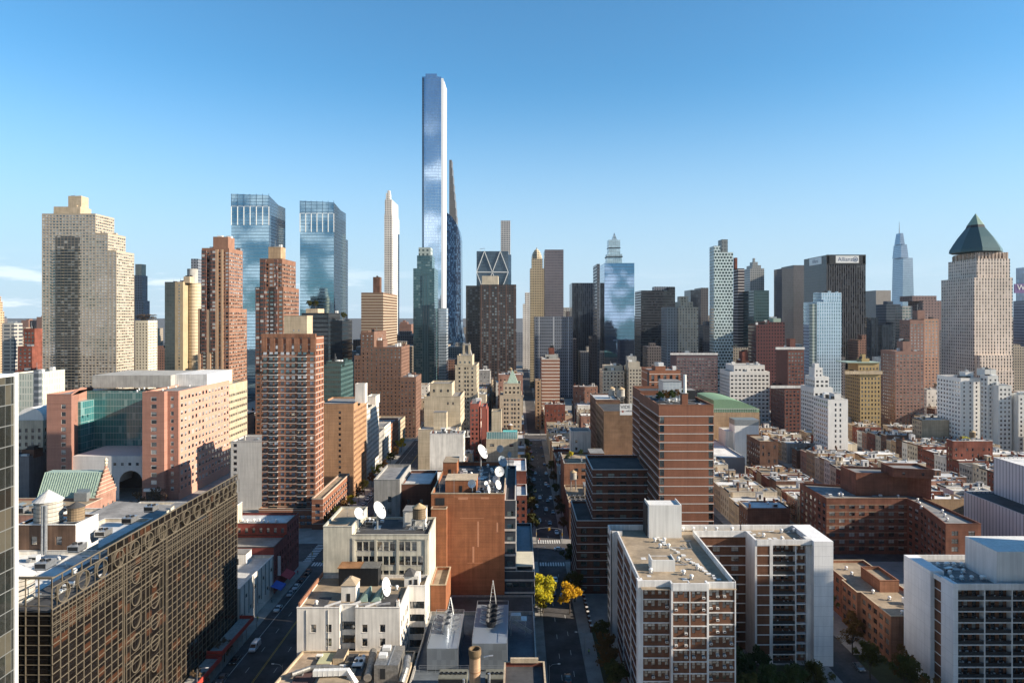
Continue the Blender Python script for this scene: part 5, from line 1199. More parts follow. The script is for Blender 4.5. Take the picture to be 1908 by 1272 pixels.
b.vol([(X_(916, Y+4), Y+4), (X_(934, Y+4), Y+4), (X_(934, Y+4), Y+14), (X_(916, Y+4), Y+14)], Z_(818, Y)-1, Z_(766, Y+4), CRM, (), cope=CRM)
m = MB(); z = Z_(818, Y); gl = plain('terrace_glass', (.25, .45, .45), .1, .2, .8)
m.box(X_(906, Y)+.3, X_(965, Y)-.3, Y+.3, Y+.4, z+.1, z+4, gl)
for k in range(13): m.box(X_(906, Y)+.3+k*1.35, X_(906, Y)+.4+k*1.35, Y+.2, Y+.3, z, z+4.1, WHITEM)
m.obj('terrace_screen', b.e); m = MB(); m.box(X_(937, Y+5), X_(964, Y+5), Y+6, Y+12, z+3, z+3.2, plain('teal_canopy', (.1, .42, .42), .5)); m.box(X_(938, Y+5), X_(940, Y+5), Y+7, Y+11, z, z+3, WHITEM); m.box(X_(961, Y+5), X_(963, Y+5), Y+7, Y+11, z, z+3, WHITEM); m.obj('pergola', b.e); b.done()
b = Bld('deco_apartment', 'cream brick apartment building with a green copper turret beside the middle street', 'apartment building', -12, 470)
Y = 470.; b.rect(X_(931, Y), X_(972, Y), Y, Y+26, 0, Z_(736, Y), CRM, F=dict(CRW, us=[3.5, 5.4, 8.5, 10.4, 13]), R=CRW, cope=CRM)
b.vol([(X_(938, Y+1), Y+1), (X_(970, Y+1), Y+1), (X_(970, Y+1), Y+20), (X_(938, Y+1), Y+20)], Z_(736, Y)-.8, Z_(714, Y+1), CRM, (dict(CRW, bay=3, zb=1),), cope=CRM)
m = MB(); cx, cy = X_(955, Y+8), Y+9; z = Z_(714, Y+1); m.loft([[(cx-4, cy-4, z-.8), (cx+4, cy-4, z-.8), (cx+4, cy+4, z-.8), (cx-4, cy+4, z-.8)], [(cx-1.4, cy-1.4, z+6), (cx+1.4, cy-1.4, z+6), (cx+1.4, cy+1.4, z+6), (cx-1.4, cy+1.4, z+6)], [(cx-.3, cy-.3, z+9)]*4], CU); m.obj('turret', b.e); b.done()
b = Bld('deco_apartment', 'tall cream brick apartment building with a dark pinnacled mansard', 'apartment building', -50, 490)
Y = 480.; b.rect(X_(848, Y), X_(888, Y), Y, Y+30, 0, Z_(680, Y), CRM, F=dict(CRW, us=[3, 7, 9, 12]), R=dict(CRW, bay=2.6), cope=CRM)
b.vol([(X_(852, Y+2), Y+2), (X_(880, Y+2), Y+2), (X_(880, Y+2), Y+22), (X_(852, Y+2), Y+22)], Z_(680, Y)-.8, Z_(662, Y+2), CRM, (dict(CRW, bay=3, zb=1),), cope=CRM)
m = MB(); cx, cy, z = X_(869, Y+8), Y+10, Z_(662, Y+2)
m.loft([[(cx-4, cy-5, z-.8), (cx+4, cy-5, z-.8), (cx+4, cy+5, z-.8), (cx-4, cy+5, z-.8)], [(cx-1.5, cy-2, z+8), (cx+1.5, cy-2, z+8), (cx+1.5, cy+2, z+8), (cx-1.5, cy+2, z+8)]], ROOFS['grey']); m.obj('mansard', b.e)
for q in (-2.4, 1.6): m = MB(); m.box(cx+q, cx+q+1.5, cy-4.6, cy-3, z-.5, z+7.6, CRM); m.loft([[(cx+q-.2, cy-4.8, z+7.6), (cx+q+1.7, cy-4.8, z+7.6), (cx+q+1.7, cy-2.8, z+7.6), (cx+q-.2, cy-2.8, z+7.6)], [(cx+q+.75, cy-3.8, z+9.4)]*4], ROOFS['grey']); m.obj('pinnacle', b.e)
b.done()
tower('apartment_building', 'dull red brick apartment building with projecting bays behind the cream setback building', 'apartment building', 440, [(876, 896, 752, 22, dict(F=CRW, S=CRW)), (897, 906, 757, 16, dict(F=None, S=CRW)), (906.5, 910, 762, 14, {})], wall_mat('dull_red_paint', (.34, .11, .085), .12, .15))
# the brown building with the painted sign
b = Bld('sign_building', 'brown brick loft building with a white painted sign on its blank wall', 'loft building', 52, 390)
Y = 360.; x0 = X_(1125, Y); BRS = wall_mat('speckled_brown_brick', (.23, .14, .085), .3, .2, course=3)
b.rect(x0, X_(1181, Y), Y, 398, 0, Z_(766, Y), BRS, L=dict(fl=3.6, bay=3.2, ww=1.6, wh=2), roof=ROOFS['dark tar'], cope=BRS)
b.rect(x0+.6, X_(1181, Y)-1, 402, 434, 0, Z_(762, Y), WALLS['brown brick'], L=dict(fl=3.6, bay=3.2, ww=1.6, wh=2), roof=ROOFS['silver'], cope=CONC)
m = MB(); xs0, xs1, zs0, zs1 = X_(1155, Y), X_(1177.5, Y), Z_(773, Y), Z_(752, Y); m.box(xs0, xs1, Y-.06, Y-.005, zs0, zs1, WHITEM); sg = m.obj('painted_sign', b.e)
def text(s_, x, y, z, size, mat, parent, name='lettering', rz=0, align='CENTER'):
    cu = bpy.data.curves.new(name, 'FONT'); cu.body = s_; cu.size = size; cu.extrude = .01; cu.align_x = align; cu.align_y = 'CENTER'
    tmp = bpy.data.objects.new(name, cu); COL.link(tmp); bpy.context.view_layer.update()
    me = bpy.data.meshes.new_from_object(tmp.evaluated_get(bpy.context.evaluated_depsgraph_get())); bpy.data.objects.remove(tmp)
    me.materials.clear(); me.materials.append(mat); o = bpy.data.objects.new(name, me); COL.link(o); o.parent = parent
    pv = parent_origin(parent); o.location = (x-pv[0], y-pv[1], z-pv[2]); o.rotation_euler = (RAD(90), 0, rz); return o
INK = plain('dark_sign_ink', (.04, .035, .035), .8); INKR = plain('red_sign_ink', (.35, .09, .06), .8)
text('VIDE', (xs0+xs1)/2-.2, Y-.08, zs0+4.2, 2.5, INK, sg); text('ARTS', (xs0+xs1)/2+1.6, Y-.08, zs0+2.1, 1.2, INK, sg)
m = MB(); m.box(xs0+1, xs0+2, Y-.075, Y-.065, zs0+1.4, zs0+2.4, INKR); m.obj('emblem', sg)
b.done()
for i, (x, r) in enumerate(((62.5, 2.3), (57.4, 2.0))): water_tank(x, 414+4*i, Z_(762, Y)-.6, r, 4.2, 1.2, ('larger water tank of the pair above the brown sign building', 'smaller water tank of the pair above the brown sign building')[i], TW, TANKROOF)
b = Bld('stair_tower_house', 'white painted stair tower rising from the low roofs left of the sign building', 'building', 38, 385)
Y = 380.; b.rect(X_(1064, Y), X_(1101, Y), Y, Y+12, 0, Z_(803, Y), WALLS['white painted brick'], F=dict(fl=4, us=[3], ww=1.2, wh=1.6, zb=24, nj=2), cope=WHITE_P); b.done()
b = Bld('corner_loft', 'brown brick corner building with a silver roof crowded by tank and units', 'corner building', 32, 330)
Y = 303.5; b.rect(22.9, X_(1113, Y), Y, Y+34, 0, Z_(938, Y), WALLS['brown brick'], F=dict(fl=3.6, bay=3.2, ww=1.4, wh=2, zb=4), L=dict(fl=3.6, bay=3.2, ww=1.3, wh=2, zb=4), roof=ROOFS['tan gravel'], cope=WALLS['buff brick'])
m = MB(); m.box(22.6, X_(1113, Y), Y-.5, Y, Z_(944, Y), Z_(936, Y), WALLS['orange brick']); m.obj('cornice', b.e); b.bulk(31, 35, 318, 326, 16, 20, WALLS['buff brick']); b.done()
water_tank(26.8, 330, Z_(938, 303.5)-.8, 1.6, 3.2, 5.6, 'slender water tank on tall steel legs over the brown corner building', TW, TANKROOF)
for i in range(6): hvac(25+(i % 3)*2.4, 309+(i//3)*6, Z_(938, 303.5)-.8, 2, 1.7, 1.6, ('steel cooling unit at the street front of the brown corner roof', 'second steel cooling unit at the front of the brown corner roof', 'third steel cooling unit at the front of the brown corner roof', 'rear steel cooling unit by the street on the brown corner roof', 'middle rear steel cooling unit on the brown corner roof', 'inner rear steel cooling unit on the brown corner roof')[i], 1)
b = Bld('roof_garden_house', 'russet brick building with a planted roof garden and tall stair box', 'building', 36, 350)
b.rect(22.9, 43.5, 338, 366, 0, 26.5, WALLS['orange brick'], F=dict(fl=3.4, us=[6, 9.5, 14], ww=2, wh=1.8, zb=18, nj=2), L=dict(fl=3.4, bay=3, ww=1.3, wh=1.9, zb=3), roof=ROOFS['tan gravel'], cope=CONC)
b.bulk(36, 43, 340, 352, 25.6, 31, WALLS['brown brick']); b.done()
dish(31.5, 341, 25.7, 1.1, RAD(70), RAD(15), 2.2, 'little white dish at the edge of the planted roof garden')
# buildings just behind the orange wall, before the avenue and beyond
b = Bld('grey_rendered_house', 'grey rendered house with two dark windows in shade beside the cream loft dishes', 'house', -50, 242)
Y = 238.; b.rect(X_(697, Y), X_(745, Y), Y, 262, 0, Z_(893, Y), WALLS['grey stucco'], F=dict(fl=4.2, us=[5.4], ww=1.3, wh=2.0), R=None, roof=ROOFS['grey'], cope=CONC)
b.rect(X_(745, Y)+.05, X_(800, Y), Y+3, 262, 0, Z_(905, Y), DBR, F=dict(fl=4, us=[2.5, 7], ww=1.2, wh=1.8), roof=ROOFS['silver'], cope=CONC); b.done()
b = Bld('white_roof_market', 'wide low building with a patched white roof behind the grey rendered house', 'building', -45, 325)
b.rect(-56, -26, 305, 350, 0, 20.5, WALLS['brown brick'], F=A1, R=A1, roof=ROOFS['white'], cope=WHITE_P)
for i in range(14): b.vent(-54+RN.random()*26, 308+RN.random()*38, 19.6)
for i in range(5): b.skylight(-50+i*5, 318+RN.random()*14, 19.6, 2, 4)
b.done()
b = Bld('white_roof_market', 'narrow red brick building with a pale metal roof at the street beyond the banded office', 'building', -4, 315)
b.rect(-10, 4.0, 304, 324, 0, 19.6, WALLS['red brick'], F=dict(A1, bay=2.8), R=A1, roof=ROOFS['silver'], cope=WHITE_P)
b.rect(-8, 4.0, 324.2, 352, 0, 26, WALLS['red brick'], F=None, R=A1, roof=ROOFS['white'], cope=WHITE_P); b.bulk(-6, -2, 330, 336, 25.2, 28.6, WHITE_P); b.done()
# ------------------------------------------------------------------ skyline, left to right
def W(fl=3., bay=3.2, ww=1.7, wh=1.6, **k): return dict(fl=fl, bay=bay, ww=ww, wh=wh, sill=.7, **k)
AT = 'apartment tower'; OT = 'office tower'
TANT = wall_mat('tan_tower_brick', (.36, .30, .23), .1, .12, bands=(2.95, .35, (.56, .50, .41)))  # even tan brick with paler floor bands on all sides
tw = W(2.95, 3.3, 2.45, 1.65, style='pair', frame=FR_WHITE, glass=glass_mat('mixed_blind_glass', blind=(.62, .6, .55), p_blind=.7))
def tan_base(b):
    m = MB(); 
    bm_ = balcony_mesh(7.2, 1.5, .28, .9, WALLS['cream stucco'], RAIL, False); Y = 700.
    b.part('painted_recess').box(X_(105, Y), X_(149, Y), Y-.25, Y, 10, Z_(440, Y), grid_mat('painted_recess_shade', (.22, .18, .14), (.04, .05, .055), 3.6, 2.95, .82, .8, .1, .1, 0, .8, .6, (.3, .3, .28), .2, .01))  # flat proud panel, the recess shade is put into its dark colour
    for k in range(12, 58):
        for px in (112, 127.5, 142): inst('balcony', bm_, b.e, (X_(px, Y)-b.o[0], Y-1.3-b.o[1], k*2.95+.2))
tower('stepped_tower', 'huge tan brick apartment tower stepping down in three shoulders with dark balcony columns', AT, 700, [
 (78, 178, 398, ('s', 213), dict(F=tw, S=tw)), (178.05, 201, 434, ('s', 234), dict(F=tw, S=tw)), (201.05, 217, 467, ('s', 250), dict(F=tw, S=tw)),
 (100, 170, 385, 18, dict(bot=400, dy=2, mat=WALLS['buff brick'])), (127, 165, 365, 12, dict(bot=386, dy=4, mat=WALLS['buff brick']))], TANT, base=tan_base)
tower('square_window_tower', 'sunlit cream apartment block with small dark square windows and a roof garden', 'apartment block', 745, [(252, 293, 597, 25, dict(F=W(3.2, 3.4, 1.5, 1.6, style='plain'), S=W()))], wall_mat('bright_cream_brick', (.66, .60, .48), .08, .1))
BGR = grid_mat('blue_grey_tower_stone', (.20, .22, .26), (.03, .04, .06), 3.4, 3.4, .5, .55)
tower('stepped_tower', 'blue grey stepped tower with a pale crown in the distance behind the cream block', 'tower', 920, [(249, 279, 560, 40), (249, 290, 595, 40, dict(dy=-3)), (249, 275, 513, 30, dict(bot=561, dy=3)), (252, 272, 492, 20, dict(bot=514, dy=5, mat=WALLS['cream stucco']))], BGR)
tower('round_top_tower', 'slim tan tower with a rounded top at the picture edge', 'tower', 800, [(-14, 8, 580, 20), (-12, 5, 562, 16, dict(bot=581, dy=2)), (-10, 2, 552, 12, dict(bot=563, dy=4))], grid_mat('tan_far_brick', (.46, .34, .22), (.06, .05, .045), 3, 3, .5, .5))
GB = grid_mat('grey_balcony_front', (.42, .40, .36), (.09, .10, .12), 6, 3, .8, .6)
tower('balcony_block', 'grey apartment block with long dark balconies near the picture edge', 'apartment block', 560, [(4, 42, 602, 30)], GB)
tower('stepped_block', 'red brown brick block stepping back in terraces beside the grey balcony block', 'apartment block', 540, [(28, 79, 690, 30, dict(F=W())), (33, 79, 645, 26, dict(bot=690.3, dy=4, F=W())), (44, 79, 612, 20, dict(bot=645.3, dy=8, F=W()))], WALLS['red brick'])
tower('office_block', 'pale ribbed office block with greenish glass behind the picture edge', 'office block', 430, [(22, 62, 695, 30), (62.05, 79, 690, 40, dict(mat=grid_mat('grey_wide_panels', (.2, .22, .25), (.1, .12, .14), 4, 4, .9, .6)))], grid_mat('cream_ribbed_panel', (.60, .60, .52), (.42, .48, .42), 1.6, 4.2, .55, .8))  # the right-hand tier has plain grey panels
b = Bld('vault_hall', 'white barrel vaulted roof over a cream hall left of the hospital', 'hall', -268, 400)
x0, x1 = X_(30, 392), X_(80, 392); b.rect(x0, x1, 392, 440, 0, Z_(783, 392), WALLS['cream stucco'], F=W(4, 4, 1.6, 2.2), R=W(4, 4, 1.6, 2.2), par=0)
m = MB(); n = 14; xc, r = (x0+x1)/2, (x1-x0)/2; m.loft([[(xc+r*math.cos(math.pi*k/n), y, Z_(783, 392)+r*.95*math.sin(math.pi*k/n)) for k in range(n+1)] for y in (392.5, 440)], wall_mat('white_vault_skin', (.74, .73, .7), .06, .1), True); m.obj('vault', b.e); b.done()
tower('low_block', 'low dark building with a grey roof under the barrel vaulted hall', 'building', 370, [(10, 86, 850, 18), (40, 80, 838, 12, dict(dy=3, bot=853, mat=WALLS['brown brick']))], wall_mat('dark_grey_render', (.17, .17, .18), .2))  # even dark grey walls
tower('cylinder_tower', 'tan apartment slab with a glazed end and a round lit stair cylinder', AT, 620, [(307, 326, 525, 25, dict(mat=grid_mat('dark_corner_glass', (.07, .08, .075), (.05, .07, .07), 2.4, 3, .85, .7, .1))), (326.05, 352, 525, 25, dict(F=W(3, 5, 1.6, 1.5), mat=wall_mat('olive_tan_brick', (.42, .33, .21), .1))), (342, 362, 515, 12, dict(dy=3, bot=527, mat=WALLS['buff brick']))], WALLS['buff brick'], done=True,
  base=lambda b: (b.part('cylinder').cyl(X_(357, 628), 634, 0, Z_(527, 626), 5.4, 5.4, wall_mat('banded_cylinder_brick', (.56, .46, .32), .1, .1, bands=(3, .5, (.2, .16, .11))), 24), b.part('cylinder').cyl(X_(353, 628), 634, Z_(527, 626), Z_(500, 626), 4.6, 4.6, CONC, 24)))  # cylinder brick is paler than the slab, with dark bands
RT = wall_mat('terracotta_tower_brick', (.29, .155, .105), .2, .18); rw = W(2.95, 3.2, 2.35, 1.65, style='pair', glass=glass_mat('mixed_blind_glass', blind=(.62, .6, .55), p_blind=.7))
tower('terracotta_tower', 'terracotta brick apartment tower with corner bays and a square cap left of the glass twins', AT, 560, [
 (369, 427, 575, ('s', 460), dict(F=rw, S=rw)), (376, 427, 462, ('s', 452), dict(F=rw, S=rw, bot=575.2, dy=2)), (397, 425, 441, ('s', 437), dict(bot=463, dy=6, par=.5))], RT,
 base=lambda b: [b.part('brick_pier').box(X_(p, 560), X_(p+w_, 560), 559.2, 560, 0, Z_(t_, 560), wall_mat('pale_terracotta_pier', (.46, .31, .20), .1)) for p, t_, w_ in ((369.5, 577, 4), (386, 577, 7), (402, 465, 5), (412, 465, 4))]+
 [b.part('recess_column_panel').box(X_(p, 560), X_(p+9, 560), 558.9, 560, 70, Z_(466, 560), grid_mat('recess_shade_windows', (.16, .07, .05), (.03, .035, .04), 2.9, 2.95, .8, .62, .1, .1, 0, .8, .6, (.4, .4, .38), .25, .01)) for p in (376.5, 393.2)])  # proud boxes stand for recessed columns, their shade put into the colour
tower('slab_tower', 'dark slab tower peeping between the tan cylinder and the terracotta tower', 'tower', 790, [(356, 378, 482, 30)], BGR)
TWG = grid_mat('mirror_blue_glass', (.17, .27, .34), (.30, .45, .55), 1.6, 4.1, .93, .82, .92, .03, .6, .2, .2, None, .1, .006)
TWS = grid_mat('shade_toned_blue_glass', (.05, .08, .12), (.10, .17, .25), 1.6, 4.1, .93, .8, .6, .06, .3, .3, .4)  # darker copy of the mirror glass, shade put into its colour
def twin(name, label, Y, px0, px1, pxs, pt, pts2, low=None):
    b = Bld(name, label, OT, X_(px0, Y), Y)
    x0, x1 = X_(px0, Y), X_(px1, Y); z1, z2 = Z_(pt, Y), Z_(pts2, Y+20); xs = X_(pxs, Y+34); zc = z1-36
    FOOT.append((x0, xs, Y, Y+60))
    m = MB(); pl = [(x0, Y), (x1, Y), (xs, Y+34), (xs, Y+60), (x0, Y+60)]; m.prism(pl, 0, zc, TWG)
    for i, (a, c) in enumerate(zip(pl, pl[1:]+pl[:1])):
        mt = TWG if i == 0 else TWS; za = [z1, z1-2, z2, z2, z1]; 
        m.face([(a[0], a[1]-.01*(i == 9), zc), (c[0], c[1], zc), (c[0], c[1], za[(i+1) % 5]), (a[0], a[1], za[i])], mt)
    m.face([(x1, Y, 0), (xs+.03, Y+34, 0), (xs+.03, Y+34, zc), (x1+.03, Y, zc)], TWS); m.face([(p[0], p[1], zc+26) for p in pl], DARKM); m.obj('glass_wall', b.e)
    f = WHITEM
    for k in range(7):
        x = x0+(x1-x0)*k/6; m = MB(); m.box(x-.35, x+.35, Y-.8, Y-.02, zc-3, zc+20, f); m.box(x-.2, x+.2, Y-.5, Y-.02, zc+20, z1, TWS); m.obj('fin', b.e)
    m = MB(); m.box(x0-.1, x1+.1, Y-.3, Y-.05, zc+20, zc+20.6, f); m.obj('crown_line', b.e)
    if low: m = MB(); m.box(xs-6, X_(low[0], Y+60), Y+45, Y+75, 0, Z_(low[1], Y+45), TWS); m.obj('rear_wing', b.e)
    b.done()
twin('glass_twin_tower', 'mirror glass tower reflecting clouds, left one of the twin pair with a finned crown', 850, 431, 501, 519, 361, 379)
twin('glass_twin_tower', 'mirror glass tower reflecting clouds, right one of the twin pair with a lower rear wing', 850, 559, 622, 635, 374, 389, (643, 443))
BT = wall_mat('warm_brown_tower_brick', (.23, .12, .08), .2, .18)
tower('cap_tower', 'brown brick apartment tower with a square tan cap between the glass twins', AT, 490, [
 (476, 528, 535, ('s', 557), dict(F=rw, S=rw)), (484, 526, 482, ('s', 551), dict(F=rw, S=rw, bot=535.2, dy=2)), (500, 523, 460, ('s', 532), dict(bot=483, dy=6, mat=WALLS['tan brick'], par=.5))], BT,
 base=lambda b: [b.part('recess_column_panel').box(X_(p, 490), X_(p+w_, 490), 489.0, 490, 60, Z_(t_, 490), grid_mat('recess_shade_windows', (.16, .07, .05), (.03, .035, .04))) for p, w_, t_ in ((477, 7, 537), (486, 10, 484), (512, 6, 484))])  # same boxes for recessed columns, shade put into the dark colour
DKG = grid_mat('black_glass_bands', (.02, .024, .03), (.03, .045, .06), 2.0, 3.9, .9, .62, .1, .07, 0, .4, .5)
b = tower('terrace_offices', 'black glass office block with planted roof terraces below the right glass twin', 'office block', 600, [(562, 612, 583, 40), (612.1, 656, 597, 50, dict(dy=6)), (570, 604, 575, 20, dict(bot=584, dy=5, mat=WALLS['buff brick']))], DKG)
tower('green_glass_block', 'low green glass office block under the black glass terraces', 'office block', 540, [(602, 658, 680, 40), (608, 656, 673, 24, dict(bot=681, dy=4))], grid_mat('green_glass_bands', (.06, .11, .11), (.03, .08, .085), 2, 3.8, .9, .55, .1))
tower('banded_tower', 'brown and cream banded apartment tower below the slim white stone tower', AT, 700, [(673, 714, 545, ('s', 740), dict(mat=wall_mat('banded_cocoa_brick', (.20, .13, .09), .1, .1, bands=(2.95, .7, (.50, .43, .33))), S=W(2.95, 4, 2.4, 1.4, style='plain'))), (695, 711, 516, 9, dict(bot=546, dy=8, mat=WALLS['brown brick']))], BT)
MB1 = wall_mat('massive_brown_brick', (.19, .11, .08), .2, .15, course=1)
mw = W(3.1, 3.3, 1.2, 1.5, style='plain')
tower('massive_block', 'massive brown brick block with many small windows and stepped shoulders', 'apartment block', 600, [
 (660, 672, 662, 60, dict(F=mw)), (672.1, 697, 618, 55, dict(F=mw)), (697.1, 748, 646, ('s', 763), dict(F=mw, S=mw)), (700, 722, 634, 20, dict(bot=647, dy=10))], MB1)
tower('annex_block', 'narrow brown brick annex with a mint roof edge before the massive brown block', 'apartment block', 560, [(745, 775, 702, ('s', 785), dict(F=mw, S=mw, cope=CU))], MB1)
LST = grid_mat('white_limestone', (.76, .71, .65), (.07, .07, .08), 3.0, 3.8, .48, .62)
tower('limestone_tower', 'slim white limestone tower with a notched crown', AT, 1150, [(716, 731, 400, ('s', 744), {}), (717, 730, 372, ('s', 742), dict(bot=400.2, dy=2)), (719, 729, 360, 14, dict(bot=373, dy=4)), (722, 728, 355, 10, dict(bot=361, dy=6))], LST)
# the supertall
CPG = grid_mat('supertall_glass', (.50, .62, .74), (.52, .68, .86), 2.2, 4.6, .80, .86, .92, .04, .8, .15, .2, None, .1, .006)
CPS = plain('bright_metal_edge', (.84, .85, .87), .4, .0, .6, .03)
b = Bld('supertall_tower', 'supertall slender blue glass tower with a blazing sunlit metal edge, tallest of all', 'supertall', X_(807, 1050), 1050)
Y = 1050.; x0, x1, x2 = X_(786.5, Y), X_(817.5, Y), X_(822, Y); zt = Z_(138, Y)
FOOT.append((x0, X_(828, Y), Y, Y+45))
m = MB(); m.box(x0, x1, Y, Y+45, 0, zt-4, CPG); m.box(X_(793, Y), X_(814, Y), Y-1.2, Y+44, Z_(330, Y), zt, CPG); m.box(x0, X_(790, Y), Y-.6, Y, 0, zt-6, TWS)
m.obj('glass_wall', b.e)
m = MB(); m.box(x1+.01, x2, Y+1, Y+44, 0, zt-4, CPG); m.box(x2, x2+3, Y+2, Y+43, 0, zt-6, CPS); m.loft([[(x2+3, Y+2, 0), (x2+3.1, Y+2, 0), (x2+3.1, Y+43, 0), (x2+3, Y+43, 0)], [(x2+3, Y+2, zt-6), (x2+4.2, Y+2, zt-10), (x2+4.2, Y+43, zt-10), (x2+3, Y+43, zt-6)]], CPS); m.obj('metal_edge', b.e); b.done()
TEAL = grid_mat('teal_apartment_glass', (.055, .11, .125), (.045, .12, .15), 2.6, 3.1, .9, .6, .35, .08, .1, .4, .5, (.15, .23, .25), .2, .01)
tower('teal_tower', 'teal glass apartment tower with a boxy pale crown in front of the supertall', AT, 800, [(770, 816, 500, 36), (777, 810, 476, 26, dict(bot=501, dy=4)), (780, 806, 461, 18, dict(bot=477, dy=7, mat=grid_mat('pale_teal_crown', (.36, .42, .40), (.05, .08, .08), 5, 5, .5, .5)))], TEAL,
  base=lambda b: b.part('spine').box(X_(787, 800), X_(799, 800), 799.4, 800, 0, Z_(512, 800), grid_mat('dark_teal_spine', (.05, .12, .15), (.035, .08, .10), 3, 3.1, .4, .9)))
tower('slender_block', 'small pale glass block tucked between teal tower and curved blue tower', 'tower', 830, [(817, 835, 574, 20)], grid_mat('pale_glass_block', (.35, .40, .46), (.25, .32, .4), 2, 3.6, .9, .7, .4))
b = Bld('curved_tower', 'dark blue glass tower with a curved cascading top', 'tower', X_(842, 1185), 1185); Y = 1185.
OG = grid_mat('speckled_midnight_glass', (.02, .05, .11), (.02, .05, .11), 1.5, 3.6, .92, .85, .35, .08, .3, .2, .5, (.10, .20, .34), .35)
prof = [(826, 394), (834, 397), (842, 404), (849, 414), (855, 428), (858, 445), (859, 600), (861, 622), (866, 645), (866, 760)]
m = MB(); fr = [(X_(p, Y), Y, max(0, Z_(q, Y))) for p, q in prof]+[(X_(826, Y), Y, 0)]; bk = [(x, Y+40, z) for x, y, z in fr]
m.loft([fr, bk], OG); m.obj('glass_wall', b.e); FOOT.append((X_(826, Y), X_(866, Y), Y, Y+40)); b.done()
b = Bld('feather_tower', 'bronze feathered needle tower rising behind the curved blue tower', 'supertall', X_(845, 1265), 1265); Y = 1265.
FT = grid_mat('bronze_terracotta', (.20, .18, .165), (.10, .11, .12), 1.6, 4, .5, .8, .1, .3, .3, .4, .4)
FOOT.append((X_(837, Y), X_(862, Y), Y, Y+25))
for k in range(13):
    m = MB(); pt = 298+k*15; px = 841.5+k*1.35; m.box(X_(837, Y)+.02*k, X_(px, Y), Y-.4*k, Y+24+.3*k, Z_(pt+15, Y) if k < 12 else 0, Z_(pt, Y), FT); m.obj('setback_tier', b.e)
b.done()
# diagrid tower
b = Bld('diagrid_tower', 'glass tower with big white steel triangles above the brown bronze-windowed tower', OT, X_(918, 860), 860); Y = 860.
x0, x1 = X_(888, Y), X_(947, Y); z0, z1 = Z_(585, Y), Z_(468, Y); HG = grid_mat('slate_diagrid_glass', (.06, .09, .13), (.07, .11, .15), 1.7, 4, .9, .85, .4, .07)
m = MB(); m.box(x0, x1, Y, Y+36, 0, z1, HG); m.box(x1, X_(953, Y+36), Y+4, Y+36, 0, z1-4, TWS); m.obj('glass_wall', b.e); FOOT.append((x0, x1+8, Y, Y+36))
h = (z1-z0)/3; w = (x1-x0)/2
for r in range(3):
    zb, zc = z1-(r+1)*h, z1-r*h; off = (r % 2)*w/2
    m = MB()
    for k in range(-1, 3):
        xa = x0-off+k*w
        for (p, q) in ((xa, xa+w/2), (xa+w, xa+w/2)):
            pa, pb = (p, zb), (q, zc)
            if min(p, q) < x0-.1 or max(p, q) > x1+.1: continue
            m.bar((p, Y-.4, zb), (q, Y-.4, zc), 1.3, .8, WHITEM)
    m.box(x0, x1, Y-.9, Y-.05, zb-.5, zb+.5, WHITEM); m.obj('diagrid', b.e)
m = MB(); m.tube([(x0+4, Y+10, z1), (x0+4, Y+10, z1+4), (x0+10, Y+10, z1+4.4)], .3, FR_STEEL, 6); m.obj('roof_crane', b.e); b.done()
BW = grid_mat('brown_bronze_bays', (.06, .042, .037), (.03, .042, .054), 3.1, 2.95, .66, .6, .25, .1, 0, .7, .6, (.16, .20, .22), .3, .01, None, (9.3, .9, (.12, .07, .055)))
tower('bay_window_tower', 'brown apartment tower with vertical bronze window bays and a tan cap beside the middle street', AT, 760, [(868, 894, 532, 34, dict(dy=3, mat=grid_mat('dark_bays', (.05, .045, .045), (.03, .035, .04), 3.1, 2.95, .7, .55, .1, .1, 0, .6, .6, (.12, .14, .15), .2))), (894.1, 962, 530, 38), (898, 929, 514, 18, dict(bot=531, dy=6, mat=WALLS['cream stucco']))], BW)
tower('grid_needle', 'thin square tower with a white concrete grid behind the diagrid', 'supertall', 1700, [(933, 951, 411, 28)], grid_mat('white_concrete_grid', (.50, .48, .46), (.10, .12, .15), 4.2, 4.8, .66, .66))
tower('slim_tower', 'pale distant slab in the gap over the middle street', 'tower', 1300, [(974, 989, 566, 40), (978, 989, 545, 30, dict(bot=567, dy=4))], LST)
tower('slim_tower', 'dark distant slab closing the middle street', 'tower', 1500, [(960, 975, 620, 40)], BGR)
GLD = grid_mat('gilded_stone', (.50, .42, .29), (.07, .065, .06), 2.4, 3.4, .5, .55)
def dome(b):
    Y = 950.; m = b.part('dome'); cx, cy, r = X_(1000.5, Y), Y+12, 7.4; z = Z_(483, Y)
    m.lathe(cx, cy, [(r, z-1), (r*.96, z+5), (r*.8, z+9), (r*.5, z+13), (r*.1, z+15.5), (.2, z+18)], GLD, 8)
tower('domed_tower', 'slim gilded stone tower with an octagonal domed top right of the middle street', 'tower', 950, [(987, 1013, 500, 34), (990, 1011, 482, 26, dict(bot=501, dy=3))], GLD, base=dome)
tower('brown_slab', 'tall brown grey slab tower standing on the vertical striped podium', OT, 900, [(1013, 1050, 465, 40)], grid_mat('mauve_stone_glass', (.16, .14, .15), (.12, .12, .15), 1.9, 3.5, .7, .6, .3))
tower('striped_podium', 'broad blue grey office block with pale vertical stripes under the brown slab', 'office block', 840, [(995, 1067, 590, 40)], grid_mat('blue_grey_striped', (.17, .19, .23), (.05, .06, .08), 2.4, 3.8, .6, .6, .2, .1, 0, .5, .5, None, .2, .03, None, (18, 1.0, (.5, .52, .55))))
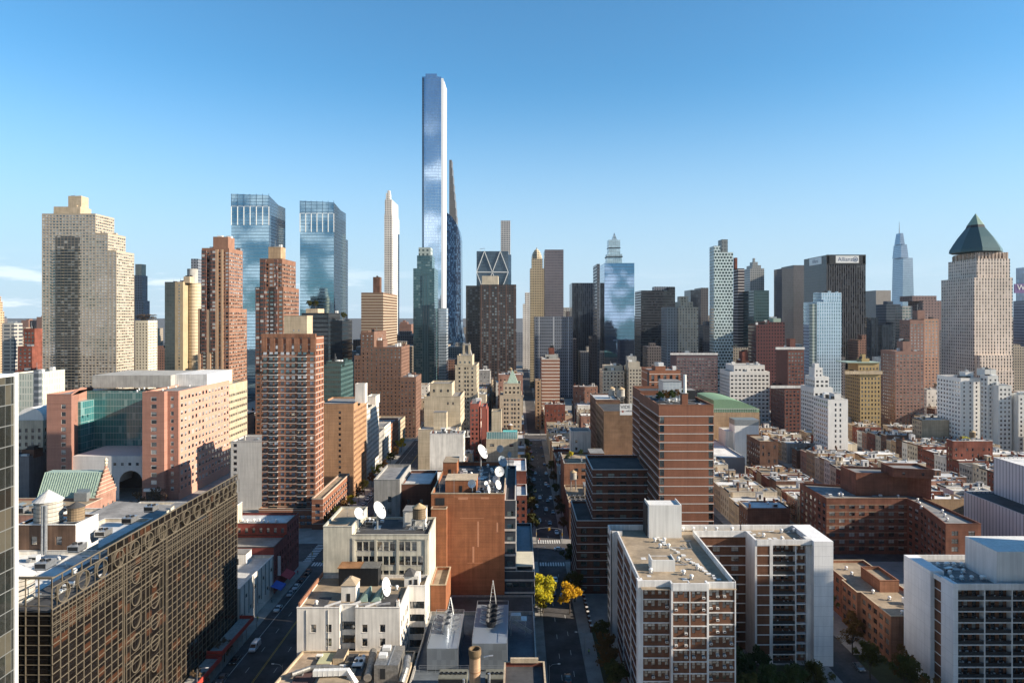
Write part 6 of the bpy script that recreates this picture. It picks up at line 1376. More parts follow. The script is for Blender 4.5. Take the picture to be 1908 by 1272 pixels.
tower('striped_house', 'narrow brown and white striped apartment house with roof machinery', 'apartment house', 620, [(1009, 1043, 668, ('s', 1007), dict(mat=wall_mat('striped_brown_white', (.26, .13, .09), .08, .08, bands=(3.0, .85, (.6, .56, .5))))), (1015, 1040, 660, 12, dict(bot=669, dy=3, mat=CONC)), (1022, 1033, 648, 6, dict(bot=661, dy=5, mat=WALLS['red brick']))], BT)
tower('corner_house', 'thin tan house with dark arches beside the striped apartment house', 'house', 600, [(997, 1008, 708, 15, dict(F=W(3, 3, 1.4, 1.7)))], WALLS['tan brick'])
BLK = grid_mat('black_ribbed_glass', (.04, .05, .068), (.018, .026, .04), 3.0, 3.8, .6, .9, .35, .08, .2, .4, .4, (.05, .065, .085), .25, .01)
tower('black_slab', 'black ribbed office slab left of the big sky-mirroring glass tower', OT, 1000, [(1061, 1111, 527, 50)], BLK)
tower('dark_slab', 'dark narrow block against the side of the sky-mirroring glass tower', OT, 820, [(1097, 1113, 626, 30)], grid_mat('dark_brown_slab', (.05, .045, .05), (.03, .03, .035), 2.6, 3.6, .6, .6))
MIR = grid_mat('sky_mirror_glass', (.16, .22, .31), (.27, .38, .54), 1.6, 4.2, .96, .86, .95, .025, .85, .08, .12, None, .1, .005)
def spire(b):
    Y = 840.; m = b.part('lantern'); GL2 = grid_mat('pale_lantern_glass', (.3, .4, .46), (.45, .58, .64), 2.6, 4, .9, .85, .6, .08)
    m.box(X_(1133, Y), X_(1161, Y), Y+8, Y+26, Z_(492, Y), Z_(472, Y), GL2); m.box(X_(1136, Y), X_(1158, Y), Y+10, Y+24, Z_(472, Y), Z_(445, Y), GL2)
    m.box(X_(1132, Y), X_(1162, Y), Y+7, Y+27, Z_(477, Y)-.6, Z_(477, Y)+.6, DARKM); m.box(X_(1135.5, Y), X_(1158.5, Y), Y+9.5, Y+24.5, Z_(460, Y)-.4, Z_(460, Y)+.4, DARKM)
    s_ = b.part('spike'); z = Z_(445, Y); s_.loft([[(X_(1143, Y), Y+13, z), (X_(1153, Y), Y+13, z), (X_(1153, Y), Y+21, z), (X_(1143, Y), Y+21, z)], [(X_(1148, Y), Y+17, z+10)]*4], GL2)
tower('mirror_tower', 'big square glass tower mirroring the sky with a stepped lantern and glass spike', OT, 830, [(1118, 1182, 490, 45, dict(mat=MIR))], MIR, base=spire)
m = MB(); e = empty('shade_painted_flank', (X_(1115, 830), 832, 0), 'side of the sky-mirroring tower built apart, painted dark grey for shade', 'wing'); m.box(X_(1112.5, 830), X_(1117.9, 830), 831, 874, 0, Z_(492, 830), grid_mat('flank_shade_grey', (.10, .11, .13), (.05, .06, .08), 2, 4, .7, .6)); m.obj('wall', e); m = MB(); m.box(X_(1112.6, 830), X_(1117.8, 830), 831.2, 873.8, Z_(492, 830), Z_(491.5, 830), DARKM); m.obj('roof', e)  # the tower's left side as a separate box, shade put into its grey
tower('grid_office', 'wide dark gridded office tower right of the sky-mirroring tower', OT, 960, [(1183, 1246, 541, 50), (1246.1, 1258, 535, 40, dict(dy=4)), (1215, 1257, 534, 14, dict(bot=542, dy=14, mat=BGR))], grid_mat('dark_grid_office', (.045, .05, .06), (.02, .026, .036), 2.2, 3.8, .9, .5, .35, .08, 0, .5, .4, (.07, .08, .095), .2, .01))
BGE = grid_mat('beige_piers', (.52, .46, .36), (.05, .06, .07), 3.2, 3.2, .45, .6, .1, .1, 0, .7, .5, (.3, .32, .32), .3)
tower('beige_crown_tower', 'beige stone apartment tower with a columned crown and bluish shaded flank', AT, 780, [(1264, 1301, 572, 34), (1232, 1263.9, 572, 30, dict(dy=2, mat=grid_mat('beige_flank_shade_blue', (.24, .27, .29), (.06, .08, .10), 3.2, 3.2, .5, .6))), (1258, 1291, 562, 22, dict(bot=573, dy=4)), (1262, 1283, 552, 14, dict(bot=563, dy=6))], BGE)  # left side is a tier of its own, bluish shade put into the colour
tower('black_slab', 'dark stone tower peeping behind the beige crown tower', OT, 1050, [(1275, 1306, 540, 40), (1306.1, 1320, 536, 40, dict(dy=3, mat=grid_mat('sooty_stone', (.12, .115, .12), (.04, .04, .05), 3, 3.8, .5, .6)))], BLK)
EGG = grid_mat('egg_crate_white', (.60, .70, .70), (.015, .05, .06), 3.4, 3.4, .72, .64, .2, .1, 0, .5, .5, (.14, .2, .2), .15, .01, None, None, 0, True)
tower('egg_crate_tower', 'white egg-crate gridded apartment tower with a dark box on its notched top', AT, 760, [(1322, 1342, 458, 34), (1342.1, 1366, 470, 34, dict(dy=.5)), (1338, 1356, 446, 14, dict(bot=471, dy=5, mat=grid_mat('grey_top_box', (.2, .23, .24), (.1, .12, .13), 3, 4, .7, .7)))], EGG)
tower('striped_tower', 'dark tower with thin white floor stripes behind the egg-crate tower', OT, 900, [(1366.5, 1387, 500, 40), (1366.6, 1374, 480, 30, dict(bot=501, dy=4, mat=WALLS['red brick']))], wall_mat('black_white_stripes', (.06, .05, .055), .08, .05, bands=(3.9, 1.1, (.58, .54, .52))))
tower('pinnacle_tower', 'grey beige tower with a small ornate pinnacled top', 'tower', 1150, [(1383, 1424, 500, 40), (1391, 1418, 494, 28, dict(bot=501, dy=4)), (1397, 1412, 488, 16, dict(bot=495, dy=8)), (1402, 1407, 481, 6, dict(bot=489, dy=12))], grid_mat('grey_beige_stone', (.34, .34, .33), (.10, .13, .15), 3.4, 3.8, .55, .6))
tower('teal_office', 'dark teal glass office tower with a flat top', OT, 860, [(1384, 1433, 541, 45)], grid_mat('dark_teal_office', (.05, .09, .10), (.025, .065, .075), 2.4, 3.8, .85, .7, .25))
tower('maroon_tower', 'dark maroon brick office tower with green roof screens', OT, 720, [(1394, 1430, 605, 40), (1430.1, 1462, 600, 40, dict(dy=1)), (1432, 1455, 593, 14, dict(bot=602, dy=4, mat=CU))], grid_mat('maroon_brick', (.12, .045, .045), (.03, .03, .035), 3, 3.6, .5, .5))
tower('grey_slab', 'plain dark grey ribbed slab tower left of the name-topped black tower', OT, 1100, [(1442, 1478, 500, 50, {}), (1478.1, 1498, 494, 50, dict(dy=.8, mat=grid_mat('grey_brown_ribs', (.15, .14, .145), (.06, .06, .07), 1.6, 4, .5, .95)))], grid_mat('grey_ribs', (.10, .105, .12), (.05, .055, .07), 1.6, 4, .5, .95))
def name_sign(b):
    Y = 900.; x0, x1 = X_(1557, Y), X_(1600, Y); z0, z1 = Z_(490, Y), Z_(476.5, Y)
    m = MB(); m.box(x0, x1, Y-.5, Y-.02, z0, z1, WHITEM); s_ = m.obj('name_board', b.e)
    text('Allianz', x0+12.6, Y-.55, (z0+z1)/2, 7.4, plain('navy_lettering', (.03, .06, .16), .6), s_)
    m = MB(); cx, cz = x1-4.6, (z0+z1)/2; R = lambda r, y: [(cx+r*math.cos(2*math.pi*k/20), y, cz+r*math.sin(2*math.pi*k/20)) for k in range(20)]
    nv = plain('navy_lettering', (.03, .06, .16)); m.loft([R(3.3, Y-.62), R(3.3, Y-.52), R(2.6, Y-.52), R(2.6, Y-.62), R(3.3, Y-.62)], nv, False)
    for q, hh in ((-1.1, 1.5), (0, 2.2), (1.1, 1.5)): m.box(cx+q-.3, cx+q+.3, Y-.62, Y-.52, cz-1.7, cz-1.7+hh+1, nv)
    m.obj('emblem', s_)
    m = MB(); xs = X_(1540, Y); m.box(xs-.5, xs-.02, Y+14, Y+52, z0, z1, WHITEM); s2 = m.obj('name_board', b.e); text('Allianz', xs-.56, Y+33, (z0+z1)/2, 7.0, nv, s2, rz=RAD(-90))
    m = MB(); m.box(X_(1541, Y), X_(1545, Y), Y-.4, Y-.02, z0-1, z1-.5, WHITEM); m.box(X_(1607.5, Y), X_(1611.5, Y), Y-.4, Y-.02, z0-1, z1-.5, WHITEM); m.obj('corner_panel', b.e)
ALZ = grid_mat('black_tower_piers', (.085, .085, .092), (.016, .019, .026), 3.0, 3.9, .62, .97, .3, .08, .1, .45, .4, (.05, .055, .065), .3, .01)
tower('name_tower', 'black office tower with a white name board across its top', OT, 900, [(1540, 1613, 475, ('s', 1498), dict(coping=False))], ALZ, base=lambda b: (name_sign(b), b.part('crown_band').box(X_(1539.9, 900)-.1, X_(1613.1, 900), 899.6, 900, Z_(493, 900), Z_(474.5, 900), DARKM)))
tower('light_glass_tower', 'slender light blue glass tower before the name-topped black tower', AT, 640, [(1522, 1568, 562, 30, {}), (1515, 1568, 545, 18, dict(bot=562.2, dy=3)), (1508, 1521.9, 566, 28, dict(dy=.4, mat=grid_mat('bright_speckled_glass', (.45, .5, .46), (.14, .2, .18), 1.6, 3, .6, .6, .3)))], grid_mat('light_blue_glass', (.50, .60, .68), (.30, .44, .58), 2.2, 3.2, .62, .8, .7, .08, .1, .4, .3))
tower('white_band_tower', 'brown brick apartment tower with two white bands and recessed balconies', AT, 560, [(1436, 1498, 722, 34, dict(F=W(), S=W())), (1446, 1498, 648, 28, dict(bot=722.3, dy=2, F=W(2.95, 2.6, 1.6, 1.6), cope=WHITE_P)), (1465, 1482, 631, 8, dict(bot=649, dy=6))], wall_mat('maroon_brown_brick', (.17, .075, .06), .1, .12),
  base=lambda b: (b.part('white_band').box(X_(1435.5, 560), X_(1498.6, 560), 559.6, 560, Z_(723, 560), Z_(718, 560), WHITE_P), b.part('white_band').box(X_(1445, 562), X_(1499, 562), 561.5, 562, Z_(651, 562), Z_(646.5, 562), WHITE_P)))
tower('tan_slab', 'plain tan slab tower behind the name-topped black tower', OT, 1200, [(1612, 1660, 541, 40)], wall_mat('far_tan_slab', (.34, .31, .28), .08, .1))
b = Bld('spired_tower', 'distant tapering blue glass tower with stepped top and needle spire', 'supertall', X_(1682, 1700), 1700); Y = 1700.; OV = grid_mat('far_blue_glass', (.28, .34, .42), (.36, .46, .56), 3, 4.5, .8, .8, .5, .1, .2, .3, .3)
def frus(m, a0, a1, pb, c0, c1, pt, d=60):
    m.loft([[(X_(a0, Y), Y, max(0, Z_(pb, Y))), (X_(a1, Y), Y, max(0, Z_(pb, Y))), (X_(a1, Y), Y+d, max(0, Z_(pb, Y))), (X_(a0, Y), Y+d, max(0, Z_(pb, Y)))], [(X_(c0, Y), Y+3, Z_(pt, Y)), (X_(c1, Y), Y+3, Z_(pt, Y)), (X_(c1, Y), Y+d-4, Z_(pt, Y)), (X_(c0, Y), Y+d-4, Z_(pt, Y))]], OV)
m = MB(); frus(m, 1681, 1706, 720, 1684, 1702, 480, 54); frus(m, 1679, 1693, 480, 1680, 1691, 455, 40); frus(m, 1677, 1686, 455, 1679, 1684, 434, 26); m.obj('glass_wall', b.e)
m = MB(); m.tube([(X_(1681.5, Y), Y+14, Z_(436, Y)), (X_(1681.5, Y), Y+14, Z_(411, Y))], 1.2, FR_STEEL, 6, .3); m.obj('spire', b.e); b.done()
PKT = wall_mat('dusky_pink_brick', (.27, .16, .13), .2, .15)
pw = W(2.9, 3.1, 1.6, 1.5, style='plain', frame=FR_WHITE)
tower('pink_tower', 'dusky pink brick apartment tower with white windows, tallest of the pink group', AT, 640, [(1676, 1722, 596, 30, dict(F=pw, S=pw)), (1722.1, 1749, 594, 30, dict(dy=1, mat=wall_mat('sun_toned_pink_brick', (.46, .27, .19), .1), F=pw)), (1700, 1723, 578, 12, dict(bot=597, dy=5))], PKT)  # right tier has sunlight put into its paler brick colour
tower('pink_slab', 'dusky pink brick slab with pale window strips in front of the pink tower', 'apartment block', 590, [(1641, 1722, 654, 24, dict(F=pw, S=pw)), (1671, 1698, 636, 10, dict(bot=655, dy=5))], PKT)
tower('pink_terrace_block', 'pink brown block with a pale sign wall behind the pink brick tower', OT, 900, [(1692, 1757, 560, 50), (1668, 1700, 570, 30, dict(dy=3, mat=grid_mat('pale_sign_block', (.42, .40, .38), (.14, .2, .2), 4, 4, .8, .6))), (1700, 1745, 551, 30, dict(bot=561, dy=8))], grid_mat('mauve_pink_stone', (.24, .16, .15), (.10, .08, .085), 4, 3.8, .5, .5))
tower('dark_slab', 'low dark tower group between the black name tower and the pink slab', OT, 760, [(1614, 1636, 592, 30), (1628, 1664, 605, 34, dict(dy=4)), (1612, 1650, 664, 30, dict(dy=-4, mat=WALLS['white painted brick']))], BLK)
HTL = wall_mat('golden_stone', (.40, .29, .14), .08, .1)
tower('golden_hotel', 'golden stone building with green roofs, cornices and rows of arched windows', 'hotel', 570, [(1575, 1641, 693, 26, dict(F=W(3.6, 3.0, 1.3, 2.0, zb=6), S=W())), (1580, 1638, 676, 18, dict(bot=690.5, dy=3, F=W(4, 3, 1.2, 2))), (1596, 1620, 668, 9, dict(bot=676.5, dy=6)), (1602, 1613, 660, 6, dict(bot=669, dy=7))], HTL,
  base=lambda b: (b.part('cornice').box(X_(1573, 570), X_(1643, 570), 568.8, 570, Z_(697, 570), Z_(691, 570), WALLS['buff brick']), b.part('green_roof').box(X_(1578, 572), X_(1640, 572), 572, 592, Z_(676, 572), Z_(674.5, 572), CU)))
wht = wall_mat('bright_white_brick', (.74, .73, .70), .06, .1); ww_ = W(3.2, 3.2, 2.0, 1.7, style='pair')
tower('white_stepped_house', 'white stepped house with broad dark windows and stacked terraces', 'apartment house', 520, [(1492, 1552, 722, 24, dict(F=ww_, S=ww_)), (1500, 1545, 702, 18, dict(bot=722.3, dy=2, F=ww_, S=ww_)), (1507, 1533, 685, 12, dict(bot=702.3, dy=5, F=W(3.2, 3.4, 1.2, 1.4))), (1513, 1526, 677, 7, dict(bot=685.3, dy=7))], wht)
tower('white_house', 'white loft house with narrow window columns in front of the white stepped house', 'loft', 440, [(1516, 1580, 744, 22, dict(F=W(3.4, 3, 1.1, 1.8, skip=lambda i, j, n, m: i % 3 == 0), S=W())), (1545, 1567, 733, 8, dict(bot=744.3, dy=4))], wht)
tower('white_apartments', 'pinkish white apartment block with a bluish white front and a white roof box', 'apartment block', 480, [(1790, 1826, 704, ('s', 1746), dict(F=W(3, 4.6, 1.2, 1.4), S=W(3, 3.2, 1.5, 1.5))), (1788, 1814, 693, 12, dict(dy=3, bot=704.3))], wht)
tower('white_apartments', 'grey white stepped apartment blocks with many small windows at the picture edge', 'apartment block', 470, [(1826, 1860, 700, 26, dict(F=W(3, 3, 1.3, 1.4, frame=FR_WHITE), S=W())), (1843, 1885, 718, 24, dict(dy=-6, F=W(3, 3, 1.3, 1.4))), (1878, 1925, 735, 24, dict(dy=-10, F=W(3, 3, 1.3, 1.4))), (1820, 1856, 688, 12, dict(dy=8, bot=700.5))], wall_mat('grey_white_brick', (.60, .60, .58), .08, .12))
# pyramid-topped tower
PYS = wall_mat('pyramid_tower_stone', (.48, .38, .31), .06, .08)
PYM = grid_mat('pink_stone_piers', (.66, .56, .48), (.05, .045, .05), 3.1, 3.5, .40, .72, .1, .1, 0, .8, .5, (.3, .26, .25), .2)
b = Bld('pyramid_tower', 'large pinkish stone tower with shoulders and a green copper pyramid roof', OT, X_(1830, 720), 720); Y = 720.
def pv(a, c, pb, pt, dy, dep, mat=PYM, name='wall'):
    m = b.part(name); z0 = max(0, Z_(pb, Y+dy)); m.box(X_(a, Y+dy), X_(c, Y+dy), Y+dy, Y+dy+dep, z0, Z_(pt, Y+dy), mat)
pv(1815, 1887, 1000, 517, 0, 56); pv(1820, 1882, 516.8, 482, 4, 48); pv(1823, 1878, 481.8, 470, 7, 42)
pv(1826, 1886, 1000, 662, -6, 6); pv(1838, 1889, 1000, 690, -10, 4)
m = MB(); ya, yb = Y+10, Y+46
def sq(a, c, p, dy): return [(X_(a, Y+10), Y+10+dy, Z_(p, Y+10)), (X_(c, Y+10), Y+10+dy, Z_(p, Y+10)), (X_(c, Y+10), Y+46-dy, Z_(p, Y+10)), (X_(a, Y+10), Y+46-dy, Z_(p, Y+10))]
def octo(a, c, p, dep):
    cx, cy, k0 = X_(1851, Y), Y+28, (c-a)/92.; z = H-(p-VY)*(Y+24)/F
    return [(cx+22.5*k0*math.cos(math.pi/8+k*math.pi/4), cy+25*k0*math.sin(math.pi/8+k*math.pi/4), z) for k in range(8)]
CPR = plain('dark_copper_pyramid', (.035, .095, .11), .5, .2, var=.25); CPL = plain('pale_copper_tip', (.22, .32, .25), .5)
m.loft([octo(1770, 1871, 470.5, 0), octo(1771, 1870, 465, 0), octo(1778, 1864, 455, 0), octo(1787, 1856, 443, 0), octo(1804, 1841, 424, 0)], CPR); m.obj('pyramid_roof', b.e)
m = MB(); m.loft([octo(1804, 1841, 424, 0), octo(1806, 1839, 419, 0)], DARKM); m.loft([octo(1806, 1839, 419, 0), octo(1822, 1823, 397, 0)], CPL); m.obj('lantern_tip', b.e)
m = MB()
for k in range(9): x = X_(1822+k*6.6, Y+6); m.box(x, x+1.6, Y+5.2, Y+6.6, Z_(484, Y), Z_(471-(k % 3), Y), PYS)
for k in range(7): y_ = Y+8+k*6.5; m.box(X_(1823, Y+7)-1.6, X_(1823, Y+7)-.2, y_, y_+1.6, Z_(484, Y), Z_(471-(k % 3), Y), PYS)
m.obj('pinnacle', b.e); FOOT.append((X_(1753, Y), X_(1890, Y), Y-10, Y+55)); b.done()
tower('edge_tower', 'blue grey tower with a purple lettered sign at the picture edge', OT, 900, [(1888, 1960, 560, 50), (1893, 1930, 498, 18, dict(bot=561, dy=10, mat=grid_mat('open_lattice', (.4, .45, .5), (.5, .6, .7), 5, 6, .8, .8))), (1905, 1945, 650, 50, dict(dy=-20))], grid_mat('blue_grey_bands', (.24, .27, .32), (.10, .13, .18), 3, 3.8, .95, .5),
  base=lambda b: (lambda s_: text('W', X_(1902, 899), 898.2, Z_(536, 900), 10, WHITEM, s_))((lambda m: (m.box(X_(1889, 900), X_(1940, 900), 898.6, 899.98, Z_(546, 900), Z_(529, 900), plain('purple_sign', (.16, .10, .26), .5)), m.obj('sign_board', b.e))[1])(MB())))
# mid-distance blocks right of the middle street
tower('plum_slab', 'wide plum grey gridded apartment slab with a white roof line', 'apartment slab', 640, [(1249, 1337, 659, 26, dict(F=W(2.9, 3.0, 2.1, 1.5, style='pair', frame=FR_WHITE)))], wall_mat('plum_brick', (.15, .10, .105), .08, .1), base=lambda b: b.part('white_band').box(X_(1248.6, 640), X_(1337.4, 640), 639.5, 640, Z_(661, 640), Z_(657.5, 640), WHITE_P))
tower('white_office', 'wide white office block with regular dark windows and sawtooth top', 'office block', 600, [(1341, 1434, 692, 30, dict(F=W(3.5, 3.4, 2.1, 1.6, style='plain'), S=W())), (1352, 1425, 680, 24, dict(bot=692.3, dy=3, F=W(3.5, 3.4, 2.0, 1.6, style='plain')))], wht)
tower('red_cube_house', 'small dark house with a red brick cube on top behind the white office block', 'house', 650, [(1372, 1396, 672, 16, dict(mat=DBR)), (1377, 1394, 655, 10, dict(bot=672.2, dy=3))], WALLS['red brick'])
tower('cream_apartments', 'cream apartment block with square dark windows below the sky-mirroring tower', 'apartment block', 620, [(1117, 1163, 690, 24, dict(F=W(3.1, 3.2, 1.5, 1.5, style='plain'), S=W())), (1122, 1160, 681, 16, dict(bot=690.3, dy=3))], wall_mat('pale_cream_brick', (.56, .50, .39), .08, .1))
tower('cream_apartments', 'speckled cream apartment block with roof huts right of the plainer cream block', 'apartment block', 610, [(1163.2, 1196, 684, 26, dict(F=W(3.1, 2.6, 1.4, 1.5), S=W())), (1166, 1192, 674, 14, dict(bot=684.3, dy=4)), (1166, 1186, 664, 8, dict(bot=674.3, dy=8, mat=CONC))], wall_mat('grey_cream_brick', (.46, .41, .33), .1, .12))
b = tower('banner_building', 'rust brick loft building with a tall black banner on its flank and white floor lines', 'loft building', 470, [(1210, 1268, 690, ('s', 1195), dict(F=W(5.4, 4.2, 2.0, 4.2, style='grid'))), (1214, 1240, 682, 14, dict(bot=690.3, dy=3))], wall_mat('rust_brick', (.30, .13, .075), .12, .12, bands=(5.4, .35, (.62, .58, .52))), done=False)
m = MB(); xs = X_(1210, 470); m.box(xs-.25, xs-.02, 471, 476.5, 44, Z_(694, 470), plain('charcoal_banner', (.05, .05, .055), .7)); bn = m.obj('banner', b.e); m = MB(); m.box(xs-.27, xs-.02, 471.2, 475, 38, 43, plain('lilac_panel', (.42, .34, .48), .7)); m.obj('poster', b.e); b.done()
b = Bld('green_roof_hall', 'long hall with a curved pale green roof behind the striped tower', 'hall', 140, 440)
Y = 482.; x0, x1 = X_(1330, Y), X_(1415, Y); b.rect(x0, x1, Y, Y+45, 0, Z_(768, Y), WALLS['tan brick'], par=0, F=dict(fl=5, us=[6], ww=2.5, wh=2, nj=1, zb=8))
m = MB(); GR = plain('pale_green_roof', (.17, .29, .18), .8); z = Z_(768, Y); n = 10; m.loft([[(x0+(x1-x0)*k/n, y, z+.2+9*math.sin(math.pi*(.12+.88*(1-k/n))*.62)) for k in range(n+1)]+[(x1, y, z), (x0, y, z)] for y in (Y+.3, Y+45)], GR); m.obj('curved_roof', b.e)
m = MB()
for k in range(26): x = x0+(x1-x0)*k/26; m.box(x, x+.1, Y-.1, Y, z, z+2.6, WHITEM)
m.box(x0, x1, Y-.1, Y, z+2.5, z+2.7, WHITEM); m.obj('roof_fence', b.e); b.done()
b = Bld('grey_shed_hall', 'big plain grey metal clad hall with a white roof right of the striped tower', 'hall', 100, 330)
Y = 420.; b.rect(X_(1300, Y), X_(1388, Y), 420, 489, 0, Z_(852, Y), grid_mat('grey_profiled_metal', (.34, .35, .36), (.40, .41, .42), .8, 60, .7, 1, .1, .5, .1, .5, .1), roof=ROOFS['white'], cope=WHITE_P); b.done()
b = Bld('white_box_house', 'white rendered box building with a grey louvred top near the green roofed hall', 'building', 112, 380)
Y = 460.; b.rect(X_(1352, Y), X_(1395, Y), Y, Y+16, 0, Z_(803, Y), WALLS['white painted brick'], roof=ROOFS['white'], cope=WHITE_P); b.bulk(X_(1369, Y-4), X_(1414, Y-4), Y-4, Y+8, 0, Z_(783, Y-4), wht, door=False); b.part('louvre').box(X_(1369, Y-4)-.1, X_(1414, Y-4)+.1, Y-4.1, Y+8.1, Z_(792, Y-4), Z_(782, Y-4), FR_STEEL); b.done()
tower('cement_plant_house', 'brown brick loft with arched windows and a pale roof by the grey hall', 'loft', 400, [(1391, 1450, 822, 36, dict(F=W(4.2, 3.6, 1.0, 2.2, skip=lambda i, j, n, m: (i+j) % 3 == 0), S=W()))], WALLS['brown brick'], roof=ROOFS['tan gravel'])

for x, y, w, d, h, st, lb in ((-530, -140, 46, 40, 176, 3, 'stepped dark tower standing behind the viewpoint, mirrored in the right glass twin'), (243, -160, 43, 40, 88, 2, 'dark tower under construction behind the viewpoint, mirrored in the sky-mirroring tower'), (-690, -260, 60, 50, 150, 1, 'plain block behind the viewpoint, mirrored in the left glass twin')):
    b = Bld('mirrored_tower', lb, 'tower', x, y); m = b.part('wall')
    m.box(x-w/2, x+w/2, y-d, y, 0, h*.78, BLK)
    for k in range(st): q = w*(.32-.08*k); m.box(x-q, x+q, y-d*.8, y-d*.2, h*.78+h*.22*k/st, h*.78+h*.22*(k+1)/st, BLK)
    b.done()
# ------------------------------------------------------------------ low houses filling the blocks
ORD = 'first second third fourth fifth sixth seventh eighth ninth tenth eleventh twelfth thirteenth fourteenth fifteenth sixteenth seventeenth eighteenth nineteenth twentieth'.split()
ORD += ['twenty-'+o for o in ORD[:9]]+['thirtieth']+['thirty-'+o for o in ORD[:9]]+['fortieth']+['forty-'+o for o in ORD[:9]]
def taken(x0, x1, y0, y1):
    for a, c, d, e in FOOT:
        if x0 < c-.2 and x1 > a+.2 and y0 < e-.2 and y1 > d+.2: return True
    return False
def seen(x0, x1, y0, y1):
    for x in (x0, x1):
        for y in (y0, y1):
            p = VX+F*x/y
            if -40 < p < 1950: return True
    return False
NL = [0]
KINDS = (('red brick', 4), ('brown brick', 3), ('tan brick', 5), ('buff brick', 6), ('orange brick', 1), ('grey stucco', 3), ('white painted brick', 8), ('cream stucco', 6), ('pink brick', 3))
KPOOL = [k for k, n in KINDS for _ in range(n)]
RPOOL = ['silver']*7+['white']*8+['tan gravel']*3+['grey']*2+['dark tar']*1
def lot(x0, x1, y0, y1, h, side, where, k, detail):
    wc = RN.choice(KPOOL); rc = RN.choice(RPOOL); w = WALLS[wc]
    wide = y1-y0 > 11; tall = h > 21
    typ = 'apartment_house' if tall else ('warehouse' if wide and RN.random() < .5 else ('tenement' if h > 14.5 else 'row_house'))
    lb = '%s%s %s, %s roof, %s in %s' % ('tall ' if tall else ('wide ' if wide else ''), wc, typ.replace('_', ' '), rc, ORD[min(k, len(ORD)-1)], where)
    b = Bld(typ, lb, typ.replace('_', ' '), (x0+x1)/2, (y0+y1)/2, 'low houses between the avenues', cap=26 if detail else 12)
    fl = RN.choice((3.0, 3.2, 3.4)); sp = dict(fl=fl, bay=RN.choice((2.0, 2.3, 2.8)), ww=RN.choice((1.0, 1.1)), wh=RN.choice((1.7, 1.9)), zb=.8, zt=1.1, sill=.8, style='dh', frame=RN.choice((FR_DARK, FR_WHITE)), mu=.5, rec=.2, silm=CONC if detail else None)
    sd = sp; fr = dict(sp, bay=3.4, skip=lambda i, j, n, m: (i*7+j) % 3 == 0) if RN.random() < .6 else None
    z1 = h; kw = dict(roof=ROOFS[rc], cope=RN.choice((w, CONC, WHITE_P, WALLS['buff brick'])), par=RN.choice((.3, .45, .7)))
    b.rect(x0, x1, y0, y1, 0, z1, w, F=fr, **{side: sd}, **kw)
    zr = z1-kw['par']; xs = x1 if side == 'R' else x0; sg = 1 if side == 'R' else -1
    c = b.part('cornice'); c.box(min(xs, xs+sg*.45), max(xs, xs+sg*.45), y0+.05, y1-.05, z1-.55, z1+.12, RN.choice((w, DARKM, WALLS['cream stucco'], WALLS['brown brick'])))
    W_, D_ = x1-x0, y1-y0
    if RN.random() < .6:
        bx, by = RN.uniform(x0+1.6, x1-4.2), RN.uniform(y0+.5, max(y0+.6, y1-3.4)); b.bulk(bx, min(bx+RN.uniform(2.2, 3.6), x1-.5), by, min(by+RN.uniform(2.2, 3.4), y1-.4), zr, zr+RN.uniform(2.2, 3.4), RN.choice((w, WHITE_P, WHITE_P, WALLS['buff brick'])), RN.choice((ROOFS['silver'], ROOFS['grey'])))
    for q in range(RN.randint(2, 4)): b.stack(RN.uniform(x0+1, x1-1), RN.choice((y0+.5, y1-.6)), zr, RN.uniform(1.2, 2.4), RN.choice((w, WALLS['brown brick'], WALLS['red brick'])))
    for q in range(RN.randint(1, 3 if detail else 2)): b.vent(RN.uniform(x0+1, x1-1), RN.uniform(y0+1, y1-1), zr)
    if RN.random() < .5: b.skylight(RN.uniform(x0+2, x1-2), (y0+y1)/2, zr, 1.4, min(2.2, D_*.4))
    for q in range(RN.randint(1, 3)):
        m = MB(); x, y, s_ = RN.uniform(x0+1.6, x1-2.2), RN.uniform(y0+1, y1-1.6), RN.uniform(.7, 1.3); m.box(x-s_, x+s_, y-s_*.6, y+s_*.6, zr+.2, zr+.2+s_, RN.choice((STEEL, WHITEM))); m.box(x-s_*.7, x+s_*.7, y-s_*.62, y-s_*.6, zr+.35, zr+s_, DARKM); m.obj('air_unit', b.e)
    b.done(); NL[0] += 1
    if h > 20 and RN.random() < .35:
        water_tank((x0+x1)/2+RN.uniform(-2, 2), (y0+y1)/2, zr, 1.7, 3.2, 2.0, 'water tank over %s %s, %s in %s' % (wc, typ.replace('_', ' '), ORD[min(k, len(ORD)-1)], where), RN.choice((WOOD, TW)), RN.choice((TANKROOF, TWR)))
    return typ
def row(xa, xb, ya, yb, side, where, wr, hr, detail, tallp=.1):
    y = ya; k = 0
    while y < yb-3:
        w = RN.choice(wr)
        if y+w > yb: w = yb-y
        d = RN.uniform(17, 25); h = RN.uniform(*hr)+(RN.uniform(6, 18) if RN.random() < tallp else 0)
        x0, x1 = (xa, min(xb, xa+d)) if side == 'L' else (max(xa, xb-d), xb)
        if not taken(x0, x1, y, y+w) and seen(x0, x1, y, y+w) and w > 3.5:
            lot(x0, x1, y+.02, y+w-.02, h, side, where, k, detail); k += 1
            y += w
        else: y += min(w, 3.0)
    return k
names = ['first', 'second', 'third', 'fourth', 'fifth', 'sixth', 'seventh', 'eighth', 'ninth', 'tenth']
vis = 'L'
for i in range(5):
    xa, xb = 22.9+79.3*i, 84.+79.3*i
    row(xa, xa+30.5, 303.5, 547, 'L', '%s right-hand near row' % names[2*i], (6, 6, 6.5, 7.5, 7.5, 9, 12), (11.5, 15.5), i < 3, .04)
    row(xb-30.5, xb, 303.5, 547, 'L', '%s right-hand near row' % names[2*i+1], (6, 7.5, 7.5, 9, 12), (11, 15), False, .04)
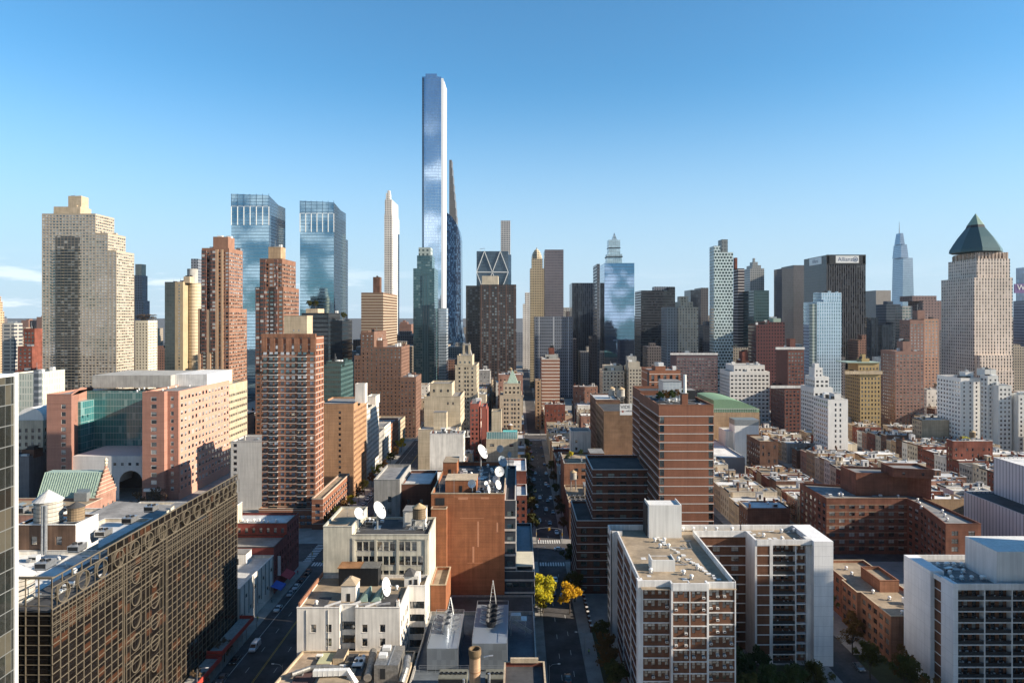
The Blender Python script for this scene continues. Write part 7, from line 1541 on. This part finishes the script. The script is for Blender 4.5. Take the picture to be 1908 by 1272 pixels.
for i in range(7):
    xa, xb = 22.9+79.3*i, 84.+79.3*i
    row(xa, xa+30.5, 577, 700, 'L', '%s right-hand far row' % names[i], (9, 12, 16), (13, 20), False, .12); row(xb-30.5, xb, 577, 680, 'L', '%s right-hand rear row' % names[i], (9, 12, 16), (13, 20), False, .12)
row(-25, 4.3, 303.5, 547, 'R', 'middle street left row', (7.5, 9, 12, 16), (15, 22), True, .1)
row(-56.8, -28, 352, 547, 'R', 'white market rear row', (9, 12, 16), (14, 22), True, .1)
row(-112, -87, 545, 547, 'R', 'none', (9,), (14, 20), False)
row(-57, -27, 577, 790, 'R', 'far between-streets row', (14, 18, 24), (20, 40), False, .25)
row(-25, 4.3, 577, 760, 'R', 'middle street far row', (14, 18, 24), (20, 38), False, .25)
row(-112, -87, 577, 700, 'R', 'wide street far row', (14, 20), (20, 34), False, .2)
row(-145, -90, 434, 545, 'R', 'balcony tower rear row', (14, 20), (16, 26), False, .1)
row(-180, -150, 470, 560, 'R', 'clinic wing rear row', (14, 20), (16, 30), False, .1)
row(-225, -200, 470, 560, 'R', 'hospital rear row', (14, 20), (20, 34), False, .1)
row(-330, -258, 440, 540, 'R', 'vaulted hall rear row', (14, 20), (20, 34), False, .1)
# far filling behind the skyline, one object each
GB_ = [grid_mat('far_stone_a', (.34, .29, .23), (.07, .07, .075), 3, 3.4, .5, .55), grid_mat('far_stone_b', (.17, .15, .15), (.04, .04, .05), 3, 3.6, .55, .6), grid_mat('far_glass_c', (.10, .13, .17), (.09, .13, .18), 2, 4, .85, .7, .4), grid_mat('far_brick_d', (.26, .14, .10), (.06, .05, .05), 3, 3.2, .5, .5), grid_mat('far_pale_e', (.46, .44, .40), (.09, .10, .11), 3, 3.4, .5, .55)]
FC = ('tan stone', 'dark stone', 'blue glass', 'brown brick', 'pale stone')
nf = 0
for yy in (860, 960, 1130, 1300, 1600, 2100):
    x = -yy*.78
    while x < yy*.78:
        w = RN.uniform(18, 42); h = RN.uniform(28, 80)*(1+.25*(yy > 1300)); 
        d = RN.uniform(25, 45)
        px = VX+F*(x+w/2)/yy
        hmax = H-(max(655, 640)-VY)*yy/F if abs(px-980) < 14 or 630 < px < 670 or 285 < px < 310 else 1e9
        gap = abs(VX+F*x/yy-985) < 26 or abs(VX+F*(x+w)/yy-985) < 26
        if not gap and not taken(x, x+w, yy, yy+d):
            q = RN.randrange(5)
            if 1000 < px < 1760 and 900 < yy < 1400: h = RN.uniform(45, 118); q = RN.choice((1, 1, 2, 2, 0, 4))
            h = min(h, max(12, hmax))
            b = Bld('far_block', '%s block among the distant buildings that fill the skyline gaps' % FC[q], 'block', x+w/2, yy, 'distant %s blocks' % FC[q])
            m = b.part('wall'); m.box(x, x+w, yy, yy+d, 0, h, GB_[q]); b.part('roof').box(x+w*.3, x+w*.7, yy+d*.3, yy+d*.7, h, h+RN.uniform(3, 7), GB_[q]); b.done(); nf += 1
        x += w+RN.uniform(2, 26)
print('lots', NL[0], 'far', nf)
# ------------------------------------------------------------------ trees
BARK = plain('grey_bark', (.07, .055, .042), .9, var=.3)
def leaf_mat(name, cols):
    t = NT(name); ge = t.n('ShaderNodeNewGeometry'); r = ge.outputs['Random Per Island']
    oi = t.n('ShaderNodeObjectInfo')
    c = t.mix(r, cols[0], cols[1]); c = t.mix(t.ma('MULTIPLY', oi.outputs['Random'], .5), c, cols[2])
    t.l(c, t.p.inputs['Base Color']); t.p.inputs['Roughness'].default_value = .65; t.p.inputs['Specular IOR Level'].default_value = .2
    tr = t.n('ShaderNodeBsdfTranslucent'); t.l(c, tr.inputs[0]); mx = t.n('ShaderNodeMixShader'); mx.inputs[0].default_value = .35
    t.l(t.p.outputs[0], mx.inputs[1]); t.l(tr.outputs[0], mx.inputs[2]); t.l(mx.outputs[0], t.t.nodes['Material Output'].inputs[0])
    return t.m
LEAF = {'bright yellow': leaf_mat('bright_yellow_leaves', ((.62, .50, .02), (.40, .40, .03), (.66, .50, .03))), 'golden orange': leaf_mat('golden_leaves', ((.68, .40, .015), (.5, .28, .012), (.7, .45, .03))), 'rusty': leaf_mat('rusty_leaves', ((.16, .075, .02), (.10, .06, .018), (.2, .12, .03))), 'olive green': leaf_mat('olive_leaves', ((.075, .085, .02), (.045, .06, .018), (.14, .11, .02))), 'deep green': leaf_mat('deep_green_leaves', ((.04, .07, .02), (.025, .05, .015), (.06, .08, .02))), 'bare': leaf_mat('dry_leaves', ((.14, .09, .05), (.10, .07, .045), (.16, .11, .06)))}
TP = {}
def tree_proto(kind, h, r, n, ls):
    rr = random.Random(len(TP)+5)
    e = empty('tree', (0, 0, -200), 'x', 'tree', 'street trees'); e.hide_render = False
    m = MB(); top = h*.42; m.tube([(0, 0, 0), (.1, .05, top*.5), (0, 0, top)], .19*h/9, BARK, 8, .12*h/9)
    cl = []
    for k in range(13):
        a = k*2.4; rd = r*(.3+.65*rr.random()); z = h*(.44+.48*rr.random()); p = (rd*math.cos(a), rd*math.sin(a), z); cl.append((p, r*(.20+.20*rr.random())))
        m.tube([(0, 0, top*(.75+.2*rr.random())), (p[0]*.5, p[1]*.5, (top+z)/2), p], .08*h/9, BARK, 5, .02)
    cl.append(((0, 0, h*.9), r*.3)); cl.append(((r*.2, 0, h*.7), r*.42))
    m.obj('trunk', e, origin=(0, 0, 0))
    m = MB(); lm = LEAF[kind]
    for k in range(n):
        (cx, cy, cz), cr = cl[rr.randrange(len(cl))]
        d = Vector((rr.gauss(0, 1), rr.gauss(0, 1), rr.gauss(0, .8))).normalized()*cr*(rr.random()**.45)
        c = Vector((cx, cy, cz))+d; a = Vector((rr.gauss(0, 1), rr.gauss(0, 1), rr.gauss(0, 1))).normalized(); bb = a.orthogonal().normalized(); s_ = ls*(.6+.8*rr.random())
        m.face([tuple(c-a*s_), tuple(c+bb*s_*.6), tuple(c+a*s_), tuple(c-bb*s_*.6)], lm)
    m.obj('crown', e, origin=(0, 0, 0)); TP[kind] = e
    return e
for kd, n in (('bright yellow', 1500), ('golden orange', 1500), ('rusty', 1100), ('olive green', 1300), ('deep green', 1400), ('bare', 420)): tree_proto(kd, 9.5, 3.6, n, .36)
used = set()
def tree(kind, x, y, s_, label, z=.15):
    rz = RN.uniform(0, 6)
    if kind in used: return copy_tree(TP[kind], (x, y, z), label, rz, 'street trees', s_)
    used.add(kind); e = TP[kind]; e.location = (x, y, z); e['label'] = label; e.rotation_euler = (0, 0, rz); e.scale = (s_,)*3
    return e
tree('bright yellow', 8.3, 228, 1.3, 'bright yellow tree glowing in sun at the kerb right of the banded office')
tree('bright yellow', 7.6, 225.3, .85, 'smaller bright yellow tree in front of the glowing one beside the plant building')
tree('golden orange', 17.2, 227.5, 1.05, 'golden orange tree in sun across the middle street from the yellow trees')
tree('olive green', 19.8, 237, 1.15, 'broad olive tree in shade behind the golden orange one')
tree('olive green', 7.2, 238, 1.0, 'shaded olive tree behind the bright yellow tree')
tree('olive green', 20.6, 266, 1.1, 'olive tree at the avenue corner beside the dark terrace block')
tree('rusty', 25, 186, .9, 'rusty shrub-like tree beside the white framed apartment block')
tree('deep green', 58, 178, 1.2, 'green courtyard tree inside the white framed block')
tree('deep green', 65, 186, 1.0, 'second green courtyard tree near the white blank wall')
tree('rusty', 98, 200, 1.0, 'rusty tree beside the low brick apartment house')
tree('olive green', 96, 186, 1.1, 'olive tree at the foot of the white panelled corner')
tree('bright yellow', 95.5, 214, .7, 'small yellow tree in the lane between white block and low brick house')
tree('rusty', 104, 184, 1.0, 'rusty tree in front of the low brick house end wall')
tree('golden orange', -58.4, 158, .75, 'thin golden tree at the bottom edge beside the wide street')
for k, y in enumerate((310, 322, 335, 349, 364, 380, 397, 415, 434, 454, 476, 500)):
    tree(('rusty', 'olive green', 'rusty', 'bright yellow')[k % 4] if k != 7 else 'bright yellow', -85+RN.uniform(-.4, .4), y, RN.uniform(.8, 1.1), '%s autumn tree along the left kerb of the wide street past the avenue' % ORD[k])
for k, y in enumerate((308, 322, 337, 352, 368, 386, 405, 426, 448, 472, 498)):
    tree(('olive green', 'rusty')[k % 2], 6.4, y, RN.uniform(.8, 1.1), '%s shaded tree along the left kerb of the middle street past the avenue' % ORD[k])
for k, y in enumerate((313, 331, 352, 375, 400, 428)):
    tree(('rusty', 'olive green')[k % 2], 21, y, RN.uniform(.7, .95), '%s shaded tree along the right kerb of the middle street past the avenue' % ORD[k])
for k, y in enumerate((168, 180, 196)): tree('bare', -84.2, y, .7, '%s bare young tree beside the red edged shed' % ORD[k])
tree('bare', -186, 352, 1.2, 'bare tree before the hospital arch'); tree('bare', -194, 350, 1.0, 'smaller bare tree before the hospital arch'); tree('bright yellow', -14.5, 414, 1.9, 'tall yellow backyard tree between the two cream apartment buildings', .15)
tree('bare', -21, 436, 1.8, 'bare backyard tree above the yellow one between the cream buildings')
tree('bare', 40, 408, 1.7, 'bare backyard tree beside the brown sign building')
tree('bright yellow', 300, 460, 1.9, 'yellow tree crown over the low roofs at the far right')
tree('deep green', -121, 344, .9, 'small green tree at the foot of the orange balcony tower')
for k, (x, y, kd) in enumerate(((25, 346, 'deep green'), (27.5, 352, 'bright yellow'), (33, 358, 'deep green'), (41, 360, 'bright yellow'))): tree(kd, x, y, .42, ('potted evergreen at the street corner of the roof garden', 'potted yellow shrub on the roof garden by the street', 'potted evergreen in the middle of the roof garden', 'potted yellow shrub beside the roof garden stair box')[k], 25.7)
for k, (px, Y) in enumerate(((577, 606), (588, 607), (640, 612))): tree('olive green', X_(px, Y), Y, .9, ('roof terrace tree at the left of the black glass block', 'roof terrace tree in the middle of the black glass block', 'roof terrace tree on the lower right of the black glass block')[k], Z_((575, 575, 597)[k], Y)-1)
for k in range(5): tree(('deep green', 'rusty')[k % 2], 49+2.6*k, 236+2*k, .45, '%s potted shrub on the striped tower roof' % ORD[k], 69.2)
for k in range(6): tree('bare', X_(257+6*k, 753), 753, .8, '%s dry shrub on the cream square-windowed block roof' % ORD[k], Z_(597, 745)-.8)

for k, (x, y, kd, s_) in enumerate(((25.2, 158, 'olive green', 1.0), (25.4, 167, 'rusty', .9), (25.0, 176, 'olive green', 1.05), (25.4, 194, 'rusty', .95), (25.2, 204, 'olive green', .9), (56, 168, 'olive green', 1.2), (63, 170, 'deep green', 1.3), (70, 172, 'deep green', 1.2), (77, 176, 'olive green', 1.1), (60, 188, 'olive green', .9), (100, 168, 'rusty', 1.1), (101, 176, 'olive green', 1.2), (103, 210, 'rusty', .9), (101, 222, 'olive green', .9))):
    tree(kd, x, y, s_, '%s %s tree %s' % (ORD[k % 5 if k < 5 else (k-5 if k < 10 else k-10)], kd, 'in the dark strip between middle street and white framed block' if k < 5 else ('in the courtyard of the white framed block' if k < 10 else 'along the lane before the low brick house')))
for i in range(4):
    for k in range(13):
        y = 310+k*18.2+RN.uniform(-4, 4); x = 53.4+79.3*i+RN.uniform(-3, 3); kd = ('bare', 'rusty', 'olive green', 'bare', 'golden orange')[(i*3+k*2) % 5]
        if not taken(x-3, x+3, y-3, y+3): tree(kd, x, y, RN.uniform(.85, 1.35), '%s backyard tree, %s from the avenue inside the %s right-hand block' % (kd, ORD[k], ORD[i]))
# ------------------------------------------------------------------ vehicles
TYRE = plain('black_tyre', (.02, .02, .02), .8); CGL = plain('car_window_glass', (.015, .018, .022), .06, 0, .9); LAMP = plain('car_headlight', (.7, .7, .68), .15, .2); TAIL = plain('car_tail_light', (.35, .02, .015), .3)
PAINT = {}
def paint(c, col):
    if c not in PAINT:
        m = plain('car_paint_'+c.replace(' ', '_'), col, .32, .25, .6, .04); m.node_tree.nodes['Principled BSDF'].inputs['Coat Weight'].default_value = .7; PAINT[c] = m
    return PAINT[c]
RD90 = RAD(90)
CC = {'white': (.72, .72, .72), 'black': (.012, .012, .014), 'silver': (.40, .42, .44), 'dark blue': (.02, .035, .09), 'grey': (.13, .135, .14), 'red': (.30, .02, .02), 'yellow': (.62, .38, .02)}
for c, v in CC.items(): paint(c, v)
def hull(sec, mat, m, w=None):
    """sec: (y, z, half width) points of a closed side profile, swept across the width"""
    L = [(-hw, y, z) for y, z, hw in sec]; Rr = [(hw, y, z) for y, z, hw in sec]; m.loft([L, Rr], mat)
def car_proto(van=False):
    e = empty('van' if van else 'parked_car', (0, 0, -200), 'x', 'van' if van else 'car'); P_ = PAINT['white']
    m = MB()
    if van:
        hull([(-2.6, .35, .92), (-2.65, .75, .95), (-2.5, 1.05, .95), (-1.75, 1.25, .95), (-1.05, 2.05, .88), (-.7, 2.2, .86), (2.5, 2.2, .86), (2.6, 1.2, .95), (2.6, .35, .95)], P_, m)
    else:
        hull([(-2.2, .32, .82), (-2.28, .6, .86), (-2.1, .8, .88), (-1.0, .96, .9), (1.55, 1.0, .9), (2.15, .95, .88), (2.28, .62, .86), (2.2, .32, .84)], P_, m)
        hull([(-.55, 1.22, .76), (-.35, 1.4, .66), (.95, 1.43, .66), (1.35, 1.25, .74), (1.3, 1.38, .66), (.9, 1.48, .62), (-.2, 1.47, .62)], P_, m)
    o = m.obj('body', e, origin=(0, 0, 0)); bv = o.modifiers.new('bevel', 'BEVEL'); bv.width = .07; bv.segments = 2; bv.limit_method = 'ANGLE'
    m = MB()
    if van:
        m.face([(-.82, -1.78, 1.27), (.82, -1.78, 1.27), (.76, -1.12, 2.0), (-.76, -1.12, 2.0)], CGL); 
        for s_ in (-1, 1): m.face([(s_*.96, -1.45, 1.3), (s_*.96, -.3, 1.3), (s_*.89, -.3, 2.0), (s_*.89, -.95, 2.0)], CGL)
    else: hull([(-1.0, .965, .84), (-.4, 1.38, .68), (.95, 1.41, .68), (1.65, 1.0, .82)], CGL, m)
    m.obj('window', e, origin=(0, 0, 0))
    wm = MB(); n = 16; rg_ = lambda r, x: [(x, r*math.cos(2*math.pi*k/n), .33+r*math.sin(2*math.pi*k/n)) for k in range(n)]
    wm.loft([rg_(.33, -.11), rg_(.33, .11)], TYRE); wm.loft([rg_(.2, -.125), rg_(.2, .125)], STEEL); wme = wm.mesh('wheel')
    for sx in (-.82, .82):
        for yy in ((-1.7, 1.6) if van else (-1.4, 1.35)): inst('wheel', wme, e, (sx, yy, 0))
    for sx in (-.62, .62):
        m = MB(); y = -2.66 if van else -2.27; m.box(sx-.2, sx+.2, y-.03, y+.08, .62, .8, LAMP); m.obj('headlight', e, origin=(0, 0, 0))
        m = MB(); y = 2.58 if van else 2.22; m.box(sx-.18, sx+.18, y-.05, y+.06, .7, .9, TAIL); m.obj('tail_light', e, origin=(0, 0, 0))
    return e
CAR, VAN = car_proto(), car_proto(True); ucar = {}
def car(x, y, c, rz, label, van=False):
    src = VAN if van else CAR
    if van not in ucar: ucar[van] = 1; e = src; e.location = (x, y, .012); e.rotation_euler = (0, 0, rz); e['label'] = label
    else: e = copy_tree(src, (x, y, .012), label, rz)
    e['group'] = 'vehicles on the streets'
    for ch in e.children:
        if ch.name.startswith('body'): ch.material_slots[0].link = 'OBJECT'; ch.material_slots[0].material = PAINT[c]
    return e
car(-78.4, 203.5, 'white', 0, 'white panel van driving beside the dark ringed office block', True)
for x, y, c, lb in ((-81.2, 196, 'black', 'black car parked at the kerb behind the bare shrubs near the white van'), (-81.0, 230.5, 'white', 'white car parked first of the row by the garage building'), (-80.9, 243, 'silver', 'silver car parked second of the row by the garage building'), (-80.9, 249, 'white', 'white car parked third, ahead of the silver one'), (-81, 256, 'black', 'black car parked fourth, near the blue awning'), (-81, 263.5, 'black', 'black car parked fifth, past the blue awning'), (-80.6, 186, 'grey', 'grey car parked near the red edged shed')):
    car(x, y, c, 0, lb)
for x, y, c, lb, rz in ((13.9, 255.5, 'white', 'white car waiting on the crosswalk of the middle street', 0), (15.9, 240.5, 'silver', 'silver car right lane below the avenue corner', 0), (12.5, 243.5, 'dark blue', 'dark blue car with red lights before the crosswalk', RAD(180)), (18, 253.5, 'grey', 'grey car parked by the avenue corner tree', 0), (11.0, 253, 'grey', 'grey car beside the white one at the crosswalk', RAD(180)), (13.6, 186, 'black', 'black car alone on the sunless middle street near the bottom edge', RAD(180)), (11.4, 165, 'white', 'white car roof cut by the bottom edge of the middle street', 0),
   (17.6, 289.5, 'white', 'white car crossing the sunlit avenue', RAD(90)), (22.4, 285, 'grey', 'grey car entering the avenue from the corner', RAD(80)), (10.2, 330, 'white', 'white van-like car on the left lane past the avenue', 0), (15.2, 326, 'dark blue', 'dark blue car past the avenue on the middle street', 0), (14.4, 349, 'silver', 'silver car past the avenue under the trees', 0), (11.9, 372, 'white', 'white car with lit tail far along the middle street', 0), (16, 366, 'grey', 'grey car parked far along the middle street', 0), (11, 430, 'silver', 'silver car farthest along the middle street', 0), (16.4, 402, 'white', 'white car parked by the rowhouse fronts on the middle street', 0),
   (-76, 290, 'black', 'black car crossing the sunlit avenue behind the cream loft', RAD(90)), (-68, 284, 'yellow', 'yellow cab on the sunlit avenue behind the cream loft', RAD(90)), (-81.5, 318, 'dark blue', 'dark blue car parked by the orange tower arcade', 0), (-81.5, 330, 'grey', 'grey car parked past the orange tower arcade', 0), (-64, 345, 'black', 'black car on the right side of the wide street past the avenue', 0), (-63.5, 362, 'white', 'white car on the right side of the wide street past the avenue', 0)):
    car(x, y, c, rz, lb)
for k, (y, c) in enumerate(((344, 'black'), (352, 'white'), (360, 'silver'), (369, 'white'), (378, 'white'), (390, 'grey'), (402, 'white'), (416, 'silver'))): car(-81.3, y, c, 0, '%s car, %s in the kerb line past the orange tower' % (c, ORD[k]))

for k, (x, y, c) in enumerate(((95.9, 178, 'white'), (95.9, 192, 'grey'), (92.0, 206, 'silver'), (95.9, 228, 'white'), (92, 240, 'black'))): car(x, y, c, 0, '%s car, %s in the lane beside the low brick house' % (c, ORD[k]))
# ------------------------------------------------------------------ street lamps, signals, people
def lamp_proto():
    e = empty('street_lamp', (0, 0, -200), 'x', 'street lamp', 'street lamps'); m = MB(); m.tube([(0, 0, 0), (0, 0, 8.2)], .1, FR_STEEL, 8, .06); m.obj('pole', e, origin=(0, 0, 0))
    m = MB(); m.tube([(0, 0, 7.6), (.8, 0, 8.3), (2.3, 0, 8.5)], .05, FR_STEEL, 6); m.obj('arm', e, origin=(0, 0, 0)); m = MB(); m.loft([[(2.2, -.14, 8.4), (2.9, -.1, 8.45), (2.9, .1, 8.45), (2.2, .14, 8.4)], [(2.2, -.1, 8.56), (2.85, -.06, 8.55), (2.85, .06, 8.55), (2.2, .1, 8.56)]], WHITEM); m.obj('lamp_head', e, origin=(0, 0, 0))
    return e
LP = lamp_proto(); LP.location = (-82.7, 176, .15); LP['label'] = 'street lamp at the left kerb beside the red edged shed'
for x, y, rz, lb in ((-82.7, 216, 0, 'street lamp at the left kerb before the garage building'), (-61.4, 178, RAD(180), 'street lamp at the right kerb before the white loft building'), (-61.4, 226, RAD(180), 'street lamp at the right kerb past the cream loft building'), (8.2, 178, 0, 'street lamp at the kerb beside the plant building'), (7.9, 268, 0, 'street lamp at the avenue corner of the banded office'), (19.2, 196, RAD(180), 'street lamp opposite the yellow trees'), (8.1, 340, 0, 'street lamp along the middle street past the avenue')): copy_tree(LP, (x, y, .15), lb, rz)
CN = ['white', 'black', 'silver', 'grey', 'dark blue', 'yellow', 'red']
for k in range(16): c = CN[(k*5+k//3) % 7]; car(9.7 if k % 2 else 17.7, 312+k*14.2+(k % 3)*2, c, 0, '%s car at the %s kerb of the middle street, %s past the avenue' % (c, 'left' if k % 2 else 'right', ORD[k//2]))
for k in range(5): c = CN[(k*3+1) % 7]; car(-30+k*8.5-(20 if k > 3 else 0), 280.5+(k % 2)*9, c, RD90, '%s car on the avenue, %s from the wide street towards the middle street' % (c, ORD[k]))
for k in range(7): c = CN[(k*4+2) % 7]; car(-62.6, 205+k*8.2, c, 0, '%s car at the right kerb of the wide street, %s past the white loft' % (c, ORD[k]))
YS = plain('yellow_signal_box', (.62, .36, .03), .5)
def signal(x, y, rz, lb):
    e = empty('traffic_signal', (x, y, .15), lb, 'traffic signal', 'traffic signals'); q = (x, y, .15)
    e.rotation_euler = (0, 0, rz)
    m = MB(); m.tube([(0, 0, 0), (0, 0, 6)], .12, FR_STEEL, 8); m.tube([(0, 0, 5.6), (-2, 0, 6.2), (-6, 0, 6.6)], .08, FR_STEEL, 6); m.obj('pole', e, origin=(0, 0, 0))
    for xx in (-6, -.05):
        m = MB(); m.box(xx-.22, xx+.22, -.36, -.1, 5.3 if xx < -1 else 3, 6.5 if xx < -1 else 4.2, YS)
        for k in range(3): m.cyl(xx, -.38, 0, 0, 0, 0, YS, 3) if 0 else None
        h = m.obj('signal_head', e, origin=(0, 0, 0)); m = MB(); z = 5.3 if xx < -1 else 3
        for k in range(3): m.box(xx-.13, xx+.13, -.38, -.361, z+.12+k*.37, z+.36+k*.37, DARKM)
        m.obj('lens', h, origin=(0, 0, 0))
for x, y, rz, lb in ((19.4, 299, 0, 'traffic signal with a long arm over the far crosswalk of the middle street'), (8, 299.5, RAD(180), 'traffic signal at the left far corner of the middle street'), (-61, 299, 0, 'traffic signal on the avenue beyond the cream loft'), (-83, 275, RAD(180), 'traffic signal at the corner of the oxblood tenement')): signal(x, y, rz, lb)
SKIN = plain('skin', (.45, .28, .2), .6)
def person(x, y, rz, top, legs, lb, z=.15, st=.25):
    e = empty('person', (x, y, z), lb, 'person', 'people on the streets', rz)
    me = bpy.data.meshes.new('body')
    V = [(0,0,.95),(0,0,1.2),(0,-.01,1.42),(0,0,1.52),(0,-.01,1.66),(.19,0,1.40),(.24,.04,1.12),(.25,-.08,.88),(-.19,0,1.40),(-.24,-.06,1.12),(-.25,.1,.9),(.1,0,.9),(.11,-st*.6,.5),(.11,-st*.4,.08),(-.1,0,.9),(-.11,st*.4,.5),(-.11,st,.1),(.11,-st*.4-.14,.05),(-.11,st-.12,.05)]
    E = [(0,1),(1,2),(2,3),(3,4),(2,5),(5,6),(6,7),(2,8),(8,9),(9,10),(0,11),(11,12),(12,13),(0,14),(14,15),(15,16),(13,17),(16,18)]
    rd = [.15,.16,.15,.06,.105,.07,.055,.04,.07,.055,.04,.1,.07,.05,.1,.07,.05,.045,.045]
    me.from_pydata(V, E, []); o = bpy.data.objects.new('body', me); COL.link(o); o.parent = e
    sk = o.modifiers.new('skin', 'SKIN'); sv = me.skin_vertices[0].data if me.skin_vertices else me.skin_vertices.new(name='skin').data if hasattr(me.skin_vertices, 'new') else None
    if not me.skin_vertices:
        bpy.context.view_layer.objects.active = o
        bpy.ops.mesh.customdata_skin_add()
    for i, v in enumerate(me.skin_vertices[0].data): v.radius = (rd[i], rd[i]*.85); v.use_root = i == 0
    o.modifiers.new('sub', 'SUBSURF').levels = 1; o.modifiers['sub'].render_levels = 2
    t = NT('clothes_'+top.replace(' ', '_')+'_'+legs.replace(' ', '_')); s_ = t.n('ShaderNodeSeparateXYZ'); t.l(t.obj(), s_.inputs[0]); CL = {'dark': (.03, .03, .035), 'lime': (.45, .6, .05), 'blue': (.05, .09, .22), 'grey': (.2, .2, .2), 'red': (.4, .04, .04)}
    c = t.mix(t.ma('GREATER_THAN', s_.outputs['Z'], .96), CL[legs], CL[top]); c = t.mix(t.ma('GREATER_THAN', s_.outputs['Z'], 1.48), c, (.45, .28, .2)); t.l(c, t.p.inputs['Base Color']); t.p.inputs['Roughness'].default_value = .8; me.materials.append(t.m)
    m = MB(); m.lathe(0, 0, [(.11, 1.66), (.125, 1.74), (.09, 1.80), (.02, 1.825)], plain('dark_hair', (.03, .02, .015), .7), 12); m.obj('hair', e, origin=(0, 0, 0))
for x, y, rz, a, c, lb in ((-79.6, 229, 0, 'dark', 'blue', 'person in a dark coat walking beside the white parked car'), (6.3, 184.5, 1.5, 'dark', 'dark', 'person in dark clothes walking on the pavement beside the plant building'), (-78, 273, 0, 'lime', 'dark', 'person in a lime safety vest by the wide street crosswalk'), (-76.4, 272, 2, 'grey', 'dark', 'person in grey beside the one in the lime vest'), (9.5, 300.5, 1, 'red', 'dark', 'person in red on the far crosswalk of the middle street')): person(x, y, rz, a, c, lb, .01)

PP = [o for o in COL if o.name.startswith('person') and o.parent is None]
for k, (x, y, lb) in enumerate(((-59.6, 180, 'person walking on the right pavement beside the white loft'), (-58.8, 205, 'person walking on the right pavement beside the cream loft'), (-84.6, 222, 'person by the garage wall on the left pavement'), (-85.1, 236, 'person near the blue awning on the left pavement'), (-84.5, 262, 'person past the red awning on the left pavement'), (6.1, 240, 'person on the left pavement of the middle street past the yellow trees'), (21.2, 248, 'person on the right pavement of the middle street by the dark block'), (20.8, 200, 'person on the right pavement of the middle street below the golden tree'), (12, 273.4, 'person on the near crosswalk of the middle street'), (-70, 274, 'person halfway over the near crosswalk of the wide street'))):
    copy_tree(PP[k % 5], (x, y, .15 if not 8 < x < 19 and x > -84 or x < -83 else .01), lb, RN.uniform(0, 6))
# ------------------------------------------------------------------ thin city air
if HAZE:
    m = MB(); m.box(-2600, 2900, -60, 3300, -1, 560, None); m.mats = []; m.m = [0]*len(m.f)
    hm = bpy.data.materials.new('city_air'); hm.use_nodes = True; ht = hm.node_tree; ht.nodes.clear()
    vo = ht.nodes.new('ShaderNodeVolumePrincipled'); oo = ht.nodes.new('ShaderNodeOutputMaterial'); vo.inputs['Density'].default_value = HAZE; vo.inputs['Color'].default_value = (.72, .84, 1, 1); vo.inputs['Anisotropy'].default_value = .2
    ht.links.new(vo.outputs[0], oo.inputs['Volume']); me = m.mesh('haze'); me.materials.append(hm); o = bpy.data.objects.new('haze', me); COL.link(o); o['kind'] = 'stuff'
